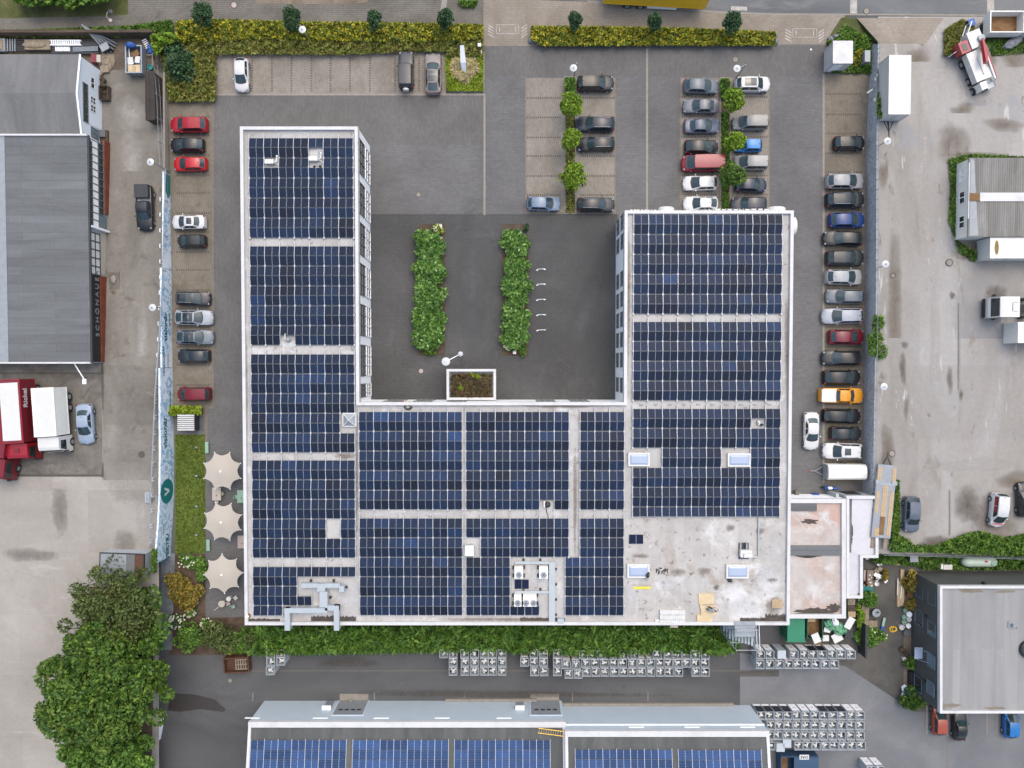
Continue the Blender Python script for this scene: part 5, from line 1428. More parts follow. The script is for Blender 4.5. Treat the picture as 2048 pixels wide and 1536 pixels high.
# ------------------------------------------------------------------ low annex at the southeast corner
za = 3.5
def flat_roof(name, label, px, z, roofm, wallm, cop, par=.25, cap='white', dz=.3, zb=0.0, cat='building'):
 q = [P(x, y, z).to_2d() for x, y in px]
 c = sum(q, Vector((0, 0))) / len(q)
 q = [tuple(v - c) for v in q]
 t = thing(name, label, cat, (c.x, c.y, 0))
 m = MB(); m.prism(offset(q, .03), zb, z - dz, top=False); m.obj('wall', M[wallm], t)
 m = MB(); m.poly([(x, y, z - dz) for x, y in offset(q, par*.7)]); m.obj('roof', M[roofm], t)
 ring(q, par, z - dz - .25, z).obj('parapet', M[cap], t)
 return t, c
ta, cA = flat_roof('annex', 'low annex with pinkish stained flat roof against the main block', [(1535, 1237), (1692, 1237), (1692, 998), (1535, 998)], 3.5, 'roof_pink', 'wall', 0, .5)
m = MB()
for x0, y0, x1, y1 in ((1578, 1003, 1635, 1023), (1578, 1092, 1685, 1112)):
 p, q = P(x0, y0, 3.6), P(x1, y1, 3.6); m.box(p.x - cA.x, p.y - cA.y, 3.2, q.x - cA.x, q.y - cA.y, 3.42)
m.obj('roof_curb', M['roof_felt'], ta)
m = MB()
rg = random.Random(5)
def jag(cx, cy, rx, ry, z, c, seed, n=20):
 rg = random.Random(seed); pts = []
 for i in range(n):
  t_ = 2*math.pi*i/n; r = 1 + rg.uniform(-.35, .25)
  p = P(cx + rx*r*math.cos(t_), cy - ry*r*math.sin(t_), z); pts.append((p.x - c.x, p.y - c.y, z))
 return pts
for q in ((1619, 1043, 17, 5, 3.214, cA, 1), (1614, 1112.5, 24, 3, 3.214, cA, 2), (1636, 1224, 46, 8, 3.214, cA, 3, 40), (1668, 1215, 15, 8, 3.216, cA, 9, 26), (1686, 1008, 3, 5, 3.214, cA, 4)):
 m = MB(); m.poly(jag(*q)); m.obj('roof_grime', M['roof_stain'], ta)
tb, cB = flat_roof('annex', 'small white roofed annex in the corner right of the pinkish roof', [(1693, 1197), (1726, 1197), (1726, 1116), (1757, 1116), (1757, 992), (1693, 992)], 3.4, 'roof_white', 'wall_g', 0, .35)
m = MB(); p = P(1700, 1050, 3.4); m.box(P(1693, 1050, 3.4).x - cB.x + .3, P(1, 1105, 3.1).y - cB.y, 3.0, P(1693, 1050, 3.4).x - cB.x + .75, P(1, 997, 3.1).y - cB.y, 3.14); m.obj('roof_gutter', M['roof_felt'], tb)
m = MB();
for q in ((1702, 1070, 4, 22, 3.115, cB, 5, 26), (1752, 1110, 3, 4, 3.115, cB, 6), (1718, 1190, 4, 6, 3.115, cB, 7)):
 m = MB(); m.poly(jag(*q)); m.obj('roof_grime', M['roof_stain'], tb)
yw = P(1, 992, 3.4).y - cB.y
m = MB(); p0, p1 = P(1683, 985, 1).x - cB.x, P(1713, 985, 1).x - cB.x
m.box(p0, yw - .02, .05, p1, yw + .03, 2.4); m.obj('door', M['frame_d'], tb)
m = MB(); p0 = P(1657, 980, .5).x - cB.x; m.box(p0, yw - 1.2, 0, P(1693, 990, 2).x - cB.x - 1.2, yw + .15, 2.6); m.obj('porch', M['wall_g'], tb)
# ------------------------------------------------------------------ dark house at the right
td, cD = flat_roof('dark_house', 'anthracite rendered house with pale flat roof at the lower right', [(1880, 1427), (2140, 1427), (2140, 1172), (1880, 1172)], 6.1, 'roof_lt', 'wall_dark', 0, .3, 'white', .25)
xw = P(1880, 1300, 6.1).x
for py in (1218, 1282, 1345, 1400):
 window_on(td, '-x', xw + .03 - cD.x, P(1865, py - 22, 4.6).y - cD.y, 3.6, 1.75, 1.6, 1, 1, 'frame_b', 'glass_b', .1, .08)
for py, hh in ((1190, 2.2), (1246, 1.6), (1378, 1.6)):
 window_on(td, '-x', xw + .03 - cD.x, P(1842, py - 10, 1.8).y - cD.y, .9, 1.9, 1.7, 1, 1, 'frame_b', 'glass_b' if py == 1190 else 'glass', .1, .08)
m = MB()
for py in (1232, 1363): m.cbox(xw - .05 - cD.x, P(1868, py, 3.4).y - cD.y, 3.2, .16, .3, .3)
m.box(P(1974, 1172, 6).x - cD.x, P(1, 1172, 6.1).y - cD.y, 5.0, P(1979, 1172, 6).x - cD.x, P(1, 1172, 6.1).y - cD.y + .2, 5.5); m.obj('wall_lamp', M['black'], td)
m = MB(); c = P(2026, 1251, 6.2); m.box(c.x - cD.x - .38, c.y - cD.y - .38, 5.85, c.x - cD.x + .38, c.y - cD.y + .38, 5.95); m.tube((c.x - cD.x + .05, c.y - cD.y, 5.9), (c.x - cD.x + .05, c.y - cD.y, 6.4), .18, 10); m.tube((c.x - cD.x + .1, c.y - cD.y, 6.1), (c.x - cD.x + .8, c.y - cD.y - .4, 6.0), .05, 6); m.obj('roof_vent', M['steel_m'], td)
m = MB(); m.lathe([(1.1, 5.86), (1.05, 6.2), (.9, 6.3), (.05, 6.35)], 20, 0, P(2060, 1300, 6.2).x - cD.x, P(1, 1300, 6.2).y - cD.y); m.obj('roof_dome', M['steel_d'], td)
dust = plain('dusty_roof_dirt', d(142, 132, 118), .9)
for i, (px, py, rx, ry) in enumerate(((1942, 1182, 26, 4), (2010, 1183, 22, 3), (1904, 1411, 18, 4), (1990, 1416, 20, 3), (1888, 1413, 5, 6))):
 m = MB(); m.poly(jag(px, py, rx, ry, 5.856 + i*.002, cD, 60 + i)); m.obj('roof_grime', dust, td)
m = MB(); x = xw - cD.x; p = P(1832, 1305, .4)
m.box(x - .95, P(1, 1306, 2.5).y - cD.y - .7, 2.5, x + .02, P(1, 1306, 2.5).y - cD.y + .7, 2.58); m.obj('porch_roof', M['glass_p'], td)
m = MB()
for s in (-.65, .65): m.tube((x - .9, P(1, 1306, 2.5).y - cD.y + s, 2.6), (x, P(1, 1306, 2.5).y - cD.y + s, 4.0), .035, 6)
m.obj('stay', M['steel'], td)
# ------------------------------------------------------------------ container office and boxes in the eastern yard
zE = ze(400)
q0 = P(1940, 317, zE + 2.75); q1 = P(2140, 472, zE + 2.75)
t = thing('container_office', 'pale site office with grey ribbed roof and white strip at the right edge', 'building', ((q0.x + q1.x)/2, (q0.y + q1.y)/2, zE))
hx, hy = (q1.x - q0.x)/2, (q0.y - q1.y)/2
m = MB(); m.box(-hx, -hy, -.3, hx, hy, 2.55); m.obj('wall', M['cream'], t)
m = MB(); m.box(-hx - .08, -hy - .08, 2.56, hx, hy + .08, 2.75); m.obj('roof', M['roof_ribbed'], t)
yy = P(1, 394, zE + 2.8).y - (q0.y + q1.y)/2
m = MB(); m.box(-hx + 1.2, yy - .5, 2.7, hx, yy + .5, 2.85); m.obj('roof_strip', M['white'], t)
m = MB(); m.box(-hx - .02, yy - .45, 2.7, -hx + 1.2, yy + .45, 2.84); m.obj('rusty_cap', M['rust'], t)
m = MB(); m.box(-hx - .12, hy*-.55, 2.6, -hx - .02, hy*.9, 2.79); m.obj('gutter', M['white'], t)
m = MB(); m.poly([(-hx + .1, -hy + .05, 2.757), (-hx + 1.1, -hy + .05, 2.757), (-hx + .5, hy - .1, 2.757), (-hx + .1, hy - .1, 2.757)]); m.obj('roof_grime', M['steel_m'], t)
for py in (353, 397, 446):
 window_on(t, '-x', -hx, P(1925, py - 2, zE + 1.5).y - (q0.y + q1.y)/2, .9, 1.5, 1.1, 2, 1, 'frame_w', 'glass' if py > 360 else 'cream', .06, .1)
def box_body(name, label, cat, px0, py0, px1, py1, zg, h, m_, zb=0.0, extra=None, grp=None):
 a, b = P(px0, py0, zg + h), P(px1, py1, zg + h)
 t = thing(name, label, cat, ((a.x + b.x)/2, (a.y + b.y)/2, zg), 0, grp)
 hx, hy = abs(b.x - a.x)/2, abs(a.y - b.y)/2
 g = MB(); g.box(-hx, -hy, zb, hx, hy, h); g.obj('body', M[m_], t)
 g = MB()
 for sx in (-1, 1):
  g.box(sx*hx - .05, -hy - .02, h - .1, sx*hx + .05, hy + .02, h + .03)
  for sy in (-1, 1): g.box(sx*hx - .06, sy*hy - .06, zb, sx*hx + .06, sy*hy + .06, h - .1)
 for sy in (-1, 1): g.box(-hx, sy*hy - .05, h - .1, hx, sy*hy + .05, h + .025)
 g.obj('edge_trim', M[m_], t)
 if extra: extra(t, hx, hy)
 return t, hx, hy
zc = ze(170)
def trailer_bits(t, hx, hy):
 g = MB(); g.path([(0, -hy, .5), (.1, -hy - 1.3, .45), (.15, -hy - 2.2, .45)], .1, 6); g.path([(-.5, -hy, .5), (.1, -hy - 1.3, .45)], .06, 6); g.path([(.6, -hy, .5), (.1, -hy - 1.3, .45)], .06, 6)
 g.obj('drawbar', M['black'], t)
 for s in (-1, 1):
  for y in (-2.2, 2.2):
   g = MB(); g.tube((s*(hx - .3), y, .42), (s*(hx - .02), y, .42), .42, 16); g.obj('wheel', M['black'], t)
 g = MB(); g.box(-hx*.9, -hy - .03, .55, hx*.9, -hy - .005, .75); g.box(-.05, -hy - .012, .9, .05, -hy - .004, 2.9); g.obj('door_bar', M['steel'], t)
box_body('box_trailer', 'long white box trailer with black drawbar behind the gabion wall', 'trailer', 1779, 111, 1820, 228, zc, 3.0, 'white_p', .55, trailer_bits)
def cont(t, hx, hy):
 g = MB()
 for k in range(12): g.box(-hx + .3 + k*.5, -hy - .03, .2, -hx + .5 + k*.5, -hy, 2.3)
 g.obj('rib', M['cream'], t)
 g = MB(); q = [(-hx + .75 + .25*math.cos(i*.524), .05 + .85*math.sin(i*.524), 2.505) for i in range(12)]; g.poly(q); g.obj('rust_patch', patchy('rusty_puddle', [(.3, d(132, 120, 60)), (.7, d(160, 140, 90))], 2, 5, .2), t)
box_body('storage_container', 'white storage container with a rusty puddle on its roof below the site office', 'container', 1981, 476, 2140, 516, ze(500), 2.5, 'white_p', .05, cont)
box_body('storage_container', 'white container box at the right edge below the white tractor unit', 'container', 2037, 645, 2140, 685, ze(665), 2.6, 'cream', .05)
def cabin(t, hx, hy):
 g = MB(); g.box(-hx - .1, -hy - .1, 2.6, hx + .1, hy + .1, 2.72); g.obj('roof', M['white'], t)
 g = MB(); g.box(-hx*.7, -hy - .03, .1, hx*.3, -hy, 2.1); g.obj('door', M['frame_w'], t)
box_body('utility_cabin', 'white utility cabin in the small planted island at the top right', 'cabin', 1667, 84, 1703, 126, 0, 2.6, 'white', 0, cabin)
def lid2(t, hx, hy):
 g = MB(); g.box(-hx - .05, -hy - .05, 1.4, hx + .05, hy + .05, 1.48); g.obj('lid', M['steel_m'], t)
box_body('utility_box', 'grey utility box between the white cabin and the gabion wall', 'cabinet', 1730, 102, 1739, 123, 0, 1.4, 'steel_m', 0, lid2)
# ------------------------------------------------------------------ western buildings
zr = 5.4
E0 = P(157, 110, 4.7); E1 = P(158, 268, 4.7); RG = P(147.5, 186, zr)
t = thing('gabled_workshop', 'pale blue workshop with shallow gabled felt roof at the top left', 'building', (E0.x, RG.y, 0))
ox, oy = E0.x, RG.y
y0, y1 = E0.y - oy, E1.y - oy
m = MB(); D = -24
m.add([(0, y1, 0), (0, y0, 0), (0, y0, 4.6), (0, 0, zr - .08), (0, y1, 4.6), (D, y1, 0), (D, y0, 0), (D, y0, 4.6), (D, 0, zr - .08), (D, y1, 4.6)],
  [(0, 1, 2, 3, 4), (1, 6, 7, 2), (5, 0, 4, 9)])
m.obj('wall', M['wall_blue'], t)
m = MB(); m.add([(.12, y0 + .12, 4.62), (.12, 0, zr), (D, 0, zr), (D, y0 + .12, 4.62), (.12, y1, 4.62), (D, y1, 4.62)], [(0, 3, 2, 1), (1, 2, 5, 4)])
r_ = m.obj('roof', M['roof_grey'], t)
for p_ in r_.data.polygons:
 if p_.normal.z < 0: r_.data.flip_normals(); break
m = MB(); m.tube((.12, y0 + .1, 4.62), (.12, 0, zr), .11, 4); m.tube((.12, 0, zr), (.12, y1, 4.62), .11, 4); m.obj('verge_board', M['frame_w'], t)
window_on(t, '+x', .0, P(170, 205, 3.6).y - oy, 3.0, 4.6, 1.0, 5, 1, 'frame', 'glass', .08, .07)
for py, z0 in ((161, 1.6), (171, 1.6)): window_on(t, '+x', 0, P(190, py, 2).y - oy, z0, .7, .8, 1, 1, 'frame_w', 'glass', .06, .06)
m = MB(); m.box(.0, P(195, 222, 2).y - oy - 1.8, .05, .06, P(195, 222, 2).y - oy + 2.4, 2.9); dd = m.obj('sliding_door', M['wall_blue'], t)
for py in (201, 218): window_on(t, '+x', .06, P(185, py, 2).y - oy, 1.5, .85, 1.1, 2, 2, 'frame_w', 'glass', .05, .07)
window_on(t, '+x', 0, P(197, 268, 1.6).y - oy, .9, 1.3, 1.6, 2, 2, 'frame', 'glass_b', .07, .06)
m = MB(); m.box(0, P(1, 268, 1).y - oy - .3, .3, .8, P(1, 268, 1).y - oy + .5, .9); m.obj('meter_box', M['frame'], t)
zr = 5.1
xe_ = P(173, 500, zr).x; yn, ys_ = P(1, 270, zr).y, P(1, 726, zr).y
t = thing('long_workshop', 'long grey felt roofed workshop with brick and glass front along the western lane', 'building', (xe_, (yn + ys_)/2, 0))
oy = (yn + ys_)/2; hl_ = (yn - ys_)/2
m = MB(); m.box(-24, -hl_, 0, 0, hl_, zr - .2); m.obj('wall', M['wall_g'], t)
m = MB(); m.box(-24, -hl_ + .1, zr - .19, .25, hl_ - .1, zr); m.obj('roof', M['roof_felt'], t)
m = MB(); m.box(-24, hl_ - .12, zr - .4, .3, hl_ + .08, zr + .2); m.box(-24, -hl_ - .08, zr - .4, .3, -hl_ + .12, zr + .16); m.obj('coping', M['white'], t)
m = MB(); m.box(.25, -hl_, zr - .3, .42, hl_, zr - .06); m.obj('gutter', M['frame_d'], t)
m = MB(); m.box(-24, -hl_ + .1, zr + .004, -9.35, hl_ - .1, zr + .06); m.obj('roof_sheet', M['steel_m'], t)
def band(nm, m_, pa, pb, z0, z1, d1):
 g = MB(); g.box(.0, P(190, pb, z0).y - oy, z0, d1, P(190, pa, z0).y - oy, z1); return g.obj(nm, M[m_], t)
band('dark_glazing', 'glass', 282, 458, 3.9, 4.75, .06); band('white_panel', 'frame_w', 282, 458, 2.65, 3.9, .08); band('dark_glazing', 'glass', 290, 436, 1.55, 2.65, .06); band('brick_plinth', 'brick', 290, 434, -.5, 1.5, .3); band('door', 'glass_b', 437, 460, .6, 2.5, .12)
g = MB()
for k in range(13):
 y = P(190, 283 + k*14.4, 3).y - oy; g.box(.05, y - .05, 1.5, .14, y + .05, 4.8)
for z_ in (1.5, 2.63, 3.88): g.box(.05, P(190, 458, z_).y - oy, z_, .16, P(190, 283, z_).y - oy, z_ + .07)
g.obj('mullions', M['frame'], t)
band('canopy_board', 'frame_w', 462, 466, 1.0, 4.7, .5)
band('white_glazing', 'white_p', 468, 551, 2.6, 4.6, .1); band('garage_door', 'beige', 470, 552, .4, 2.55, .05)
g = MB()
for k in range(6):
 y = P(190, 468 + k*16.5, 3).y - oy; g.box(.1, y - .06, 2.55, .16, y + .06, 4.65)
for z_ in (2.55, 3.5, 4.55): g.box(.1, P(190, 551, z_).y - oy, z_, .17, P(190, 468, z_).y - oy, z_ + .08)
g.obj('mullions', M['steel_d'], t)
band('fascia', 'black', 553, 724, 2.75, 4.9, .12); band('brick_plinth', 'brick', 556, 724, .5, 2.7, .25)
o = put_text('sign_lettering', 'SCHÖNAUER', 1.0, M['ink_g'], Matrix(((0, 0, 1, .14), (1, 0, 0, P(193, 607, 3.3).y - oy), (0, 1, 0, 3.3), (0, 0, 0, 1))), t, spacing=1.5)
g = MB(); g.tube((-2, -hl_, 4.6), (-.9, -hl_ - 2.0, 4.4), .07, 6); g.box(-1.1, -hl_ - 2.5, 4.3, -.7, -hl_ - 1.9, 4.5); g.obj('floodlight', M['frame_w'], t)
sb = MB(); a, b = P(-40, 732, 2.3), P(205, 742, 2.3)
sb.box(a.x, b.y - .2, 1.9, b.x, a.y + .3, 2.6); o = sb.obj('loading_ramp_wall', M['dock']); tag(o, 'low grimy wall between the long workshop and the loading yard', 'wall')
# ------------------------------------------------------------------ mural wall, gabion wall, fences
def wx(py): return P(lerp([(200, 337), (350, 340), (540, 343), (740, 345), (900, 348), (1000, 348), (1112, 341)], py), py, 0)
mw = thing('mural_wall', 'long retaining wall with blue wave mural and teal lettering along the west bays', 'wall', wx(740))
ox, oy = mw.location.x, mw.location.y
def mural_seg(pa, pb, h0, h1, m_='mural', nm='mural_panel'):
 n = max(2, int((pb - pa) / 40)); vs = []; fs = []
 for i in range(n + 1):
  py = pa + (pb - pa)*i/n; p = wx(py); h = h0 + (h1 - h0)*i/n
  x, y = p.x - ox, p.y - oy
  vs += [(x, y, 0), (x, y, h), (x - .22, y, h), (x - .22, y, 0)]
 for i in range(n):
  a = i*4
  fs += [(a, a+4, a+5, a+1), (a+1, a+5, a+6, a+2), (a+2, a+6, a+7, a+3)]
 fs += [(0, 1, 2, 3), (n*4+3, n*4+2, n*4+1, n*4)]
 g = MB(); g.add(vs, [f[::-1] for f in fs])
 o = g.obj(nm, M[m_], mw)
 return o
mural_seg(150, 348, .9, 1.25, 'kerb', 'plain_wall')
mural_seg(349, 540, 1.5, 1.95)
mural_seg(541, 735, 2.5, 2.65)
mural_seg(736, 1112, 3.1, 3.75)
def wall_text(s, size, pa, z, mat, **kw):
 p = wx(pa)
 q = wx(pa - 10)
 put_text('lettering', s, size, M[mat], Matrix(((0, 0, 1, p.x - ox + .025), (1, 0, 0, p.y - oy), (0, 1, 0, z), (0, 0, 0, 1))), mw, extrude=.012, **kw)
wall_text('visionär', 1.15, 655, 1.7, 'ink', bold=.02)
wall_text('verspielt', .5, 640, .75, 'ink')
wall_text('VERZAUBERT', .62, 722, 2.2, 'ink')
wall_text('verlässlich', .42, 722, 1.2, 'ink_g')
wall_text('visionär', 1.25, 862, 2.2, 'ink', bold=.02)
wall_text('verbunden', .5, 798, .8, 'ink')
wall_text('VERTRAUEN', 1.0, 1070, 1.15, 'ink', bold=.015)
wall_text('verbindlich', .45, 1046, 2.4, 'ink_g')
g = MB(); p = wx(977); n = 32
g.poly([(p.x - ox + .03, p.y - oy + 1.5*math.cos(2*math.pi*i/n), 1.85 + 1.6*math.sin(2*math.pi*i/n)) for i in range(n)]); g.obj('emblem_disc', M['tealp'], mw)
g = MB(); x = p.x - ox + .045; y = p.y - oy
g.add([(x, y - .55, 2.5), (x, y - .25, 2.5), (x, y + .08, 1.5), (x, y - .12, 1.2)], [(0, 3, 2, 1)]); g.add([(x + .004, y + .55, 2.5), (x + .004, y + .25, 2.5), (x + .004, y - .08, 1.5), (x + .004, y + .12, 1.2)], [(0, 1, 2, 3)])
g.obj('emblem_letter', M['ink_w'], mw)
g = MB(); rg = random.Random(3); p0, p1 = wx(352), wx(398)
pts = [(0, p0.y - oy, .05), (0, p0.y - oy, 1.5)] + [(0, p0.y - oy + (p1.y - p0.y)*i/10, 1.5 if i < 7 else 1.5 - (i - 6)*.2 + rg.uniform(-.15, .3)) for i in range(1, 11)] + [(0, p1.y - oy, .4), (0, p1.y - oy + .6, .05)]
g.poly([(wx(375).x - ox + .03, b, c) for a, b, c in pts][::-1]); o = g.obj('teal_patch', M['tealp'], mw)
if o.data.polygons[0].normal.x < 0: o.data.flip_normals()
# earth strip behind the wall
slope('bank', lambda y: [lerp([(150, 322), (340, 334), (720, 322), (1110, 312)], y), lerp([(150, 334), (350, 337), (540, 329), (740, 319.5), (1110, 319)], y)], [150, 250, 340, 440, 540, 640, 740, 850, 960, 1100], lambda y: zw(y) + .12, 'dirt')
# gabion wall: grey stone baskets with rail
gw = thing('gabion_wall', 'long blue grey gabion stone wall between the east bays and the dusty yard', 'wall', P(1740, 500, 0))
def gy(py): return P(lerp([(84, 1743), (250, 1733), (600, 1731), (960, 1726), (990, 1726)], py), py, 0), P(gx(py), py, ze(py) + .35)
rows = [gy(y) for y in (88, 140, 200, 280, 380, 480, 580, 680, 780, 880, 990)]
g = MB(); vs = []
for a, b in rows:
 vs += [a - gw.location, b - gw.location, b - gw.location + Vector((.12, 0, 0)), b - gw.location + Vector((.12, 0, -3))]
g.add(vs, [(i*4 + k, i*4 + k + 1, i*4 + k + 5, i*4 + k + 4) for i in range(len(rows) - 1) for k in range(3)])
o = g.obj('stone_face', M['gabion'], gw)
if o.data.polygons[0].normal.x > 0 and o.data.polygons[0].normal.z < 0: o.data.flip_normals()
g = MB(); top = [b for a, b in rows]
for k in range(len(top) - 1):
 for f in range(5):
  p = top[k].lerp(top[k+1], f/5) - gw.location; g.tube(p, p + Vector((0, 0, .55)), .03, 5)
for hh in (.02, .3, .55): g.path([p - gw.location + Vector((0, 0, hh)) for p in top], .025, 5)
for (a, b) in rows[::1]:
 g.tube(a - gw.location, b - gw.location + Vector((-.02, 0, .02)), .015, 4)
g.obj('wire_rail', M['steel'], gw)
small_sign = [(1752, 152), (1748, 160), (1747, 201)]
for i, (x, y) in enumerate(small_sign):
 c = P(x, y, ze(y) + .8); g = MB(); g.box(-.03, -.18, 0, .03, .18, .35)
 tag(g.obj('small_plate', M['white_p'], None, c), 'small white plate fixed to the gabion wall rail near the white box trailer', 'sign', 'small plates on the wall rail')
c = P(1740, 182, 1.6); g = MB(); g.cbox(0, 0, 0, 1.0, .16, .12, 0, .6); g.cbox(.38, .26, .002, .2, .17, .125, 1, .6)
tag(g.obj('info_board', [M['white_p'], M['green']], None, c), 'slanted white board with green end on the gabion wall face', 'sign')
# crash rail of the western lane with its row of hoops
pts = [P(x, y, zw(y) + 1.0) for x, y in ((331, 338), (329, 400), (327, 470), (325, 540), (321, 640), (315, 720), (310, 790), (307, 860), (304, 930), (301, 1000), (298, 1095))]
t = thing('crash_rail', 'long galvanised rail along the edge of the western lane', 'rail', pts[5])
g = MB(); g.path([p - t.location for p in pts], .085, 6); g.obj('rail', M['steel'], t)
for i, p in enumerate(pts):
 g = MB(); q = p - t.location; g.tube(q - Vector((0, 0, 1.0)), q, .05, 6); g.obj('post', M['steel'], t)
g = MB()
for y in range(400, 1095, 31):
 p = P(lerp([(400, 322.5), (560, 322), (660, 318.5), (800, 312.5), (1090, 302)], y), y, zw(y) + .12); p.x += .1
 tq = MB(); tq.path([(0, -.2, 0), (0, -.2, .5), (.0, .2, .5), (0, .2, 0)], .055, 5)
 tag(tq.obj('rail_hoop', M['frame_w'], None, p), 'small white hoop in the row between the crash rail and the mural wall', 'hoop', 'white hoops behind the crash rail')
# green-grey mesh fence at the north end
def fence(name, label, pts, h, step, m_post, mesh_bars=True, cat='fence', bars=(.1, .5, .9)):
 t = thing(name, label, cat, pts[0])
 for a, b in zip(pts, pts[1:]):
  n = max(1, int((b - a).length / step))
  for k in range(n + 1):
   q = a.lerp(b, k/n) - pts[0]
   if k == n and b is not pts[-1]: continue
   g = MB(); g.tube(q, q + Vector((0, 0, h)), .04, 6); g.obj('post', M[m_post], t)
 g = MB()
 for f in bars: g.path([p - pts[0] + Vector((0, 0, h*f)) for p in pts], .022, 4)
 if mesh_bars:
  for a, b in zip(pts, pts[1:]):
   n = int((b - a).length / .25)
   for k in range(n):
    q = a.lerp(b, k/max(1, n)) - pts[0]; g.tube(q, q + Vector((0, 0, h*.95)), .008, 3, cap=False)
 g.obj('mesh', M[m_post], t)
 return t
fence('mesh_fence', 'tall wire mesh fence at the north end of the western lane beside the shrubs', [P(323, 135, 0), P(329, 200, .1), P(335, 340, .5)], 2.2, 2.4, 'steel')
fence('mesh_fence', 'wire mesh fence running east along the weeds below the dusty yard', [P(1757, 1104, 2.2), P(1805, 1106, 2.2), P(1900, 1108, 2.2), P(2120, 1115, 2.2)], 1.6, 3.4, 'steel')
bf = MB(); a, b = P(1757, 1094, 0), P(2140, 1099, 0); bf.box(a.x, b.y - .15, 0, b.x, a.y + .15, 2.35)
tag(bf.obj('retaining_wall', M['kerb_d']), 'dark retaining wall under the mesh fence below the dusty yard', 'wall')
bf = MB(); a, b = P(-80, 74, .0), P(318, 75, 0); bf.box(a.x, b.y - .15, 0, b.x, a.y + .12, 1.7)
tag(bf.obj('timber_fence', M['wood_d']), 'dark timber fence along the north side of the junk yard', 'fence')
t = thing('lane_gate', 'white tubular gate leaf standing open at the verge beside the crane lorry', 'gate', P(1896, 115, 1.5))
g = MB(); A, B, Cc = P(1896, 115, 1.6), P(1914, 103, 1.6), P(1931, 52, 1.2)
for z_ in (.1, 1.2): g.path([q - t.location + Vector((0, 0, z_)) for q in (A, B, Cc)], .05, 6)
for q in (A, B, Cc, B.lerp(Cc, .5)): g.tube(q - t.location, q - t.location + Vector((0, 0, 1.25)), .04, 6)
for k in range(14):
 q = B.lerp(Cc, k/14) - t.location; g.tube(q + Vector((0, 0, .1)), q + Vector((0, 0, 1.2)), .012, 4)
g.obj('frame', M['frame_w'], t)
g = MB()
for k in (.3, .62):
 q = B.lerp(Cc, k) - t.location; g.cbox(q.x, q.y, .5, .04, .9, .5, 0, math.atan2((Cc-B).y, (Cc-B).x) - math.pi/2)
g.obj('plate', M['white_p'], t)
# ------------------------------------------------------------------ lamps
def lamp(label, head, basep, zg=0.0, h=4.7):
 b = P(*basep, zg); top = P(*head, zg + h)
 t = thing('street_lamp', label, 'lamp', b, 0, 'disc headed lot lamps')
 q = top - b
 g = MB(); g.tube((0, 0, 0), (0, 0, h - .5), .07, 8, 0, .05); g.tube((0, 0, h - .5), q, .05, 6); g.obj('pole', M['steel_m'], t)
 g = MB(); g.lathe([(.40, h - .02), (.42, h + .03), (.2, h + .10), (.08, h + .14), (.02, h + .15)], 22, 0, q.x, q.y); hd_ = g.obj('lamp_head', M['lampwhite'], t)
 g = MB(); g.lathe([(.11, h + .12), (.11, h + .2), (.02, h + .22)], 12, 0, q.x, q.y); g.obj('cap', M['steel'], hd_)
lamp('disc headed lamp among the yellow flowers left of the office', (605, 59), (620, 82))
lamp('disc headed lamp above the left tree island', (1147, 136), (1148, 154))
lamp('disc headed lamp above the right tree island', (1474, 137), (1470, 158))
lamp('disc headed lamp over the western lane left of the small red hatchback', (301, 324), (340, 344), .0)
lamp('disc headed lamp over the western lane beside the mural lettering', (305, 615), (342, 619), .0)
lamp('disc headed lamp behind the gabion wall, uppermost of three', (1775, 282), (1735, 305))
lamp('disc headed lamp behind the gabion wall, middle of three', (1771, 528), (1734, 541))
lamp('disc headed lamp behind the gabion wall, lowest of three', (1768, 773), (1745, 771))
b = P(252, 72, 0); tp = P(220, 40, 6.0)
t = thing('street_lamp', 'tall street lamp with curved arm over the cobbles at the top left', 'lamp', b)
q = tp - b
g = MB(); g.tube((0, 0, 0), (q.x, q.y, 5.8), .07, 8, 0, .045); g.path([(q.x, q.y, 5.8), (q.x - .35, q.y + .3, 6.1), (q.x - .2, q.y + .75, 6.2), (q.x + .05, q.y + .85, 6.2)], .045, 6); g.obj('pole', M['steel_m'], t)
g = MB(); g.lathe([(.28, 6.12), (.3, 6.2), (.08, 6.3)], 14, 0, q.x + .12, q.y + .85); g.obj('lamp_head', M['steel_d'], t)
g = MB(); g.lathe([(.2, 5.85), (.2, 5.95), (.05, 6.0)], 12, 0, q.x, q.y); g.obj('collar', M['pink'], t)
b = P(921, 708, 3.5); h = 3.5; tp = P(892, 723, h)
t = thing('courtyard_lamp', 'white courtyard lamp of two discs joined by an arm above the canopy', 'lamp', (b.x, b.y, 0))
g = MB(); g.tube((0, 0, 0), (0, 0, h), .09, 10); g.path([(0, 0, h), (tp.x - b.x, tp.y - b.y, h + .1)], .05, 6); g.obj('pole', M['frame_w'], t)
g = MB(); g.lathe([(.5, h + .1), (.5, h + .2), (.02, h + .26)], 24, 0, tp.x - b.x, tp.y - b.y); g.obj('lamp_head', M['lampwhite'], t)
g = MB(); g.lathe([(.3, h - .05), (.3, h + .15), (.1, h + .3)], 18); g.obj('pole_cap', M['lampwhite'], t)
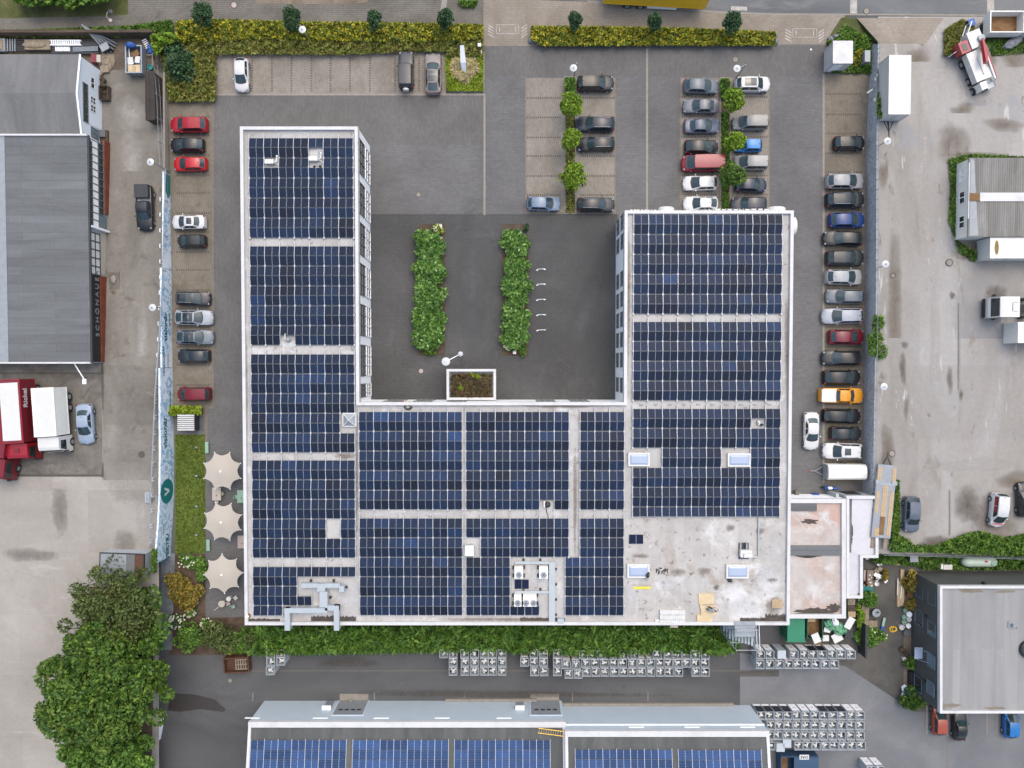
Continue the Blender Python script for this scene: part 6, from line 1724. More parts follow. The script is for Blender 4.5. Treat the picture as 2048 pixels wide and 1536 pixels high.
# sculpture
b = P(928, 126, 0)
t = thing('sculpture', 'slender white faceted sculpture on the corner island beside the taupe coupe', 'sculpture', b)
g = MB()
a_, m_, c_ = P(925, 93, 2.6), P(927, 122, 2.2), P(930, 153, .15)
hw = .28
vs = []
for p_, wd, z_ in ((a_, .28, 2.9), (m_, .40, 1.7), (c_, .2, .05)):
 q = p_ - b; vs += [(q.x - wd, q.y, z_), (q.x + wd*.7, q.y, z_ + .1), (q.x + wd*.2, q.y, z_ - .5 if z_ > .6 else 0)]
g.add(vs, [(0, 1, 4, 3), (3, 4, 7, 6), (0, 3, 5, 2), (3, 6, 8, 5), (1, 2, 5, 4), (4, 5, 8, 7), (0, 2, 1), (6, 7, 8)])
g.obj('blade', plain('white_steel', d(238, 241, 245, 1.5), .35, .0, var=.02, coat=.4), t)
c = P(959, 92, .9); g = MB(); g.box(-.16, -.16, -.9, .16, .16, .25, 1); g.box(-.2, -.2, .25, .2, .2, .35, 0); g.box(.15, -.9, -.9, .3, -.4, -.2, 2)
tag(g.obj('intercom_post', [M['white_p'], M['steel'], M['beige']], None, c), 'white topped intercom post at the right corner of the yellow hedge', 'post')
# bike stands
for py in (539, 569, 599.5, 630, 660.5):
 c = P(1082, py, .4); t = thing('bike_stand', 'steel bicycle stand in the row right of the right courtyard bed', 'bike stand', (c.x, c.y, 0), 0, 'courtyard bicycle stands')
 g = MB(); g.path([(-.55, 0, 0), (-.5, 0, .7), (.5, .05, .7), (.55, .05, 0)], .03, 6); g.path([(-.6, -.05, .02), (-.35, -.04, .02)], .07, 5); g.path([(.35, .05, .02), (.6, .05, .02)], .07, 5); g.obj('hoop', M['frame_w'], t)
# boulders
for i, (px, py, r, lb) in enumerate([(1064, 83, .5, 'grey boulder at the left end of the right yellow hedge'), (1549, 72, .42, 'grey boulder at the right end of the yellow hedge, upper of two'), (1551, 85, .42, 'grey boulder at the right end of the yellow hedge, lower of two'),
  (1660, 80, .42, 'grey boulder left of the white cabin, left of two'), (1670, 74, .42, 'grey boulder above the white cabin, right of two'), (2022, 88, .75, 'long pale boulder on the grass below the tipper lorry')]):
 g = MB(); rg = random.Random(i); k = 1.8 if i == 5 else 1
 g.ball((0, 0, .2), r*k, r*.75, r*.7, 9, 6, 0, .16, rg)
 o = g.obj('boulder', M['rock'], None, P(px, py, ze(py) if i == 5 else 0), .5 if i == 5 else i*.8); tag(o, lb, 'boulder', 'boulders around the lot')
# ------------------------------------------------------------------ lorries
def wheels(t, xs_, hw, r=.5, z0=0.0):
 for x in xs_:
  for s in (-1, 1):
   g = MB(); g.tube((x, s*(hw - .32), z0 + r), (x, s*hw, z0 + r), r, 18, 0); g.tube((x, s*(hw - .05), z0 + r), (x, s*(hw + .02), z0 + r), r*.55, 12, 1); g.obj('wheel', [M['black'], M['steel_m']], t)
def cab(t, x0, x1, hw, h, m_, flat=True, z0=.45):
 """lorry cab, front towards +x"""
 g = MB(); n = x1 - x0
 prof = [(x0, z0), (x1, z0), (x1 + .05, z0 + .9), (x1 - .05, z0 + 1.15), (x1 - .35, h - .12), (x1 - .7, h), (x0, h)]
 for s in (-1, 1): pass
 vs = [(x, -hw, z) for x, z in prof] + [(x, hw, z) for x, z in prof]; k = len(prof)
 g.add(vs, [(i, (i+1) % k, k + (i+1) % k, k + i) for i in range(k)] + [list(range(k))[::-1], list(range(k, 2*k))])
 b = g.obj('cab', M[m_], t)
 for e in b.data.polygons: pass
 g = MB(); g.add([(x1 - .035, -hw*.9, z0 + 1.22), (x1 - .035, hw*.9, z0 + 1.22), (x1 - .315, hw*.86, h - .2), (x1 - .315, -hw*.86, h - .2)], [(0, 1, 2, 3)]); g.obj('windscreen', M['glass'], t)
 for s in (-1, 1):
  g = MB(); g.poly([(x1 - .25, s*(hw + .012), z0 + 1.25), (x0 + .45, s*(hw + .012), z0 + 1.25), (x0 + .45, s*(hw + .012), h - .35), (x1 - .5, s*(hw + .012), h - .35)][::s]); g.obj('side_window', M['glass'], t)
  g = MB(); g.box(x1 - .2, s*(hw + .1), z0 + 1.3, x1 - .05, s*(hw + .32), z0 + 2.0); g.obj('mirror', M['plastic'], t)
 g = MB(); g.box(x1 + .03, -hw*.95, z0 - .1, x1 + .14, hw*.95, z0 + .35); g.obj('bumper', M['plastic'], t)
def lorry(label, px, py, hd, zg, L_, cabl, m_box, m_cab, boxh=3.6, roofm='white_p', ground_px=True, hwid=1.27, text=None):
 p = P(px, py, zg + boxh)
 t = thing('lorry', label, 'lorry', (p.x, p.y, zg), R(hd), 'lorries')
 xb = L_/2 - cabl - .15
 g = MB(); g.box(-L_/2, -hwid, 1.05, xb, hwid, boxh); bx = g.obj('cargo_box', M[m_box], t)
 g = MB(); g.box(-L_/2 + .35, -hwid + .2, boxh - .02, xb - .3, hwid - .2, boxh + .035); g.obj('roof_sheet', M[roofm], t)
 g = MB()
 for s in (-1, 1): g.box(-L_/2 - .02, s*hwid - .04, boxh - .06, xb + .02, s*hwid + .04, boxh + .05); g.box(-L_/2, s*hwid - .035, 1.0, xb, s*hwid + .035, 1.12)
 for x in (-L_/2, xb): g.box(x - .04, -hwid - .03, boxh - .06, x + .04, hwid + .03, boxh + .045)
 g.obj('edge_frame', M['red'] if m_box == 'dkred' else M['cream'], t)
 g = MB(); g.box(-L_/2 + .2, -.45, .55, L_/2 - .6, .45, 1.04); g.obj('chassis', M['steel_d'], t)
 cab(t, L_/2 - cabl, L_/2, hwid - .04, min(boxh - .1, 3.1), m_cab)
 wheels(t, (L_/2 - cabl*.55, -L_/2 + 1.2, -L_/2 + 2.5), hwid - .02)
 return t, xb
RW = thing
t, xb = lorry('red lorry with white roof panel and white lettering in the loading yard', 22, 842, 273, zw(842) + .05, 9.6, 2.05, 'dkred', 'red', 3.7, 'white_p')
o = put_text('lettering', 'Rickal', .95, M['ink_w'], Matrix(((-1, 0, 0, -2.6), (0, 0, 1, 1.272), (0, 1, 0, 2.85), (0, 0, 0, 1))), t, bold=.025)
o = put_text('lettering', 'und alles läuft', .42, M['ink_w'], Matrix(((-1, 0, 0, -2.5), (0, 0, 1, 1.272), (0, 1, 0, 1.75), (0, 0, 0, 1))), t)
g = MB(); g.box(3.3, -.3, 3.1, 3.8, .3, 3.2); g.obj('roof_hatch', M['dkred'], t)
t, xb = lorry('white box lorry parked between the red lorry and the pale blue saloon', 89, 842, 273, zw(842) + .05, 7.7, 1.9, 'cream', 'white_p', 3.5, 'white_p')
g = MB()
for k in range(5): g.box(xb + .25, -.9 + k*.45, 2.7, xb + .9, -.86 + k*.45, 3.08)
g.obj('roof_rib', M['steel_d'], t)
p = P(-12, 935, zw(935) + 3); t = thing('lorry', 'second red lorry cut off by the left edge of the photo', 'lorry', (p.x, p.y, zw(935) + .05), R(262), 'lorries')
cab(t, -1.1, 1.6, 1.22, 3.0, 'dkred'); wheels(t, (.3, -3.6), 1.25)
g = MB(); g.box(-6, -.45, .55, .5, .45, 1.0); g.obj('chassis', M['steel_d'], t)
g = MB(); g.box(-7.5, -1.25, 1.05, -1.3, 1.25, 3.4); g.obj('cargo_box', M['dkred'], t)
g = MB(); g.tube((1.62, .95, .9), (1.72, .95, .9), .16, 10); g.obj('headlight', M['head'], t)
# yellow trailer in the street
a, b = P(1207, 6, 1.2), P(1410, 17, 1.2)
ang = math.atan2(b.y - a.y, b.x - a.x)
t = thing('semi_trailer', 'bright yellow curtain sided trailer in the street at the top edge', 'trailer', ((a.x + b.x)/2, (a.y + b.y)/2, .02), ang)
LL = (b - a).length/2
g = MB(); g.box(-LL, 0, 1.15, LL, 2.5, 3.9); g.obj('cargo_box', M['yellow'], t)
g = MB(); g.box(-LL, 0 - .03, 3.84, LL, .05, 3.94); g.box(-LL - .04, -.03, 1.1, -LL + .04, 2.5, 3.95); g.box(-LL, -.035, 1.05, LL, .03, 1.16); g.obj('edge_frame', M['yellow'], t)
for x in (-LL + 3.0, -LL + 4.6):
 for y in (.1, 2.1):
  g = MB(); g.tube((x, y - .05, .5), (x, y + .3, .5), .5, 18); g.tube((x, y - .08, .5), (x, y + .1, .5), .3, 14, 1); g.obj('wheel', [M['black'], M['steel']], t)
g = MB(); g.box(-LL + 5.4, -.02, .5, -LL + 9.0, .06, .95); g.obj('side_guard', M['frame_w'], t)
g = MB(); g.box(-LL + .3, .8, .7, LL - .3, 1.7, 1.1); g.obj('chassis', M['steel_d'], t)
# tipper
zt_ = .35
p = P(2014, 43, zt_ + 2.5)
t = thing('tipper_lorry', 'white tipper lorry with an empty rusty bed at the top right corner', 'lorry', (p.x, p.y, zt_), 0, 'lorries')
o4 = [(-2.0, -1.28), (2.1, -1.28), (2.1, 1.28), (-2.0, 1.28)]
ring(o4, .12, 1.2, 2.5).obj('bed_side', M['cream'], t)
g = MB(); g.poly([(x, y, 1.32) for x, y in offset(o4, .1)]); g.poly([(x, y, 1.2) for x, y in offset(o4, .02)][::-1]); g.obj('bed_floor', M['rust'], t)
g = MB(); g.box(-2.0, -.45, .6, 4.4, .45, 1.1); g.obj('chassis', M['black'], t)
cab(t, 2.5, 4.4, 1.2, 2.8, 'white_p'); wheels(t, (-1.0, .4, 3.4), 1.22)
# white tractor unit
zt_ = ze(615); p = P(2018, 614, zt_ + 2.6)
t = thing('tractor_unit', 'white tractor unit facing left in the yard at the right edge', 'lorry', (p.x, p.y, zt_), R(180), 'lorries')
cab(t, -1.0, 1.55, 1.2, 3.0, 'white_p'); wheels(t, (.4, -3.2), 1.22)
g = MB(); g.box(-5.5, -.45, .6, .8, .45, 1.0); g.obj('chassis', M['black'], t)
g = MB(); g.box(-.2, -.5, 3.0, -.12, .5, 3.06); g.box(-.75, .5, 3.0, -.3, .56, 3.05); g.box(-.75, -.56, 3.0, -.3, -.5, 3.05); g.obj('roof_trim', M['steel'], t)
# crane lorry
zt_ = ze(118) + .05; p = P(1960, 122, zt_ + 2.0)
t = thing('crane_lorry', 'white and red truck mounted crane parked askew on the verge at the top right', 'lorry', (p.x, p.y, zt_), R(292), 'lorries')
g = MB(); g.box(-2.9, -.5, .6, 3.3, .5, 1.0); g.obj('chassis', M['steel_d'], t)
g = MB(); g.box(-1.4, -1.15, 1.0, 2.2, 1.0, 1.9); g.box(-.6, -.1, 1.9, 1.6, .1, 2.0); g.obj('body', M['white_p'], t)
g = MB(); g.box(-3.6, -.5, 1.0, -1.6, 1.15, 2.2); g.obj('counterweight', M['white_p'], t)
g = MB(); g.box(-2.9, -1.75, .9, -1.5, -.6, 2.1); o = g.obj('operator_cab', M['red'], t)
g = MB(); g.box(-2.6, -1.45, 2.1, -1.8, -.9, 2.13); g.obj('cab_glass', M['glass'], o)
g = MB(); g.tube((-2.3, .85, 2.4), (.6, -.1, 2.9), .22, 6, 0, .34); g.obj('boom', M['red'], t)
g = MB(); g.tube((-2.2, 1.05, 2.2), (2.6, 1.15, 1.9), .13, 6); g.tube((-2.2, .75, 2.2), (.9, .75, 2.1), .05, 6); g.obj('jib', M['red'], t)
g = MB(); g.tube((-2.2, .88, 2.2), (2.6, .95, 2.0), .1, 6, 0); g.obj('jib_guard', M['frame_w'], t)
g = MB(); g.lathe([(.4, 2.1), (.4, 2.5), (.1, 2.6)], 14, 0, -2.4, .85); g.obj('slew_ring', M['steel'], t)
g = MB(); g.box(2.4, -.95, .5, 3.3, -.2, 2.0); g.obj('carrier_cab', M['cream'], t)
g = MB(); g.box(2.35, .1, .5, 3.4, 1.0, 1.4); g.ball((2.5, 1.3, 1.6), .2, .2, .15); g.path([(2.7, 1.1, 1.5), (3.5, 1.1, 1.5), (3.5, .1, 1.5), (2.7, .1, 1.5), (2.7, 1.1, 1.5)], .05, 5); g.obj('winch', M['steel'], t)
wheels(t, (-2.2, -.6, 1.6, 2.9), 1.15, .48)
c = P(1944, 44, ze(44) + 1.1)
t = thing('waste_bin', 'blue lidded waste bin at the tip of the open gate', 'bin', (c.x, c.y, ze(44)), .3)
g = MB(); g.box(-.32, -.36, .05, .32, .36, 1.0); g.obj('body', M['plastic'], t); g = MB(); g.box(-.38, -.4, 1.0, .38, .4, 1.1); g.obj('lid', M['blue'], t)
# flatbed trailer
zt_ = ze(1000); a, b = P(1776, 930, zt_ + .95), P(1762, 1076, zt_ + .95)
L_ = (a - b).length; ang = math.atan2((a - b).y, (a - b).x)
t = thing('flatbed_trailer', 'long low loader trailer with timber planked deck beside the gabion wall end', 'trailer', ((a.x + b.x)/2, (a.y + b.y)/2, zt_), ang)
g = MB(); g.box(-L_/2, -1.15, .6, L_/2, 1.15, .9); g.obj('deck_frame', M['steel_m'], t)
g = MB()
for x0, x1, y0, y1 in ((-L_/2 + 1.6, L_/2 - 2.2, -.28, .32), (-L_/2 + .3, 1.2, -1.05, -.6), (L_/2 - 1.9, L_/2 - .3, -1.1, -.65), (L_/2 - 1.9, L_/2 - .3, .65, 1.1), (-L_/2 + 3.0, 1.2, .65, 1.05), (-L_/2 + .2, -L_/2 + 1.2, .3, .9)):
 n = max(1, int((y1 - y0)/.16))
 for k in range(n): g.box(x0, y0 + k*(y1-y0)/n, .9, x1, y0 + (k + .9)*(y1-y0)/n, .94)
g.obj('deck_plank', M['wood_y'], t)
g = MB(); g.box(-L_/2 + .4, -.28, .9, -L_/2 + 2.6, .3, .96); g.obj('rusty_trough', M['rust'], t)
g = MB()
for s in (-1, 1): g.box(L_/2 - 2.4, s*.7, .9, L_/2 - 1.9, s*1.3, 1.0)
g.box(L_/2 - 2.5, -1.15, .9, L_/2 - 2.2, 1.15, .96); g.obj('mudguard', M['steel'], t)
g = MB(); g.path([(L_/2, -.5, .7), (L_/2 + 1.0, 0, .65), (L_/2, .5, .7)], .08, 6); g.path([(L_/2 + .8, 0, .65), (L_/2 + 1.5, 0, .6)], .07, 6); g.obj('drawbar', M['steel_d'], t)
for s in (-.75, .75):
 g = MB(); g.cbox(-L_/2 - .6, s, .55, 1.5, .45, .1); g.obj('ramp', M['wood'], t)
wheels(t, (0, 1.0, -1.2), 1.15, .36)
# covered trailer in the last bay
c = P(1695, 945, 1.9); t = thing('covered_trailer', 'small covered trailer with cream tarpaulin below the white off-road estate', 'trailer', (c.x, c.y, 0), .0)
hx, hy = 2.35, .92
g = MB()
prof = [(-hy, .45), (-hy, 1.7), (-hy + .22, 1.98), (-.2, 2.1), (.2, 2.1), (hy - .22, 1.98), (hy, 1.7), (hy, .45)]
vs = [(-hx, y, z) for y, z in prof] + [(hx, y, z) for y, z in prof]; k = len(prof)
g.add(vs, [(i, k + i, k + i + 1, i + 1) for i in range(k - 1)] + [list(range(k)), list(range(k, 2*k))[::-1]])
o = g.obj('tarpaulin', M['cream'], t)
g = MB(); g.box(-hx - .03, -hy, .4, -hx, hy, 1.75); g.obj('front_board', M['steel_m'], t)
g = MB(); g.path([(-hx, -.55, .5), (-hx - 1.1, 0, .5), (-hx, .55, .5)], .05, 6); g.path([(-hx - 1.0, 0, .5), (-hx - 1.7, 0, .55)], .05, 6); g.ball((-hx - 1.75, 0, .6), .12, .12, .1, 8, 5, 1); g.obj('drawbar', [M['steel'], M['amber']], t)
wheels(t, (.2,), hy + .1, .33)
# motorcycle
c = P(1661, 976, .7); t = thing('motorcycle', 'blue and white motorcycle parked above the small white annex', 'motorcycle', (c.x, c.y, 0), R(176))
for x in (-.7, .7):
 g = MB(); g.tube((x, -.06, .31), (x, .06, .31), .31, 18); g.obj('wheel', M['black'], t)
g = MB(); g.ball((.1, 0, .78), .38, .2, .2); g.obj('tank', M['frame_w'], t)
g = MB(); g.ball((-.55, 0, .8), .45, .16, .14); g.obj('seat', M['blue'], t)
g = MB(); g.ball((.55, 0, .8), .25, .22, .25); g.box(-.3, -.15, .25, .35, .15, .6); g.obj('fairing', M['blue'], t)
g = MB(); g.path([(.45, -.38, .98), (.5, 0, 1.0), (.45, .38, .98)], .025, 6); g.path([(.7, 0, .31), (.5, 0, .95)], .04, 6); g.obj('handlebar', M['black'], t)
# ------------------------------------------------------------------ parasols and garden
def parasol(label, px, py, rot):
 c = P(px, py, 2.9); t = thing('parasol', label, 'parasol', (c.x, c.y, 0), rot, 'star shaped parasols')
 g = MB(); n = 8; rt, rv = 2.45, 1.95
 rim = []
 for i in range(n):
  for f in range(6):
   u = f/6; th = 2*math.pi*(i + u)/n
   a_ = Vector((math.cos(2*math.pi*i/n), math.sin(2*math.pi*i/n)))*rt; b_ = Vector((math.cos(2*math.pi*(i+1)/n), math.sin(2*math.pi*(i+1)/n)))*rt
   q = a_.lerp(b_, u); q *= 1 - .165*math.sin(math.pi*u)**.8
   rim.append((q.x, q.y, 2.92 - .233*q.length))
 mid = [(x*.38, y*.38, 2.66 + (2.72 - z)*0) for x, y, z in rim]; mid = []
 for i in range(n*6):
  th = 2*math.pi*i/(n*6); mid.append((.88*math.cos(th), .88*math.sin(th), 2.73))
 top = [(.1*math.cos(2*math.pi*i/(n*6)), .1*math.sin(2*math.pi*i/(n*6)), 2.92) for i in range(n*6)]
 k = n*6
 g.add(rim + mid + top, [(i, (i+1) % k, k + (i+1) % k, k + i) for i in range(k)] + [(k+i, k+(i+1) % k, 2*k+(i+1) % k, 2*k+i) for i in range(k)] + [list(range(2*k, 3*k))])
 g.obj('canopy', M['canvas'], t, (0, 0, 0), 0, True)
 g = MB()
 for i in range(n):
  th = 2*math.pi*i/n; g.tube((.1*math.cos(th), .1*math.sin(th), 2.88), (rt*.97*math.cos(th), rt*.97*math.sin(th), 2.31), .02, 4)
 g.obj('rib', M['steel'], t)
 for i in range(n):
  th = 2*math.pi*i/n; g = MB(); g.ball((rt*math.cos(th), rt*math.sin(th), 2.35), .07, .07, .05, 6, 4); g.obj('rib_tip', M['frame_w'], t)
 g = MB(); g.tube((0, 0, 0), (0, 0, 2.9), .05, 8); g.lathe([(.4, 0), (.4, .08), (.06, .1)], 14); g.obj('pole', M['steel'], t)
 g = MB(); g.lathe([(.12, 2.9), (.12, 2.98), (.03, 3.0)], 12); g.obj('finial', M['frame_w'], t)
parasol('cream star shaped parasol, northernmost of three on the terrace', 441, 943, R(22.5))
parasol('cream star shaped parasol, middle of three on the terrace', 442, 1045, R(20))
parasol('cream star shaped parasol, southernmost of three on the terrace', 443, 1150, R(3))
def table_set(label, px, py, m_):
 c = P(px, py, .75); t = thing('garden_table', label, 'table', (c.x, c.y, 0))
 g = MB(); g.box(-.55, -.8, .7, .55, .8, .75); g.obj('table_top', M[m_], t)
 for sx in (-.45, .45):
  for sy in (-.7, .7):
   g = MB(); g.tube((sx, sy, 0), (sx, sy, .7), .03, 6); g.obj('leg', M[m_], t)
 g = MB(); g.tube((0, -.2, .75), (0, -.2, .78), .07, 8); g.obj('plug', M['black'], t)
def chair(label, px, py, m_, rz, grp, stool=False):
 c = P(px, py, .45); t = thing('garden_chair', label, 'chair', (c.x, c.y, 0), rz, grp)
 g = MB(); g.box(-.23, -.23, .42, .23, .23, .46); g.obj('seat', M[m_], t)
 if not stool:
  g = MB(); g.box(-.23, .2, .46, .23, .25, .85); g.obj('backrest', M[m_], t)
 for sx in (-.2, .2):
  for sy in (-.2, .2):
   g = MB(); g.tube((sx, sy, 0), (sx, sy, .42), .02, 5); g.obj('leg', M['steel'], t)
table_set('sand coloured garden table between the upper two parasols', 433, 988, 'beige')
table_set('mint garden table against the office wall between the parasols', 483, 993, 'mint')
table_set('dusty pink garden table against the office wall beside the middle parasol', 484, 1084, 'pink')
chair('sand coloured chair right of the sand coloured table', 444, 987, 'beige', -1.2, 'terrace chairs')
chair('small sand stool below the sand coloured table', 433, 1003, 'beige', 0, 'terrace chairs', True)
chair('mint chair left of the mint table', 473, 994, 'mint', 1.57, 'terrace chairs')
chair('mint chair in the lower parasol seating group', 466, 1213, 'mint', .4, 'terrace chairs')
chair('pinkish chair in the lower parasol seating group', 456, 1207, 'pink', .4, 'terrace chairs')
chair('small sand stool tilted by the lower parasol', 471, 1196, 'beige', .7, 'terrace chairs', True)
for lb, px, py in (('mint bench at the edge of the lawn, upper of two', 413.5, 895), ('mint bench at the edge of the lawn, lower of two', 416, 1090.5)):
 c = P(px, py, .45); t = thing('garden_bench', lb, 'bench', (c.x, c.y, 0), 0, 'mint benches')
 g = MB(); g.box(-.2, -.7, .4, .2, .7, .46); g.obj('seat', M['mint'], t)
 for y in (-.55, .55):
  g = MB(); g.box(-.15, y - .05, 0, .15, y + .05, .4); g.obj('leg', M['mint'], t)
for lb, px, py, r, m_, h in (('round cream bistro table in the lower parasol seating group', 443, 1208, .42, 'beige', .74), ('round white stool table beside the cream bistro table', 457, 1198, .3, 'white_p', .6)):
 c = P(px, py, h); t = thing('bistro_table', lb, 'table', (c.x, c.y, 0), 0, 'round bistro tables')
 g = MB(); g.lathe([(r, h - .04), (r, h), (.02, h + .005)], 22); g.obj('table_top', M[m_], t)
 g = MB(); g.tube((0, 0, 0), (0, 0, h - .04), .04, 8); g.lathe([(.25, 0), (.25, .03), (.05, .05)], 12); g.obj('leg', M['steel'], t)
c = P(434, 1217, .3); g = MB(); g.tube((-.5, -.35, .05), (.35, .3, .8), .03, 6); tag(g.obj('broom', M['frame_w'], None, (c.x, c.y, 0)), 'thin white pole leaning on the round cream bistro table', 'pole')
for py in (895, 952, 1013, 1070):
 c = P(393, py, .2); t = thing('garden_light', 'small ball shaped lawn light in the row on the lawn', 'light', (c.x, c.y, 0), 0, 'lawn lights')
 g = MB(); g.lathe([(.22, 0), (.22, .03), (.1, .04)], 14); g.obj('base', M['stone'], t); g = MB(); g.ball((0, 0, .2), .16, .16, .16, 12, 8); g.obj('globe', M['steel'], t)
# bin shelter with white slats
c = P(371.5, 845, 1.6); t = thing('bin_shelter', 'slatted white roofed bin shelter below the small shrub island', 'shelter', (c.x, c.y, 0))
g = MB()
for k in range(8): g.box(-1.03, -.98 + k*.255, 1.5, 1.03, -.83 + k*.255, 1.6)
g.obj('roof_slat', M['white_p'], t)
g = MB(); g.box(-1.0, -1.0, 0, -.94, 1.0, 1.5); g.box(.94, -1.0, 0, 1.0, 1.0, 1.5); g.box(-.94, .94, 0, .94, 1.0, 1.5); g.obj('wall', M['steel_d'], t)
g = MB(); g.box(-.9, -.9, 1.3, .9, .9, 1.35); g.obj('under_roof', M['steel_m'], t)
sheet('shelter_slab', rect(388, 829, 406, 862), 5, 'asph')
# ------------------------------------------------------------------ western yard things
z0 = zw(1130)
a, b = P(200, 1108, z0 + 2.2), P(287, 1152, z0 + 2.2)
t = thing('tin_shed', 'weathered tin shed with patched grey roof at the end of the crash rail', 'shed', ((a.x + b.x)/2, (a.y + b.y)/2, z0), R(-2))
hx, hy = (b.x - a.x)/2, (a.y - b.y)/2
g = MB(); g.box(-hx, -hy, 0, hx, hy, 2.1); g.obj('wall', M['wall_g'], t)
g = MB()
for k in range(5):
 x0 = -hx + k*2*hx/5; g.box(x0 + .01, -hy - .04, 2.11, x0 + 2*hx/5 - .01, hy + .04, 2.2 + (k % 2)*.012, 1 if k == 4 else (2 if k == 3 else 0))
g.obj('roof', [M['steel_m'], M['rust_d'], M['roof_felt']], t)
ring([(-hx - .08, -hy - .08), (hx + .08, -hy - .08), (hx + .08, hy + .08), (-hx - .08, hy + .08)], .09, 2.0, 2.26).obj('roof_edge', M['steel_d'], t)
a, b = P(288, 142, 2.2), P(311, 240, 2.2)
t = thing('lean_to_shed', 'long narrow dark brown lean-to shed beside the mesh fence', 'shed', ((a.x + b.x)/2, (a.y + b.y)/2, 0))
hx, hy = (b.x - a.x)/2, (a.y - b.y)/2
g = MB(); g.box(-hx + .1, -hy + .1, 0, hx - .1, hy - .1, 1.95); g.obj('wall', M['wood_d'], t)
g = MB(); g.add([(-hx, -hy, 2.0), (hx, -hy, 2.3), (hx, hy, 2.3), (-hx, hy, 2.0), (-hx, -hy, 1.93), (hx, -hy, 2.23), (hx, hy, 2.23), (-hx, hy, 1.93)], [(0, 1, 2, 3), (7, 6, 5, 4), (0, 4, 5, 1), (1, 5, 6, 2), (2, 6, 7, 3), (3, 7, 4, 0)]); g.obj('roof', patchy('brown_tin_roof', [(.3, d(66, 60, 57)), (.7, d(84, 78, 74))], .5, 3, .1, brick=(30, .4, .03, .3, False)), t)
g = MB(); g.tube((-hx*.35, -hy, 2.14), (-hx*.35, hy, 2.14), .05, 6); g.obj('roof_batten', M['wood_d'], t)
# skip with timber
def skip(label, px, py, lx, ly, h, m_, rz=0, zg=0.0, grp='open skips'):
 c = P(px, py, zg + h); t = thing('skip', label, 'skip', (c.x, c.y, zg), rz, grp)
 o4 = [(-lx/2, -ly/2), (lx/2, -ly/2), (lx/2, ly/2), (-lx/2, ly/2)]
 g = ring(o4, .07, .15, h); g.poly([(x, y, .3) for x, y in offset(o4, .05)]); g.poly([(x, y, .16) for x, y in offset(o4, .02)][::-1]); g.obj('tub', M[m_], t)
 g = ring([(x*1.02, y*1.02) for x, y in o4], .14, h - .08, h + .03); g.obj('rim', M[m_], t)
 g = MB()
 for s in (-1, 1):
  for x in (-lx*.3, 0, lx*.3): g.box(x - .06, s*ly/2, .2, x + .06, s*(ly/2 + .08), h - .1)
 g.obj('side_rib', M[m_], t)
 return t
t = skip('open skip full of offcut boards and cardboard near the top left', 267, 118, 2.0, 3.3, 1.3, 'steel', 0, 0)
def load(label, t_, lst, grp=None):
 for nm, lb, x, y, z, lx, ly, lz, m_, rz in lst:
  g = MB(); g.cbox(0, 0, 0, lx, ly, lz, 0, rz)
  tag(g.obj(nm, M[m_], None, t_.location + Vector((x, y, z))), lb, 'board' if 'board' in nm or 'sheet' in nm else 'box', grp)
load('', t, [('white_board', 'white board in the skip near the top left, left of two', -.55, -.1, .95, .7, .9, .06, 'white_p', .1), ('white_board', 'white board in the skip near the top left, right of two', .35, .05, 1.0, .6, .8, .06, 'white_p', -.1),
 ('chipboard_board', 'broad yellowish board at the lower end of the skip near the top left', -.1, -1.05, .95, 1.5, .9, .07, 'osb', .05), ('timber_board', 'small brown board lying on the yellowish one in the skip', -.1, -1.1, 1.03, .4, .8, .06, 'wood_y', .05),
 ('timber_board', 'reddish brown scrap in the middle of the skip near the top left', .1, .75, .8, .9, .7, .3, 'rust', .5), ('white_board', 'narrow white batten at the upper left of the skip near the top left', -.7, .9, .9, .15, 1.3, .06, 'white_p', .05)])
c = P(264, 92, 1.2); g = MB(); rg = random.Random(2); g.ball((0, 0, .2), .7, .35, .4, 10, 6, 0, .2, rg); tag(g.obj('blue_sack', M['bluefab'], None, c), 'blue sack at the upper end of the skip near the top left', 'sack')
c = P(300, 98, .5); g = MB(); g.ball((0, 0, .2), .5, .75, .35, 10, 6, 0, .3, rg); tag(g.obj('blue_tarp', M['bluefab'], None, (c.x, c.y, 0)), 'crumpled bright blue tarpaulin right of the skip near the ivy', 'tarpaulin')
t = skip('rusty brown skip with pallets in the south lane beside the shrubs', 472, 1331, 3.1, 1.9, 1.2, 'rust_d', R(3), 0)
g = MB()
for k in range(5): g.box(-.2 + k*.3, -.7, .85, -.05 + k*.3, .7, .92)
for y in (-.6, 0, .6): g.box(-.2, y - .06, .92, 1.3, y + .06, .97)
tag(g.obj('wooden_pallet', M['wood'], None, t.location, R(3)), 'pale pallet lying in the rusty skip in the south lane', 'pallet')
# junk along the north fence of the workshop yard
def junk(name, label, cat, px, py, fn, mats, rz=0, z=0.0, grp=None):
 c = P(px, py, z + .5); g = MB(); fn(g); return tag(g.obj(name, [M[k] for k in mats], None, (c.x, c.y, z), rz), label, cat, grp)
junk('flat_trailer', 'pale boarded trailer at the far left end of the junk row', 'trailer', 6, 92, lambda g: (g.box(-1.5, -.75, .5, .5, .75, .9), g.box(-1.4, -.65, .9, .3, .65, 1.0, 1), g.tube((-.6, -.8, .3), (-.6, .8, .3), .3, 12, 2)), ('steel_m', 'wood', 'black'))
junk('material_rack', 'rack with a sagging pile of pale boards and tubes in the junk row', 'rack', 62, 92, lambda g: ([g.box(-2.6, -.6 + k*.25, .5, 2.2, -.45 + k*.25, .6) for k in range(6)], g.box(-.6, -.55, .6, 2.5, .65, .8, 1), g.ball((.6, 0, .85), 1.5, .4, .2, 12, 5, 1), [g.box(-2.8 + k*.3, -.7, .6, -2.7 + k*.3, .8, .7, 2) for k in range(4)]), ('steel_d', 'wood', 'steel'))
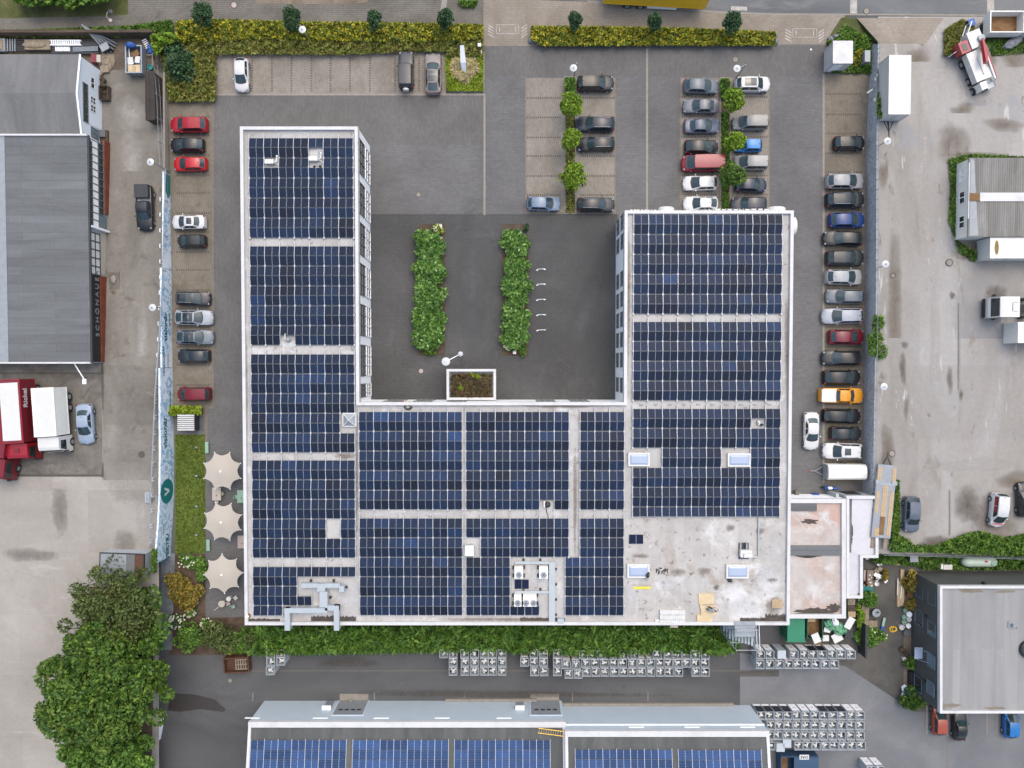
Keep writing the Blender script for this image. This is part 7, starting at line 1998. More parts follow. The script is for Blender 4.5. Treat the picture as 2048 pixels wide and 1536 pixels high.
def rk(g):
 g.box(-2.9, -.75, .4, 2.9, .75, .5, 1)
 for k in range(14): g.box(-2.8 + k*.26, .25, .5, -2.66 + k*.26, .7, .75)
 g.box(-2.9, .7, .5, .9, .8, .8); g.box(-2.9, .15, .5, .9, .25, .8)
 for k in range(10): g.box(-2.3 + k*.18, -.5, .5, -2.2 + k*.18, 0, .7)
 for k in range(4): g.tube((-.2, -.5 + k*.14, .6), (2.9, -.4 + k*.14, .62), .06, 6, 2)
junk('ladder_rack', 'rack of white ladders and steel tubes in the junk row', 'rack', 150, 95, rk, ('frame_w', 'steel_d', 'steel'))
junk('steel_beams', 'bundle of long blue grey steel beams leaning over the junk yard fence', 'beams', 196, 92, lambda g: [g.tube((-1.2 + k*.16, 2.0 - k*.1, 1.8 - k*.1), (1.2 + k*.25, -1.0 + k*.35, .2), .09, 4, 0) for k in range(5)], ('steel_m',))
junk('grey_bin', 'tilted dark grey bin among the steel beams', 'bin', 213, 97, lambda g: (g.cbox(0, 0, 0, 1.0, .8, .9, 0, .5), g.cbox(0, 0, .9, 1.05, .85, .08, 1, .5)), ('steel_d', 'steel_m'))
junk('red_machine', 'small red and cream machine beside the workshop corner', 'machine', 193, 118, lambda g: (g.box(-.5, -.5, 0, .1, .5, .8), g.box(.1, -.45, 0, .6, .45, .7, 1)), ('dkred', 'beige'))
junk('stone_slab', 'sandy stone slab with a round hole behind the workshop', 'slab', 210, 120, lambda g: (g.ball((0, 0, .12), 1.1, 1.2, .25, 9, 4, 0, .12, rg), g.lathe([(.5, .3), (.5, .4), (.38, .4), (.38, .33)], 16, 0, .05, 0)), ('wood',))
junk('stone_block', 'broken sandy stone block below the round stone slab', 'slab', 207, 137, lambda g: (g.cbox(0, 0, 0, 1.0, .8, .35, 0, .1), g.cbox(-.5, -.4, 0, .5, .5, .3, 0, .6)), ('wood',))
junk('wood_pile', 'stack of split timber against the pale blue workshop wall, upper of two', 'wood pile', 203, 163, lambda g: [g.tube((-.35 + .08*(k % 5), -.9 + .3*(k % 7), .2 + .12*(k // 7)), (.45, -.7 + .3*((k*3) % 6), .25 + .12*(k // 7)), .07, 5) for k in range(26)], ('wood_d',), 0, 0, 'wood piles at the workshop')
junk('wood_pile', 'crate of split timber against the pale blue workshop wall, lower of two', 'wood pile', 210, 187, lambda g: ([g.tube((-.4, -.7 + .2*k, .2 + .1*(k % 3)), (.5, -.7 + .22*k, .3), .08, 5) for k in range(8)], g.box(-.55, -.85, 0, -.48, .85, .9), g.box(.5, -.85, 0, .57, .85, .9), g.box(-.5, .8, 0, .5, .86, .8), g.box(-.5, -.86, 0, .5, -.8, .8)), ('wood_d',), 0, 0, 'wood piles at the workshop')
junk('planter_tub', 'teal rimmed round tub beside the narrow brown lean-to', 'tub', 300, 134, lambda g: (g.lathe([(.28, 0), (.34, .5), (.26, .5), (.24, .4), (.02, .4)], 16)), ('tealp',))
junk('trestle', 'pale timber trestle leaning by the ivy above the brown lean-to', 'trestle', 301, 118, lambda g: (g.box(.1, -.9, .3, .25, .9, .4), g.box(-.6, .5, .3, .25, .62, .38), g.box(-1.3, -.4, 0, -.7, .4, .6, 1)), ('wood', 'steel_m'))
junk('white_lattice', 'small white lattice leaning right of the blue sack', 'lattice', 291, 86, lambda g: [g.box(-.3, -.55 + k*.25, .3, .3, -.43 + k*.25, .36) for k in range(5)], ('frame_w',), .5)
junk('sand_heap', 'small grey sand heap beside the lane kerb below the white glazing', 'heap', 225, 560, lambda g: (g.box(-.6, -1.1, 0, .6, 1.0, .12, 1), g.ball((-.1, .1, .12), .4, .55, .35, 10, 6, 0, .15, rg), g.ball((-.1, -1.3, .0), .4, .4, .3, 8, 5, 2, .2, rg)), ('kerb', 'dock', 'dirt'), 0, zw(560))
junk('door_step', 'brown step box by the workshop door', 'box', 207, 270, lambda g: g.box(-.5, -.9, 0, .5, .6, .5), ('wood_d',), 0, .1)
junk('lane_bench', 'pale slatted bench standing by the crash rail', 'bench', 295, 995, lambda g: [g.box(-.35 + k*.2, -.65, .4, -.22 + k*.2, .65, .45) for k in range(4)] + [g.box(-.35, -.6, 0, .4, -.5, .4), g.box(-.35, .5, 0, .4, .6, .4)], ('duct',), 0, zw(995))
junk('leaning_sheet', 'tall grey white sheet leaning at the tree edge in the southwest yard', 'sheet', 322, 1460, lambda g: g.add([(-.3, -1.4, 0), (.3, 1.5, 0), (.1, 1.6, 1.2), (-.5, -1.5, 1.2)], [(0, 1, 2, 3), (3, 2, 1, 0)]), ('frame_w',))
# stair scaffold at the south parapet
c = P(1490, 1250, 7.3); t = thing('stair_scaffold', 'aluminium scaffold stair tower leaning on the south parapet', 'scaffold', (c.x, YS - .1, 0))
g = MB()
for x in (-1.25, 1.25):
 for y in (-.15, -2.5): g.tube((x, y, 0), (x, y, 8.2), .05, 6)
 for z_ in (1, 2.2, 3.4, 4.6, 5.8, 7.0, 8.0): g.tube((x, -.15, z_), (x, -2.5, z_), .035, 5)
 for z_ in (1, 3.4, 5.8): g.tube((x, -.15, z_), (x, -2.5, z_ + 1.2), .03, 5)
for y in (-.15, -2.5):
 for z_ in (1, 3.4, 5.8, 8.0): g.tube((-1.25, y, z_), (1.25, y, z_), .035, 5)
g.obj('tube_frame', M['steel'], t)
for z_, y0, y1 in ((7.25, .6, -1.2), (4.8, -.2, -1.2), (2.4, -.2, -1.2)):
 g = MB()
 for k in range(4): g.box(-1.2, y1 + k*(y0 - y1)/4, z_, 1.2, y1 + (k + .93)*(y0 - y1)/4, z_ + .07)
 g.obj('deck', M['steel'], t)
for zb_ in (4.8, 2.4, .1):
 g = MB()
 for k in range(8): g.box(-1.1 + k*.28, -1.3 - .1, zb_ + k*.3, -.85 + k*.28, -2.4, zb_ + .05 + k*.3)
 g.obj('stair_flight', M['duct'], t)
g = MB(); g.tube((1.35, .5, 7.0), (1.4, -2.6, 7.4), .03, 5); g.tube((1.42, .5, 7.9), (1.45, -2.6, 8.2), .03, 5); g.obj('handrail', M['frame_w'], t)
c = P(1348, 1255, 6.8); g = MB(); g.box(-.45, -.3, 0, .45, .1, .15); tag(g.obj('wall_bracket', M['pink'], None, (c.x, YS - .12, 6.7)), 'pale bracket on the south parapet below the foam blocks', 'bracket')
c = P(1411, 1293, 1.6); g = MB(); g.add([(-.9, -.6, 1.0), (.2, -.7, .9), (.8, .2, 1.3), (.7, 1.1, 1.7), (-.3, .5, 1.4), (-1.0, .1, 1.2)], [(0, 1, 2, 3, 4, 5), (5, 4, 3, 2, 1, 0)]); tag(g.obj('cardboard', M['osb'], None, (c.x, c.y, .4)), 'torn sheet of cardboard lying on the tall hedge', 'cardboard')
# green container and rubbish south of the annex
a, b = P(1576, 1236, 2.5), P(1609, 1284, 2.5)
t = thing('green_container', 'green steel container standing south of the pinkish annex', 'container', ((a.x + b.x)/2, (a.y + b.y)/2, 0))
hx, hy = (b.x - a.x)/2, (a.y - b.y)/2
g = MB(); g.box(-hx, -hy, .1, hx, hy, 2.4); g.obj('body', M['green'], t)
g = MB(); g.box(-hx - .1, -hy - .12, 2.0, hx + .25, -hy + .05, 2.3); g.box(-hx - .03, -hy, 2.38, hx + .03, hy, 2.46); g.obj('rim', M['green'], t)
g = MB()
for k in range(5): g.box(-hx - .06, -hy + .4 + k*.5, .3, -hx - .01, -hy + .55 + k*.5, 2.2)
g.obj('side_rib', M['dgreen'], t)
t = skip('rusty floored green skip beside the green container', 1630, 1256, 2.0, 2.6, 1.5, 'dgreen', 0, 0)
g = MB(); g.poly([(-.93, -1.23, .55), (.93, -1.23, .55), (.93, 1.23, .55), (-.93, 1.23, .55)]); g.obj('rusty_floor', M['rust'], t)
load('', t, [('timber_board', 'orange board lying in the skip beside the green container', -.2, .9, .8, 1.0, .7, .1, 'wood_y', .05)])
rg = random.Random(8)
def sack(label, px, py, z, m_, rx, ry, sd):
 rg_ = random.Random(sd); c = P(px, py, z + .3); g = MB(); g.ball((0, 0, .25), rx, ry, .45, 11, 7, 0, .22, rg_); tag(g.obj('rubbish_sack', M[m_], None, (c.x, c.y, z), sd), label, 'sack', 'rubbish sacks south of the annex')
M['sack_g'] = patchy('green_plastic', [(.35, d(40, 140, 80)), (.6, d(140, 190, 160)), (.75, d(210, 224, 216))], 1.6, 5, .2, .3)
sack('green and clear plastic sack nearest the annex wall', 1656, 1247, .9, 'sack_g', .6, .5, 1); sack('pale clear plastic sack beside the folded white board', 1670, 1244, .9, 'frame_w', .5, .4, 2)
sack('big rounded green sack in the middle of the rubbish', 1680, 1258, .8, 'sack_g', .9, .75, 3); sack('small green sack left of the big rounded one', 1659, 1254, .7, 'sack_g', .5, .5, 4)
def board(label, px, py, z, lx, ly, rz, m_='white_p', nm='white_board', tilt=0):
 c = P(px, py, z); g = MB(); g.cbox(0, 0, 0, lx, ly, .07, 0, rz); o = tag(g.obj(nm, M[m_], None, c), label, 'board', 'discarded boards south of the annex'); o.rotation_euler = (tilt, 0, 0)
board('ragged white board leaning over the camera towers, lower left of the rubbish', 1632, 1276, 2.0, .9, 1.2, .4); board('white cabinet panel with a small knob hole in the rubbish', 1651, 1276, 1.0, .8, .75, .05)
board('smaller white panel above the white cabinet panel', 1654, 1260, 1.1, .8, .55, -.2); board('large crooked white sheet at the lower right of the rubbish', 1674, 1275, 1.0, 1.2, 1.1, .5)
board('folded white board propped on the annex corner', 1699, 1246, 1.6, .85, 1.5, -.5); board('brown board under the ragged white board', 1635, 1286, 1.7, .9, .4, .3, 'rust', 'timber_board')
c = P(1698, 1267, 1.1); t = thing('waste_bin', 'dark grey lidded waste bin behind the rubbish', 'bin', (c.x, c.y, 0)); g = MB(); g.box(-.42, -.55, .1, .42, .55, 1.0); g.obj('body', M['plastic'], t); g = MB(); g.box(-.48, -.6, 1.0, .48, .6, 1.1); g.obj('lid', M['steel_d'], t)
bx = MB(); a, b = P(1700, 1240, 0), P(1717, 1304, 0); bx.box(b.x - .1, b.y, 0, b.x + .1, a.y, 1.9); bx.box(b.x - .13, b.y - .05, 1.9, b.x + .13, a.y, 1.97); tag(bx.obj('screen_wall', M['steel_d']), 'dark screen wall between the rubbish corner and the patio', 'wall')
for i, (px, py, m_) in enumerate(((1702, 1204, 'wood'), (1702, 1217, 'wood_d'), (1703, 1228, 'wood_y'))):
 c = P(px, py, .6); g = MB(); pallet(g, .9, .7); tag(g.obj('crate', M[m_], None, c), ('grey slatted crate below the small white annex', 'brown crate between the grey and the orange one', 'orange crate above the folded white board')[i], 'crate', 'crates beside the annex wall')
# blue skip at the bottom edge
c = P(1597, 1520, 1.6); t = thing('skip', 'dark blue skip with white label at the bottom edge', 'skip', (c.x, c.y, 0), 0, 'open skips')
a_ = P(1562, 1513, 1.7) - c; b_ = P(1637, 1560, 1.7) - c
M['skipblue'] = plain('skip_blue', d(62, 90, 122), .5, .1, var=.12)
o4 = [(a_.x, b_.y), (b_.x, b_.y), (b_.x, a_.y), (a_.x, a_.y)]
g = ring(o4, .1, .1, 1.7); g.poly([(x, y, .25) for x, y in offset(o4, .05)]); g.obj('tub', M['skipblue'], t)
g = MB(); g.box(a_.x + 1.6, b_.y, 1.65, b_.x - .1, a_.y - .1, 1.8); g.obj('lid', M['skipblue'], t)
g = MB(); g.box(a_.x + .4, b_.y, .26, a_.x + 1.3, a_.y - .4, .5); g.obj('rusty_floor', M['rust'], t)
lx, ly = P(1609, 1513, 1.8).x - c.x, P(1609, 1514, 1.8).y - c.y
g = MB(); g.box(lx - .62, ly - .32, 1.8, lx + .55, ly + .28, 1.812); g.obj('label_plate', M['ink_w'], t)
put_text('lettering', 'DAE', .5, M['ink_k'], Matrix(((-1, 0, 0, lx - .03), (0, -1, 0, ly - .02), (0, 0, 1, 1.815), (0, 0, 0, 1))), t, extrude=.004, bold=.012)
# ------------------------------------------------------------------ patio of the dark house
def pot(label, px, py, r, h, m_, grp='patio pots and buckets', rim=True):
 c = P(px, py, h); g = MB(); g.lathe([(r*.8, 0), (r, h), (r*.82, h), (r*.75, h*.7), (.02, h*.7)], 16); tag(g.obj('planter_pot', M[m_], None, (c.x, c.y, 0)), label, 'pot', grp)
for lb, px, py, r, h, m_ in [('white bowl left of two by the annex corner', 1735, 1115, .28, .4, 'white_p'), ('white bowl right of two by the annex corner', 1748.5, 1116, .3, .4, 'frame_w'),
 ('pale mint bucket at the top of the bucket row', 1811, 1221, .25, .4, 'mint'), ('white basket near the top of the bucket row', 1819, 1229, .36, .45, 'frame_w'), ('large mint bucket, upper of the pair', 1809, 1235, .3, .45, 'mint'),
 ('large mint bucket, lower of the pair', 1809, 1245, .3, .45, 'mint'), ('white tray in the middle of the bucket row', 1818.5, 1239, .32, .35, 'white_p'), ('white bucket at the lower end of the bucket row', 1804, 1255, .34, .45, 'white_p'), ('white bucket nearest the house wall', 1817, 1252, .32, .45, 'frame_w'),
 ('terracotta pot, upper of two by the house wall', 1819, 1177, .36, .5, 'pink'), ('terracotta pot, lower of two by the house wall', 1820.5, 1190, .4, .5, 'rust'), ('grey tub with a green plant by the house wall', 1815, 1266, .45, .5, 'frame')]:
 pot(lb, px, py, r, h, m_)
c = P(1753, 1226, .75); t = thing('patio_table', 'round grey metal patio table with a jug on it', 'table', (c.x, c.y, 0)); g = MB(); g.lathe([(.5, .7), (.52, .75), (.02, .755)], 24); g.obj('table_top', M['steel_m'], t); g = MB(); g.tube((0, 0, 0), (0, 0, .7), .05, 8); g.lathe([(.35, 0), (.35, .03), (.05, .05)], 14); g.obj('leg', M['steel_d'], t)
c = P(1756, 1224, .8); g = MB(); g.lathe([(.09, 0), (.1, .2), (.06, .22)], 10); g.tube((-.2, -.1, 0), (-.2, -.1, .12), .07, 8); tag(g.obj('jug', M['dgreen'], None, (c.x, c.y, .756)), 'dark green jug on the round grey patio table', 'jug')
def bench(name, label, px0, py0, px1, py1, m_='wood', h=.45):
 a, b = P(px0, py0, h), P(px1, py1, h); c = (a + b)/2; t = thing(name, label, 'bench', (c.x, c.y, 0), 0, 'timber patio benches'); lx, ly = abs(b.x - a.x), abs(a.y - b.y)
 g = MB()
 n = 4
 for k in range(n):
  if lx > ly: g.box(-lx/2, -ly/2 + k*ly/n, h - .05, lx/2, -ly/2 + (k + .92)*ly/n, h)
  else: g.box(-lx/2 + k*lx/n, -ly/2, h - .05, -lx/2 + (k + .92)*lx/n, ly/2, h)
 g.obj('seat', M[m_], t)
 for sx in (-.42, .42):
  for sy in (-.42, .42):
   g = MB(); g.box(sx*lx - .06, sy*ly - .06, 0, sx*lx + .06, sy*ly + .06, h - .05); g.obj('leg', M['wood_d'], t)
bench('timber_bench', 'long upright weathered timber bench left of the round table', 1724, 1207, 1738, 1240); bench('timber_bench', 'weathered timber bench lying across below the round table', 1722, 1241, 1755, 1254)
a = P(1741, 1157, .75); t = thing('garden_table', 'weathered timber dining table with crockery on the patio', 'table', (a.x, a.y, 0))
g = MB()
for k in range(5): g.box(-.4 + k*.16, -1.05, .7, -.26 + k*.16, 1.05, .75)
g.obj('table_top', M['wood'], t)
for sx in (-.33, .33):
 for sy in (-.95, .95):
  g = MB(); g.tube((sx, sy, 0), (sx, sy, .7), .035, 6); g.obj('leg', M['wood_d'], t)
for i, (x, y) in enumerate(((-.1, .45), (.1, .15), (-.15, -.1), (.15, -.9), (0, -.5))):
 g = MB(); g.lathe([(.08, 0), (.11, .03), (.02, .035)], 10); tag(g.obj('plate', M['white_p'], None, a + Vector((x, y, .0))), 'small piece of white crockery on the timber dining table', 'crockery', 'crockery on the patio table')
bench('timber_bench', 'pinkish timber bench along the annex wall behind the dining table', 1727.5, 1140, 1732, 1176, 'pink')
def pchair(label, px, py, m_, rz):
 c = P(px, py, .45); t = thing('patio_chair', label, 'chair', (c.x, c.y, 0), rz, 'patio chairs'); g = MB(); g.lathe([(.1, .38), (.27, .44), (.3, .6), (.26, .6), (.2, .46), (.02, .43)], 16); g.obj('shell', M[m_], t)
 g = MB(); g.tube((0, 0, 0), (0, 0, .4), .04, 6); g.lathe([(.25, 0), (.22, .03), (.04, .05)], 10); g.obj('leg', M['steel'], t)
pchair('round white shell chair right of the dining table, empty', 1752.5, 1167, 'white_p', 0); pchair('white shell chair right of the dining table with a person in it', 1752, 1157, 'white_p', 0)
junk('patio_lounger', 'white lounger slanting right of the dining table', 'lounger', 1764, 1156, lambda g: (g.cbox(-.5, .3, .3, .9, .5, .12, 0, -.5), g.cbox(.3, -.2, .3, 1.0, .45, .1, 0, -.75)), ('frame_w',))
junk('deck_chair', 'pale timber deck chair above the white lounger', 'chair', 1754, 1145, lambda g: (g.cbox(0, .2, .4, .6, .5, .08, 0, -.6), g.cbox(.35, .5, .55, .55, .4, .08, 0, -.6)), ('wood',))
junk('teal_chest', 'teal chest at the lower end of the dining table', 'chest', 1735, 1178, lambda g: (g.box(-.8, -.35, 0, .6, .35, .5), g.box(-.84, -.38, .5, .64, .38, .56)), ('tealp',))
junk('white_cabinet', 'white box beside the bowls at the annex corner', 'box', 1758, 1125, lambda g: g.cbox(0, 0, 0, .6, .7, .6, 0, .2), ('white_p',))
junk('bottle_crate', 'crate of white and green bottles among the patio bushes', 'crate', 1770, 1124, lambda g: [g.tube((-.5 + .22*k, .1*math.sin(k*2), .1), (-.5 + .22*k, .1*math.sin(k*2), .45), .09, 7) for k in range(6)], ('frame_w',))
junk('fire_pit', 'stone edged fire pit with rusty grate below the mesh fence', 'fire pit', 1801, 1121, lambda g: (ring([(-.6, -.65), (.6, -.65), (.6, .65), (-.6, .65)], .2, 0, .45, g, 0), g.box(-.38, -.42, .2, .38, .42, .35, 1)), ('wood', 'rust'))
junk('grey_board', 'grey square panel on a post below the mesh fence', 'panel', 1820, 1113, lambda g: (g.box(-.5, -.45, 1.4, .5, .45, 1.46), g.tube((.2, -.4, 0), (.2, -.4, 1.4), .04, 6)), ('steel_m',))
junk('timber_stack', 'long stack of tan timber beams along the house side of the patio', 'timber', 1804, 1178, lambda g: (g.box(-.1, -2.2, 0, .35, 2.4, .35), g.box(-.45, -2.3, 0, -.12, .9, .3), g.tube((-.5, -.8, .36), (-.45, 1.3, .36), .05, 5, 1), g.tube((-.1, -1.3, .4), (0, .9, .4), .05, 5, 1)), ('wood_y', 'frame_w'))
junk('garden_hose', 'tangle of yellow hose in front of the bucket row', 'hose', 1789, 1261, lambda g: [g.path([(math.cos(i*.6)*.42*s + o_, math.sin(i*.6)*.36*s, .04 + .002*i) for i in range(13)], .035, 5) for s, o_ in ((1, 0), (.75, .25), (.9, .1))], ('yellow',))
junk('surf_plank', 'green and blue striped plank standing right of the timber benches', 'plank', 1767, 1254, lambda g: (g.cbox(.15, .55, .2, .32, 1.1, .08, 0, -.2), g.cbox(-.1, -.6, .2, .32, 1.25, .08, 1, -.2)), ('mint', 'bluefab'))
junk('rubbish_bag', 'dark brown sack by the porch of the dark house', 'sack', 1811, 1305, lambda g: (g.cbox(-.35, .3, 0, .5, .5, .4, 0, .4), g.cbox(.2, -.2, 0, .4, .7, .4, 0, .6)), ('wood_d',))
junk('dark_chest', 'dark storage chest with grey lid against the dark house wall', 'chest', 1825, 1356, lambda g: (g.box(-.4, -.8, 0, .4, .8, .55), g.box(-.25, -.75, .55, .42, .75, .6, 1)), ('plastic', 'steel_d'))
junk('black_crate', 'small black crate below the dark storage chest', 'crate', 1830, 1371, lambda g: g.cbox(0, 0, 0, .6, .5, .45, 0, -.5), ('plastic',))
junk('white_bags', 'pile of whitish bags in the planting strip beside the leafy bush', 'bags', 1812, 1388, lambda g: (g.ball((0, .5, .15), .35, .6, .3, 9, 5, 0, .2, rg), g.ball((0, -.4, .15), .35, .7, .3, 9, 5, 0, .2, rg)), ('frame_w',))
junk('white_pail', 'small white pail at the head of the lower planting strip', 'pail', 1810, 1319, lambda g: g.lathe([(.2, 0), (.26, .4), (.2, .4), (.02, .38)], 12), ('white_p',))
# gas tank behind the dark house
c = P(1958, 1124, 1.0); t = thing('gas_tank', 'pale green cylindrical gas tank in the bushes behind the dark house', 'tank', (c.x, c.y, 0))
g = MB(); n = 16
prof = [(-2.2, .05), (-2.1, .35), (-1.8, .56), (-1.5, .62), (1.5, .62), (1.8, .56), (2.1, .35), (2.2, .05)]
vs = [(x, r*math.cos(2*math.pi*i/n), .95 + r*math.sin(2*math.pi*i/n)) for x, r in prof for i in range(n)]
g.add(vs, [(k*n + i, k*n + (i+1) % n, (k+1)*n + (i+1) % n, (k+1)*n + i) for k in range(len(prof)-1) for i in range(n)] + [list(range(n))[::-1], [(len(prof)-1)*n + i for i in range(n)]])
g.obj('vessel', plain('pale_green_paint', d(206, 226, 212), .4, var=.04), t, (0, 0, 0), 0, True)
g = MB(); g.lathe([(.35, 1.55), (.35, 1.62), (.05, 1.66)], 16, 0, 1.5, 0); g.obj('dome_lid', M['mint'], t)
for x in (-1.3, 1.3):
 g = MB(); g.box(x - .15, -.5, 0, x + .15, .5, .5); g.obj('saddle', M['kerb'], t)
g = MB(); g.box(.4, .1, 1.56, .7, .3, 1.585); g.obj('sticker', M['ink_r'], t)
c = P(1895, 1134, .9); t = thing('heat_pump', 'white box unit on a stand behind the dark house', 'air unit', (c.x, c.y, 0)); g = MB(); g.box(-.55, -.3, .4, .55, .3, 1.0); g.obj('casing', M['white_p'], t); g = MB(); g.box(-.8, -.25, 0, -.6, .35, .95); g.box(-.5, -.2, 0, -.4, .2, .4); g.box(.4, -.2, 0, .5, .2, .4); g.obj('stand', M['frame_w'], t)
junk('small_cart', 'blue bin with a white box beside the annex wall under the motorcycle', 'bin', 1632, 993, lambda g: (g.box(-.4, -.3, 0, .3, .35, .8), g.box(.6, -.3, 0, 2.3, .2, .5, 1)), ('blue', 'duct'))
junk('grey_bollard', 'grey stub at the corner between office and annex', 'bollard', 1593, 990, lambda g: g.box(-.2, -.6, 0, .2, .6, .8), ('kerb_d',))
# ------------------------------------------------------------------ people
def person(label, loc, rz, joints, rad, parts, top, legm, headp, hairm, hands):
 """joints: name -> point, edges by name; one continuous skinned body"""
 t = thing('person', label, 'person', loc, rz)
 names = list(joints); idx = {k: i for i, k in enumerate(names)}
 E = [('pelvis', 'spine'), ('spine', 'chest'), ('chest', 'neck'), ('chest', 'sh_l'), ('sh_l', 'el_l'), ('el_l', 'wr_l'), ('chest', 'sh_r'), ('sh_r', 'el_r'), ('el_r', 'wr_r'),
   ('pelvis', 'hip_l'), ('hip_l', 'kn_l'), ('kn_l', 'an_l'), ('an_l', 'to_l'), ('pelvis', 'hip_r'), ('hip_r', 'kn_r'), ('kn_r', 'an_r'), ('an_r', 'to_r')]
 me = bpy.data.meshes.new('body'); me.from_pydata([joints[k] for k in names], [(idx[a], idx[b]) for a, b in E], [])
 o = put('body', me, t)
 sk = o.modifiers.new('skin', 'SKIN')
 for i, k in enumerate(names):
  r = rad.get(k.split('_')[0], .06); me.skin_vertices[0].data[i].radius = (r, r)
 me.skin_vertices[0].data[0].use_root = True
 ss = o.modifiers.new('sub', 'SUBSURF'); ss.levels = 1; ss.render_levels = 2
 me.materials.append(M[top])
 h = Vector(headp)
 g = MB(); g.ball(h, .088, .10, .118, 12, 9); n_ = h + Vector((0, .1, -.01)); g.ball(n_, .018, .025, .025, 6, 4)
 for s in (-1, 1): g.ball(h + Vector((s*.09, 0, -.01)), .015, .03, .035, 6, 4);
 g.obj('head', M['skin'], t, (0, 0, 0), 0, True)
 g = MB()
 for s in (-1, 1): g.ball(h + Vector((s*.035, .092, .02)), .014, .01, .012, 6, 4)
 g.obj('eyes', M['hair'], t)
 g = MB(); g.ball(h + Vector((0, -.03, .03)), .104, .108, .118, 12, 8); g.ball(h + Vector((0, -.1, -.06)), .08, .06, .12, 10, 6); g.obj('hair', M[hairm], t, (0, 0, 0), 0, True)
 for s, (w_, e_) in (('l', (joints['wr_l'], joints['el_l'])), ('r', (joints['wr_r'], joints['el_r']))):
  w_, e_ = Vector(w_), Vector(e_); dr = (w_ - e_).normalized(); sd_ = dr.cross(Vector((0, 0, 1))).normalized(); g = MB()
  g.tube(w_ - dr*.02, w_ + dr*.09, .032, 8, 0, .038)
  for k in range(4):
   b = w_ + dr*.085 + sd_*(-.03 + .02*k); L1 = (.075, .085, .08, .06)[k]
   g.path([b, b + dr*L1*.6, b + dr*L1 - Vector((0, 0, .02))], .009, 5)
  b = w_ + dr*.03 - sd_*.035*(1 if s == 'l' else -1); g.path([b, b + dr*.04 - sd_*.03*(1 if s == 'l' else -1), b + dr*.075 - sd_*.03*(1 if s == 'l' else -1)], .010, 5)
  g.obj('hand', M['skin'], t)
 for s in ('l', 'r'):
  a, b = Vector(joints['an_' + s]), Vector(joints['to_' + s]); g = MB(); g.tube(a - (b - a)*.3, b + (b - a)*.12, .05, 8, 0, .042); g.obj('shoe', M['black'], t)
  g = MB(); k_, hp = Vector(joints['kn_' + s]), Vector(joints['hip_' + s]); g.tube(hp, k_, .105, 10, 0, .08); g.tube(k_, a, .078, 10, 0, .058); g.ball(k_, .079, .079, .079, 8, 6); g.obj('trouser_leg', M[legm], t)
 return t
RD = {'pelvis': .14, 'spine': .13, 'chest': .15, 'neck': .055, 'sh': .075, 'el': .05, 'wr': .036, 'hip': .10, 'kn': .07, 'an': .045, 'to': .04}
J_bend = dict(pelvis=(0, -.15, .55), spine=(0, .05, .68), chest=(0, .30, .74), neck=(0, .46, .76), sh_l=(-.19, .30, .74), el_l=(-.30, .42, .48), wr_l=(-.22, .60, .30), sh_r=(.19, .30, .74), el_r=(.34, .40, .46), wr_r=(.36, .58, .26),
    hip_l=(-.11, -.17, .50), kn_l=(-.17, .18, .42), an_l=(-.15, -.12, .09), to_l=(-.16, .06, .05), hip_r=(.11, -.17, .50), kn_r=(.16, .10, .12), an_r=(.14, -.30, .09), to_r=(.15, -.34, .05))
c = P(1419, 1217, ZR + .4)
person('person in grey jacket crouching on the chipboard sheets on the office roof', (c.x, c.y, ZR + .2), R(-100), J_bend, RD, None, 'jacket', 'shirt_k', (0, .58, .78), 'hair', None)
J_sit = dict(pelvis=(0, 0, .52), spine=(0, .02, .74), chest=(0, .06, .98), neck=(0, .08, 1.16), sh_l=(-.18, .06, 1.02), el_l=(-.25, .18, .80), wr_l=(-.16, .40, .80), sh_r=(.18, .06, 1.02), el_r=(.25, .18, .80), wr_r=(.16, .40, .80),
    hip_l=(-.10, .03, .50), kn_l=(-.13, .44, .50), an_l=(-.13, .42, .09), to_l=(-.13, .57, .05), hip_r=(.10, .03, .50), kn_r=(.13, .44, .50), an_r=(.13, .42, .09), to_r=(.13, .57, .05))
c = P(1729, 1167, .9); person('person in dark red top with reddish hair sitting on the bench behind the dining table', (c.x + .1, c.y, 0), R(-90), J_sit, RD, None, 'shirt_r', 'shirt_k', (0, .10, 1.33), 'hair_r', None)
c = P(1751, 1157, .9); person('person in dark clothes with dark hair sitting in the white shell chair', (c.x, c.y, 0), R(90), J_sit, RD, None, 'shirt_k', 'shirt_k', (0, .10, 1.33), 'hair', None)
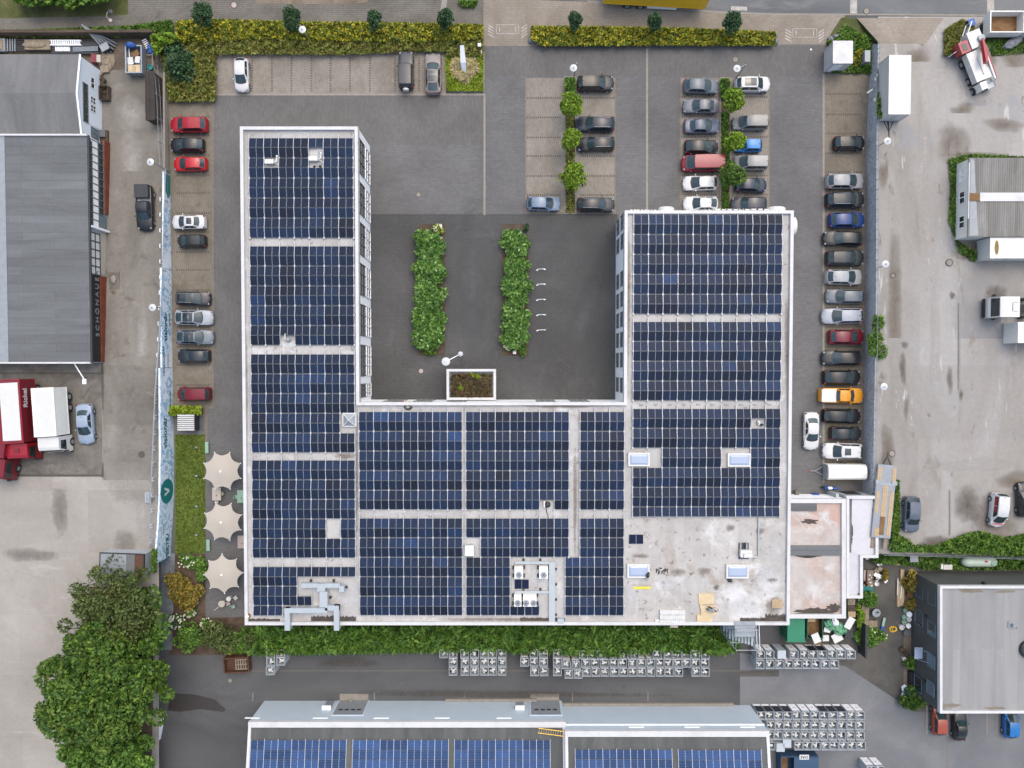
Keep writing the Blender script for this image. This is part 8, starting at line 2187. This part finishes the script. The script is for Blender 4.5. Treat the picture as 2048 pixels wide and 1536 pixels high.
# ------------------------------------------------------------------ planting
def leaf_mesh(name, pts, size, mats, seed=1, up=.35, aspect=1.6, mi=None):
 rs = np.random.RandomState(seed); pts = np.asarray(pts, float); n = len(pts)
 nr = rs.normal(size=(n, 3)); nr /= np.linalg.norm(nr, axis=1)[:, None] + 1e-9
 nr = nr * (1 - up) + np.array([0, 0, up * 1.6]); nr /= np.linalg.norm(nr, axis=1)[:, None] + 1e-9
 a = np.cross(nr, rs.normal(size=(n, 3))); a /= np.linalg.norm(a, axis=1)[:, None] + 1e-9
 b = np.cross(nr, a)
 s = size * rs.uniform(.6, 1.35, size=(n, 1))
 L_, W_ = s * aspect * .5, s * .5
 v = np.stack([pts - a*L_, pts + b*W_*.8 - a*L_*.1 + nr*s*.12, pts + a*L_, pts - b*W_*.8 - a*L_*.1 + nr*s*.12], 1).reshape(-1, 3)
 me = bpy.data.meshes.new(name)
 me.vertices.add(n*4); me.vertices.foreach_set('co', v.ravel())
 me.loops.add(n*4); me.loops.foreach_set('vertex_index', np.arange(n*4, dtype=np.int32))
 me.polygons.add(n); me.polygons.foreach_set('loop_start', np.arange(0, n*4, 4, dtype=np.int32)); me.polygons.foreach_set('loop_total', np.full(n, 4, dtype=np.int32))
 for m_ in (mats if isinstance(mats, (list, tuple)) else [mats]): me.materials.append(m_)
 if mi is not None: me.polygons.foreach_set('material_index', np.asarray(mi, dtype=np.int32))
 me.update(); me.validate()
 return me
def crown(n, rx, ry, rz, lumps, seed, fill=.55, lr=.42, low=-.35):
 rs = np.random.RandomState(seed); out = []
 cs = []
 for k in range(lumps):
  u = rs.normal(size=3); u /= np.linalg.norm(u)
  if u[2] < low: u[2] = -u[2]
  cs.append(u * rs.uniform(fill, .9))
 per = n // lumps + 1
 for c in cs:
  q = rs.normal(size=(per, 3)); q /= np.linalg.norm(q, axis=1)[:, None]
  r = lr * rs.uniform(.7, 1.2) * rs.uniform(.55, 1.0, size=(per, 1)) ** .5
  out.append(c + q * r)
 p = np.concatenate(out)[:n]
 return p * np.array([rx, ry, rz])
def area_pts(poly_px, n, z0, z1, seed, zf=None, clump=0.0):
 """points above a pixel polygon"""
 rs = np.random.RandomState(seed); P2 = np.array(poly_px, float)
 lo, hi = P2.min(0), P2.max(0); out = []
 while len(out) < n:
  q = rs.uniform(lo, hi, size=(n * 2, 2))
  ins = np.zeros(len(q), bool); j = len(P2) - 1
  for i in range(len(P2)):
   xi, yi = P2[i]; xj, yj = P2[j]
   c = ((yi > q[:, 1]) != (yj > q[:, 1])) & (q[:, 0] < (xj - xi) * (q[:, 1] - yi) / (yj - yi + 1e-12) + xi)
   ins ^= c; j = i
  q = q[ins]
  h = rs.uniform(0, 1, len(q)) ** .5
  for (x, y), k in zip(q, h):
   m_ = 1 + clump * (math.sin(x*.21 + 1.3*math.sin(y*.13)) * math.cos(y*.23 + x*.05))
   zb = zf(y) if zf else 0
   zz = zb + (z0 + (z1 - z0) * k) * m_
   p = P(x, y, zz); out.append((p.x, p.y, zz))
  if len(out) >= n: break
 return np.array(out[:n])
def mass(name, label, cat, poly, n, z0, z1, size, mat, seed, group=None, kind='stuff', zf=None, clump=.25, up=.35, aspect=1.6):
 me = leaf_mesh(name, area_pts(poly, n, z0, z1, seed, zf, clump), size, L[mat], seed, up, aspect)
 o = put(name, me); o['label'] = label; o['category'] = cat; o['kind'] = kind
 return o
top_l = [(352, 42), (420, 38), (620, 44), (800, 45), (966, 49), (966, 76), (880, 82), (700, 82), (560, 76), (352, 84)]
mass('flowering_hedge', 'yellow flowering hedge along the pavement left of the driveway', 'hedge', top_l, 15000, .3, 1.0, .26, 'yellow', 1)
mass('ground_cover', 'olive brown ground cover shrubs between the yellow hedge and the north bays', 'ground cover',
  [(312, 78), (560, 74), (700, 80), (880, 80), (966, 74), (966, 112), (895, 112), (892, 102), (800, 104), (690, 109), (432, 108), (431, 198), (424, 203), (336, 202), (330, 150)], 16000, .2, .8, .24, 'olive', 2)
mass('flowering_hedge', 'yellow flowering hedge right of the driveway', 'hedge', [(1063, 52), (1200, 53), (1360, 56), (1480, 60), (1552, 64), (1550, 90), (1300, 90), (1085, 91), (1062, 78)], 15000, .3, .9, .25, 'yellow', 3)
mass('ground_cover', 'bright moss green ground cover round the white sculpture', 'ground cover', [(891, 112), (966, 106), (966, 182), (893, 182)], 5000, .1, .4, .2, 'moss', 4)
mass('dry_grass', 'straw coloured grass tufts at the foot of the white sculpture', 'grass', [(905, 118), (950, 116), (956, 142), (930, 164), (904, 146)], 1500, .2, .6, .22, 'grass', 5, up=.5, aspect=4)
mass('verge_weeds', 'straggling green weeds along the timber fence at the top left', 'weeds', [(-10, 62), (110, 58), (260, 52), (345, 40), (345, 72), (200, 74), (-10, 74)], 5200, .1, .6, .28, 'weed', 6)
mass('verge_bushes', 'leafy bushes cut off by the top edge at the far left', 'bushes', [(20, -30), (230, -30), (220, 2), (160, 8), (140, 20), (110, 8), (60, 12), (30, 4)], 4500, .8, 2.4, .34, 'weed', 7, clump=.3)
mass('verge_weeds', 'small patch of weeds beside the driveway at the top edge', 'weeds', [(915, 2), (955, 2), (948, 14), (925, 12)], 500, .1, .4, .28, 'weed', 8)
mass('verge_weeds', 'low yellowish bush line along the site office and the gate', 'weeds', [(1890, 60), (1925, 38), (1950, 55), (1925, 70), (1905, 110), (1890, 110)], 2600, .1, .5, .26, 'olive', 9, zf=ze)
mass('verge_weeds', 'weeds along the left and upper side of the site office', 'weeds', [(1898, 318), (1940, 308), (2060, 314), (2060, 322), (1915, 345), (1912, 480), (1955, 505), (1950, 525), (1920, 505), (1898, 440), (1902, 390)], 3000, .02, .25, .22, 'weed', 10, zf=ze)
mass('verge_weeds', 'grassy weeds on the verge below the tipper lorry', 'weeds', [(1968, 72), (2060, 72), (2060, 106), (1985, 112)], 1800, .02, .15, .2, 'weed', 11, zf=ze)
mass('bank_weeds', 'thick green weeds between the dusty yard and the mesh fence', 'weeds', [(1785, 1060), (1800, 1070), (1830, 1090), (1870, 1092), (1930, 1068), (1960, 1062), (2010, 1076), (2060, 1066), (2060, 1112), (1900, 1106), (1780, 1102)], 4200, .05, .6, .3, 'weed', 12, zf=ze, clump=.4)
mass('back_bushes', 'tangled dark green bushes round the gas tank behind the dark house', 'bushes', [(1740, 1106), (1800, 1108), (2060, 1112), (2060, 1138), (1850, 1138), (1835, 1130), (1800, 1130), (1760, 1122)], 5200, .05, .6, .32, 'hedge', 13, clump=.4)
mass('tall_hedge', 'long tall green hedge along the south wall of the office', 'hedge', [(486, 1258), (1480, 1256), (1476, 1298), (1440, 1306), (1300, 1300), (1220, 1310), (1100, 1302), (900, 1300), (600, 1304), (500, 1306)], 30000, .3, 2.1, .42, 'hedge', 14, clump=.18, up=.15, aspect=3)
mass('island_plants', 'dark low shrubs in the upper end of the left tree island', 'shrubs', [(1131, 156), (1150, 156), (1150, 195), (1131, 195)], 900, .1, .7, .28, 'hedge', 15)
mass('island_plants', 'dark low shrubs in the upper end of the right tree island', 'shrubs', [(1442, 158), (1459, 158), (1459, 195), (1442, 195)], 800, .1, .7, .28, 'hedge', 16)
mass('island_plants', 'thin weeds along the soil of the left tree island', 'weeds', [(1132, 230), (1149, 230), (1149, 425), (1132, 425)], 1100, .05, .2, .24, 'olive', 17)
mass('island_plants', 'thin weeds along the soil of the right tree island', 'weeds', [(1443, 225), (1458, 225), (1458, 440), (1443, 440)], 1300, .05, .2, .24, 'weed', 18)
mass('cabin_plants', 'low green plants round the white utility cabin', 'plants', [(1655, 84), (1690, 50), (1742, 76), (1742, 146), (1664, 144), (1656, 130)], 4200, .05, .4, .26, 'weed', 19)
mass('cabin_flowers', 'yellow flowering plants between the cabin and the utility box', 'flowers', [(1703, 112), (1722, 96), (1730, 120), (1712, 132)], 900, .2, .7, .26, 'yellow', 20)
mass('small_hedge', 'short green hedge on the small island above the bin shelter', 'hedge', [(336, 812), (402, 814), (402, 828), (345, 831), (332, 826)], 1500, .3, 1.2, .28, 'moss', 21)
mass('ivy', 'bright green ivy over the fence corner at the head of the western lane', 'ivy', [(302, 70), (340, 66), (358, 78), (330, 90), (312, 112), (306, 96)], 1800, .6, 2.0, .3, 'lime', 22)
mass('ivy', 'ivy climbing beside the tin shed at the end of the mural wall', 'ivy', [(305, 1098), (314, 1100), (312, 1145), (304, 1145)], 500, 3.0, 4.6, .26, 'weed', 23)
mass('lawn_grass', 'short grass of the lawn left of the parasols', 'grass', [(352, 870), (410, 870), (410, 1106), (352, 1106)], 4500, .01, .05, .15, 'lawng', 24, clump=0, up=.3, aspect=2.2)
mass('strip_weeds', 'weeds in the strip of ground beside the flatbed trailer', 'weeds', [(1790, 960), (1798, 960), (1800, 1060), (1788, 1080), (1785, 1060)], 800, .02, .2, .25, 'weed', 25, zf=ze)
mass('wall_plants', 'climbing plants on the gabion wall foot behind the white trailer', 'plants', [(1757, 185), (1768, 205), (1770, 225), (1760, 238), (1755, 225)], 600, .2, 1.0, .28, 'weed', 26, zf=ze)
t_, hw_, dp_ = CAN
rs = np.random.RandomState(3)
pts = np.stack([rs.uniform(-hw_ + .5, hw_ - .5, 2600), rs.uniform(.3, dp_ - .55, 2600), 3.13 + .25*rs.uniform(0, 1, 2600)], 1)
o = put('sedum', leaf_mesh('sedum', pts, .2, L['sedum'], 3), t_); o['kind'] = 'stuff'
for i, (x, y) in enumerate(((.05, dp_ - .75), (.75, dp_ - .78), (-1.3, dp_ - 2.2))):
 o = put('plant_tuft', leaf_mesh('plant_tuft', crown(160, .32, .32, .25, 5, i), .14, L['moss'], i), None, (t_.location.x + x, t_.location.y + y, 3.35))
 tag(o, 'round yellow green tuft on the planted canopy roof', 'plant', 'tufts on the canopy roof')
# trees and shrubs
_cr = {}
def tree(name, label, px, py, r, hgt, mat, seed, n=900, leaf=.32, trunk=.08, grp=None, cat='tree', zg=0.0, rz=1.0, lumps=12, base=None, squash=1.0, fill=.55, lr=.42):
 """crown centre at the pixel; trunk below it"""
 c = P(px, py, zg + hgt)
 b = P(*base, zg) if base else Vector((c.x, c.y, zg))
 t = thing(name, label, cat, (b.x, b.y, zg), 0, grp)
 off = Vector((c.x - b.x, c.y - b.y, hgt))
 g = MB(); g.tube((0, 0, 0), off * .75, trunk, 8, 0, trunk*.6)
 rg = random.Random(seed)
 for k in range(6):
  a = rg.uniform(0, 6.28); g.tube(off * rg.uniform(.45, .75), off + Vector((math.cos(a)*r*.65, math.sin(a)*r*.65*squash, rg.uniform(-.1, .5)*r*rz)), trunk*.45, 5, 0, trunk*.15)
 g.obj('trunk', M['bark'], t)
 me = leaf_mesh('crown', crown(n, r, r*squash, r*rz, lumps, seed, fill, lr), leaf, L[mat], seed)
 put('crown', me, t, off)
 return t
GT = 'small dark conifers along the pavement'
for lb, px, py, bx, by, r in [('small dark evergreen, first from the left in the yellow hedge', 406, 32, 412, 50, 1.05), ('small dark evergreen just left of the lamp in the hedge', 585, 40, 596, 60, 1.05), ('narrow dark evergreen above the off-road car', 750, 44, 758, 64, .85),
  ('pointed dark evergreen nearest the driveway on its left', 891, 38, 898, 64, .85), ('narrow dark evergreen, first right of the driveway', 1151, 42, 1149, 62, .72), ('forked dark evergreen in the middle of the right hedge', 1308, 45, 1303, 68, .80), ('rounded dark evergreen at the right of the right hedge', 1464, 47, 1461, 70, .98)]:
 tree('evergreen', lb, px, py, r, 3.0, 'dark', int(px), 2400, .18, .06, GT, 'tree', 0, 1.4, 34, (bx, by), 1.25)
IT = 'young trees on the parking islands'
for lb, px, py, r, mt in [('fresh green young tree, uppermost on the left tree island', 1141, 211, 1.25, 'lime'), ('fresh green young tree, middle of the left tree island', 1144, 281, 1.2, 'lime'), ('fresh green young tree, lowest on the left tree island', 1146, 353, 1.45, 'lime'),
  ('fresh green young tree, uppermost on the right tree island', 1466, 200, 1.2, 'lime'), ('small green young tree touching the azure car', 1471, 285, 1.15, 'lime'), ('larger darker green tree, lowest on the right tree island', 1466, 351, 1.5, 'tree')]:
 tree('young_tree', lb, px, py, r, 3.0, mt, int(py), 1700, .24, .07, IT, 'tree', 0, .7, 26, (px + (2 if px > 1300 else -2), py + 14))
tree('dark_shrub', 'round dark green shrub in the ground cover by the mesh fence', 352, 126, 2.0, 1.3, 'dark', 5, 2600, .24, .05, None, 'shrub', 0, .6, 18, None, 1.1)
BS = 'glossy shrubs in the courtyard beds'
BL = {}
for i in range(3): BL[i] = leaf_mesh('foliage', crown(2900, 1.9, 2.1, .9, 44, 70 + i, .3, .36, -.05), .34, L['laurel'], i, .45)
def shrub(label, px, py, s, v, rot, grp=BS, sx=1.0):
 c = P(px, py, .9); t = thing('shrub', label, 'shrub', (c.x, c.y, .1), rot, grp); t.scale = (s*sx, s, s)
 put('foliage', BL[v], t, (0, 0, .8))
 g = MB()
 rg = random.Random(px*7 + py)
 for k in range(5): g.tube((0, 0, 0), (rg.uniform(-1, 1), rg.uniform(-1, 1), .9), .05, 5, 0, .02)
 g.obj('stems', M['bark'], t)
for i, (py, s, nm) in enumerate(((487, .95, 'topmost'), (538, .95, 'second from the top'), (592, 1.02, 'third from the top'), (640, .95, 'fourth from the top'), (674, .95, 'lowest'))):
 shrub('glossy green shrub in the left courtyard bed, %s of five' % nm, 859, py, s, i % 3, i * 1.3)
for i, (py, s, nm) in enumerate(((489, .92, 'topmost'), (537, .85, 'second from the top'), (580, .98, 'third from the top'), (630, .9, 'fourth from the top'), (667, .93, 'lowest'))):
 shrub('glossy green shrub in the right courtyard bed, %s of five' % nm, 1031, py, s, (i + 1) % 3, i * 1.1 + .5)
def bush(label, px, py, rx, ry, h, mat, seed, n=700, leaf=.24, grp=None, blooms=0, name='shrub', cat='shrub', zg=0.0, aspect=1.6):
 c = P(px, py, zg + h*.6); t = thing(name, label, cat, (c.x, c.y, zg), 0, grp)
 put('foliage', leaf_mesh('foliage', crown(n, rx, ry, h*.5, max(6, int(n/90)), seed, .4, .5, -.3), leaf, L[mat], seed, .35, aspect), t, (0, 0, h*.5))
 g = MB()
 rg = random.Random(seed)
 for k in range(5): g.tube((0, 0, 0), (rg.uniform(-.6, .6)*rx, rg.uniform(-.6, .6)*ry, h*.5), .03, 5)
 g.obj('stems', M['bark'], t)
 if blooms:
  rs_ = np.random.RandomState(seed); g = MB()
  for k in range(blooms):
   a, q = rs_.uniform(0, 6.28), rs_.uniform(.15, 1)**.5; z_ = h*(.5 + .5*math.sqrt(max(0, 1 - q*q))) + .05
   s = rs_.uniform(.07, .13); g.ball((rx*q*math.cos(a), ry*q*math.sin(a), z_), s, s, s*.7, 6, 4)
  g.obj('blossoms', L['bloom'], t)
bush('white flowering bush at the top right corner of the left courtyard bed', 877, 457, .65, .55, .9, 'moss', 1, 420, .2, None, 26)
bush('bright round bush at the bottom of the left courtyard bed', 857, 702, .85, .6, .8, 'weed', 2, 600, .16)
bush('white flowering bush at the bottom of the right courtyard bed', 1017, 692, .6, .6, .7, 'laurel', 3, 350, .2, None, 24)
bush('round dark green bush at the lower right of the right courtyard bed', 1044, 697, .75, .85, 1.0, 'weed', 4, 650, .16)
bush('greyish low bush at the upper right of the right courtyard bed', 1052, 455, .5, .6, .6, 'dark', 5, 260, .16)
c = P(1029, 705, .5); g = MB(); g.box(-.2, -.2, 0, .2, .2, .5); tag(g.obj('bed_post', M['white_p'], None, (c.x, c.y, .05)), 'small white box light at the bottom of the right courtyard bed', 'light')
# garden of the terrace
for a in [('ochre leaved shrub by the gravel strip, upper of two', 358, 1165, 1.5, 1.6, 1.8, 'ochre', 11, 1300, .24), ('ochre leaved shrub by the gravel strip, lower of two', 374, 1190, 1.9, 1.7, 1.8, 'ochre', 12, 1600, .24),
   ('green flowering shrub at the lower edge of the lawn', 376, 1124, 1.4, 1.0, 1.2, 'hedge', 13, 900, .24, None, 22), ('small green shrub left of the lowest parasol', 400, 1140, .9, 1.5, 1.2, 'hedge', 14, 800, .24),
   ('white blooming hydrangea beside the gravel strip', 354, 1243, 1.2, 1.0, 1.0, 'dark', 15, 700, .24, None, 60), ('white blooming bush right of the ochre shrub', 381, 1226, .8, .6, .9, 'hedge', 16, 350, .22, None, 24), ('pale yellow blooming bush below the terrace', 414, 1247, .9, .8, 1.0, 'hedge', 17, 500, .24, None, 34),
   ('green shrub at the lower left garden corner', 377, 1275, 2.0, 1.5, 2.0, 'hedge', 18, 1500, .26), ('large grey green shrub below the terrace', 437, 1272, 2.1, 2.0, 2.8, 'thin', 19, 1900, .25), ('dark green shrub between the large garden shrubs', 470, 1288, 1.8, 1.2, 1.8, 'hedge', 20, 1100, .26),
   ('grey green shrub under the southwest roof corner', 510, 1271, 1.5, 1.4, 2.6, 'thin', 22, 1300, .24), ('yellowish shrub left of the bottom garden edge', 450, 1297, 1.5, .8, 1.4, 'ochre', 23, 700, .24),
   ('leafy bush in the patio bed below the dining table', 1741, 1198, 1.25, 1.1, 1.4, 'hedge', 31, 1000, .26), ('narrow bush by the screen wall of the patio', 1719, 1235, .6, 1.5, 1.2, 'lime', 32, 650, .24), ('sprawling bed of plants at the lower end of the timber benches', 1742, 1272, 2.0, 1.3, .9, 'hedge', 33, 1500, .26, None, 12),
   ('ochre grassy plant by the house wall at the top of the patio', 1822, 1160, .9, 1.2, 1.4, 'ochre', 34, 700, .34), ('green and ochre plant below the terracotta pots', 1826, 1209, .9, .95, 1.2, 'ochre', 35, 600, .3),
   ('bush below the porch of the dark house', 1823, 1328, .85, 1.0, 1.2, 'hedge', 36, 650, .28), ('large leafy bush at the lower corner of the dark house', 1829, 1399, 1.5, 1.3, 1.6, 'tree', 37, 1500, .32), ('leafy bush just above the one at the lower corner of the dark house', 1823, 1382, .9, .9, 1.4, 'dark', 38, 700, .26),
   ('ochre plant right of the deck chair', 1768, 1149, .45, .8, 1.0, 'ochre', 39, 350, .28), ('leafy bush among the patio bowls', 1768, 1118, 1.8, .8, 1.0, 'hedge', 40, 1100, .28)]:
 bush(*a)
for a in [('spreading green bush against the far side of the gabion wall', 1758, 688, 1.3, 1.8, 1.2, 'weed', 41, 520, .26, None, 0, 'shrub', 'shrub', ze(688) - .3, 2.6), ('upper lobe of bushes against the far side of the gabion wall', 1755, 645, .6, 1.3, 1.1, 'weed', 42, 300, .26, None, 0, 'shrub', 'shrub', ze(645) - .3, 2.2)]:
 bush(*a)
# big trees at the lower left
zb = .3
tree('broadleaf_tree', 'huge broad leaved tree at the lower left', 205, 1372, 8.3, 7.0, 'tree', 77, 62000, .29, .5, None, 'tree', 1.0, .62, 320, (215, 1372), .92, .12, .145)
tree('thin_tree', 'sparse dull leaved tree with bare twigs above the huge tree', 222, 1215, 6.2, 4.6, 'thin', 78, 13000, .26, .3, None, 'tree', 1.2, .6, 120, (238, 1212), .95, .25, .2)
tree('broadleaf_tree', 'dark bushy tree cut off by the bottom edge at the lower left', 215, 1515, 6.2, 4.2, 'hedge', 79, 18000, .32, .3, None, 'tree', 1.0, .6, 110, (218, 1515), .8, .3, .17)
tree('broadleaf_tree', 'lower green tree between the tin shed and the huge tree', 285, 1258, 3.4, 3.0, 'hedge', 80, 4200, .34, .2, None, 'tree', 1.0, .6, 26, None, 1.6, .35, .3)
rg = random.Random(6)
c = P(222, 1215, 6)
g = MB()
for k in range(46):
 a = rg.uniform(0, 6.28); r0 = rg.uniform(.3, 2.5); q = Vector((math.cos(a), math.sin(a), 0))
 p0 = c + q*r0 + Vector((0, 0, rg.uniform(0, 1.2))); p1 = p0 + q*rg.uniform(1.5, 3.6) + Vector((rg.uniform(-.8, .8), rg.uniform(-.8, .8), rg.uniform(.2, .9))); mdl = p0.lerp(p1, .5) + Vector((rg.uniform(-.3, .3), rg.uniform(-.3, .3), .2))
 g.tube(p0, mdl, .045, 5, 0, .03); g.tube(mdl, p1, .03, 4, 0, .012)
for o in bpy.data.objects:
 if o.name.startswith('thin_tree'): root = o
g.v = [tuple(Vector(v) - root.location) for v in g.v]
g.obj('twigs', plain('pale_twigs', d(120, 116, 92), .8), root)
dk = sheet('tree_ground', [(150, 1640), (322, 1640), (330, 1300), (318, 1160), (205, 1160)], 0, 'soil')
dk.location.z = 2.76
for m_ in list(bpy.data.meshes):
 if m_.users == 0: bpy.data.meshes.remove(m_)
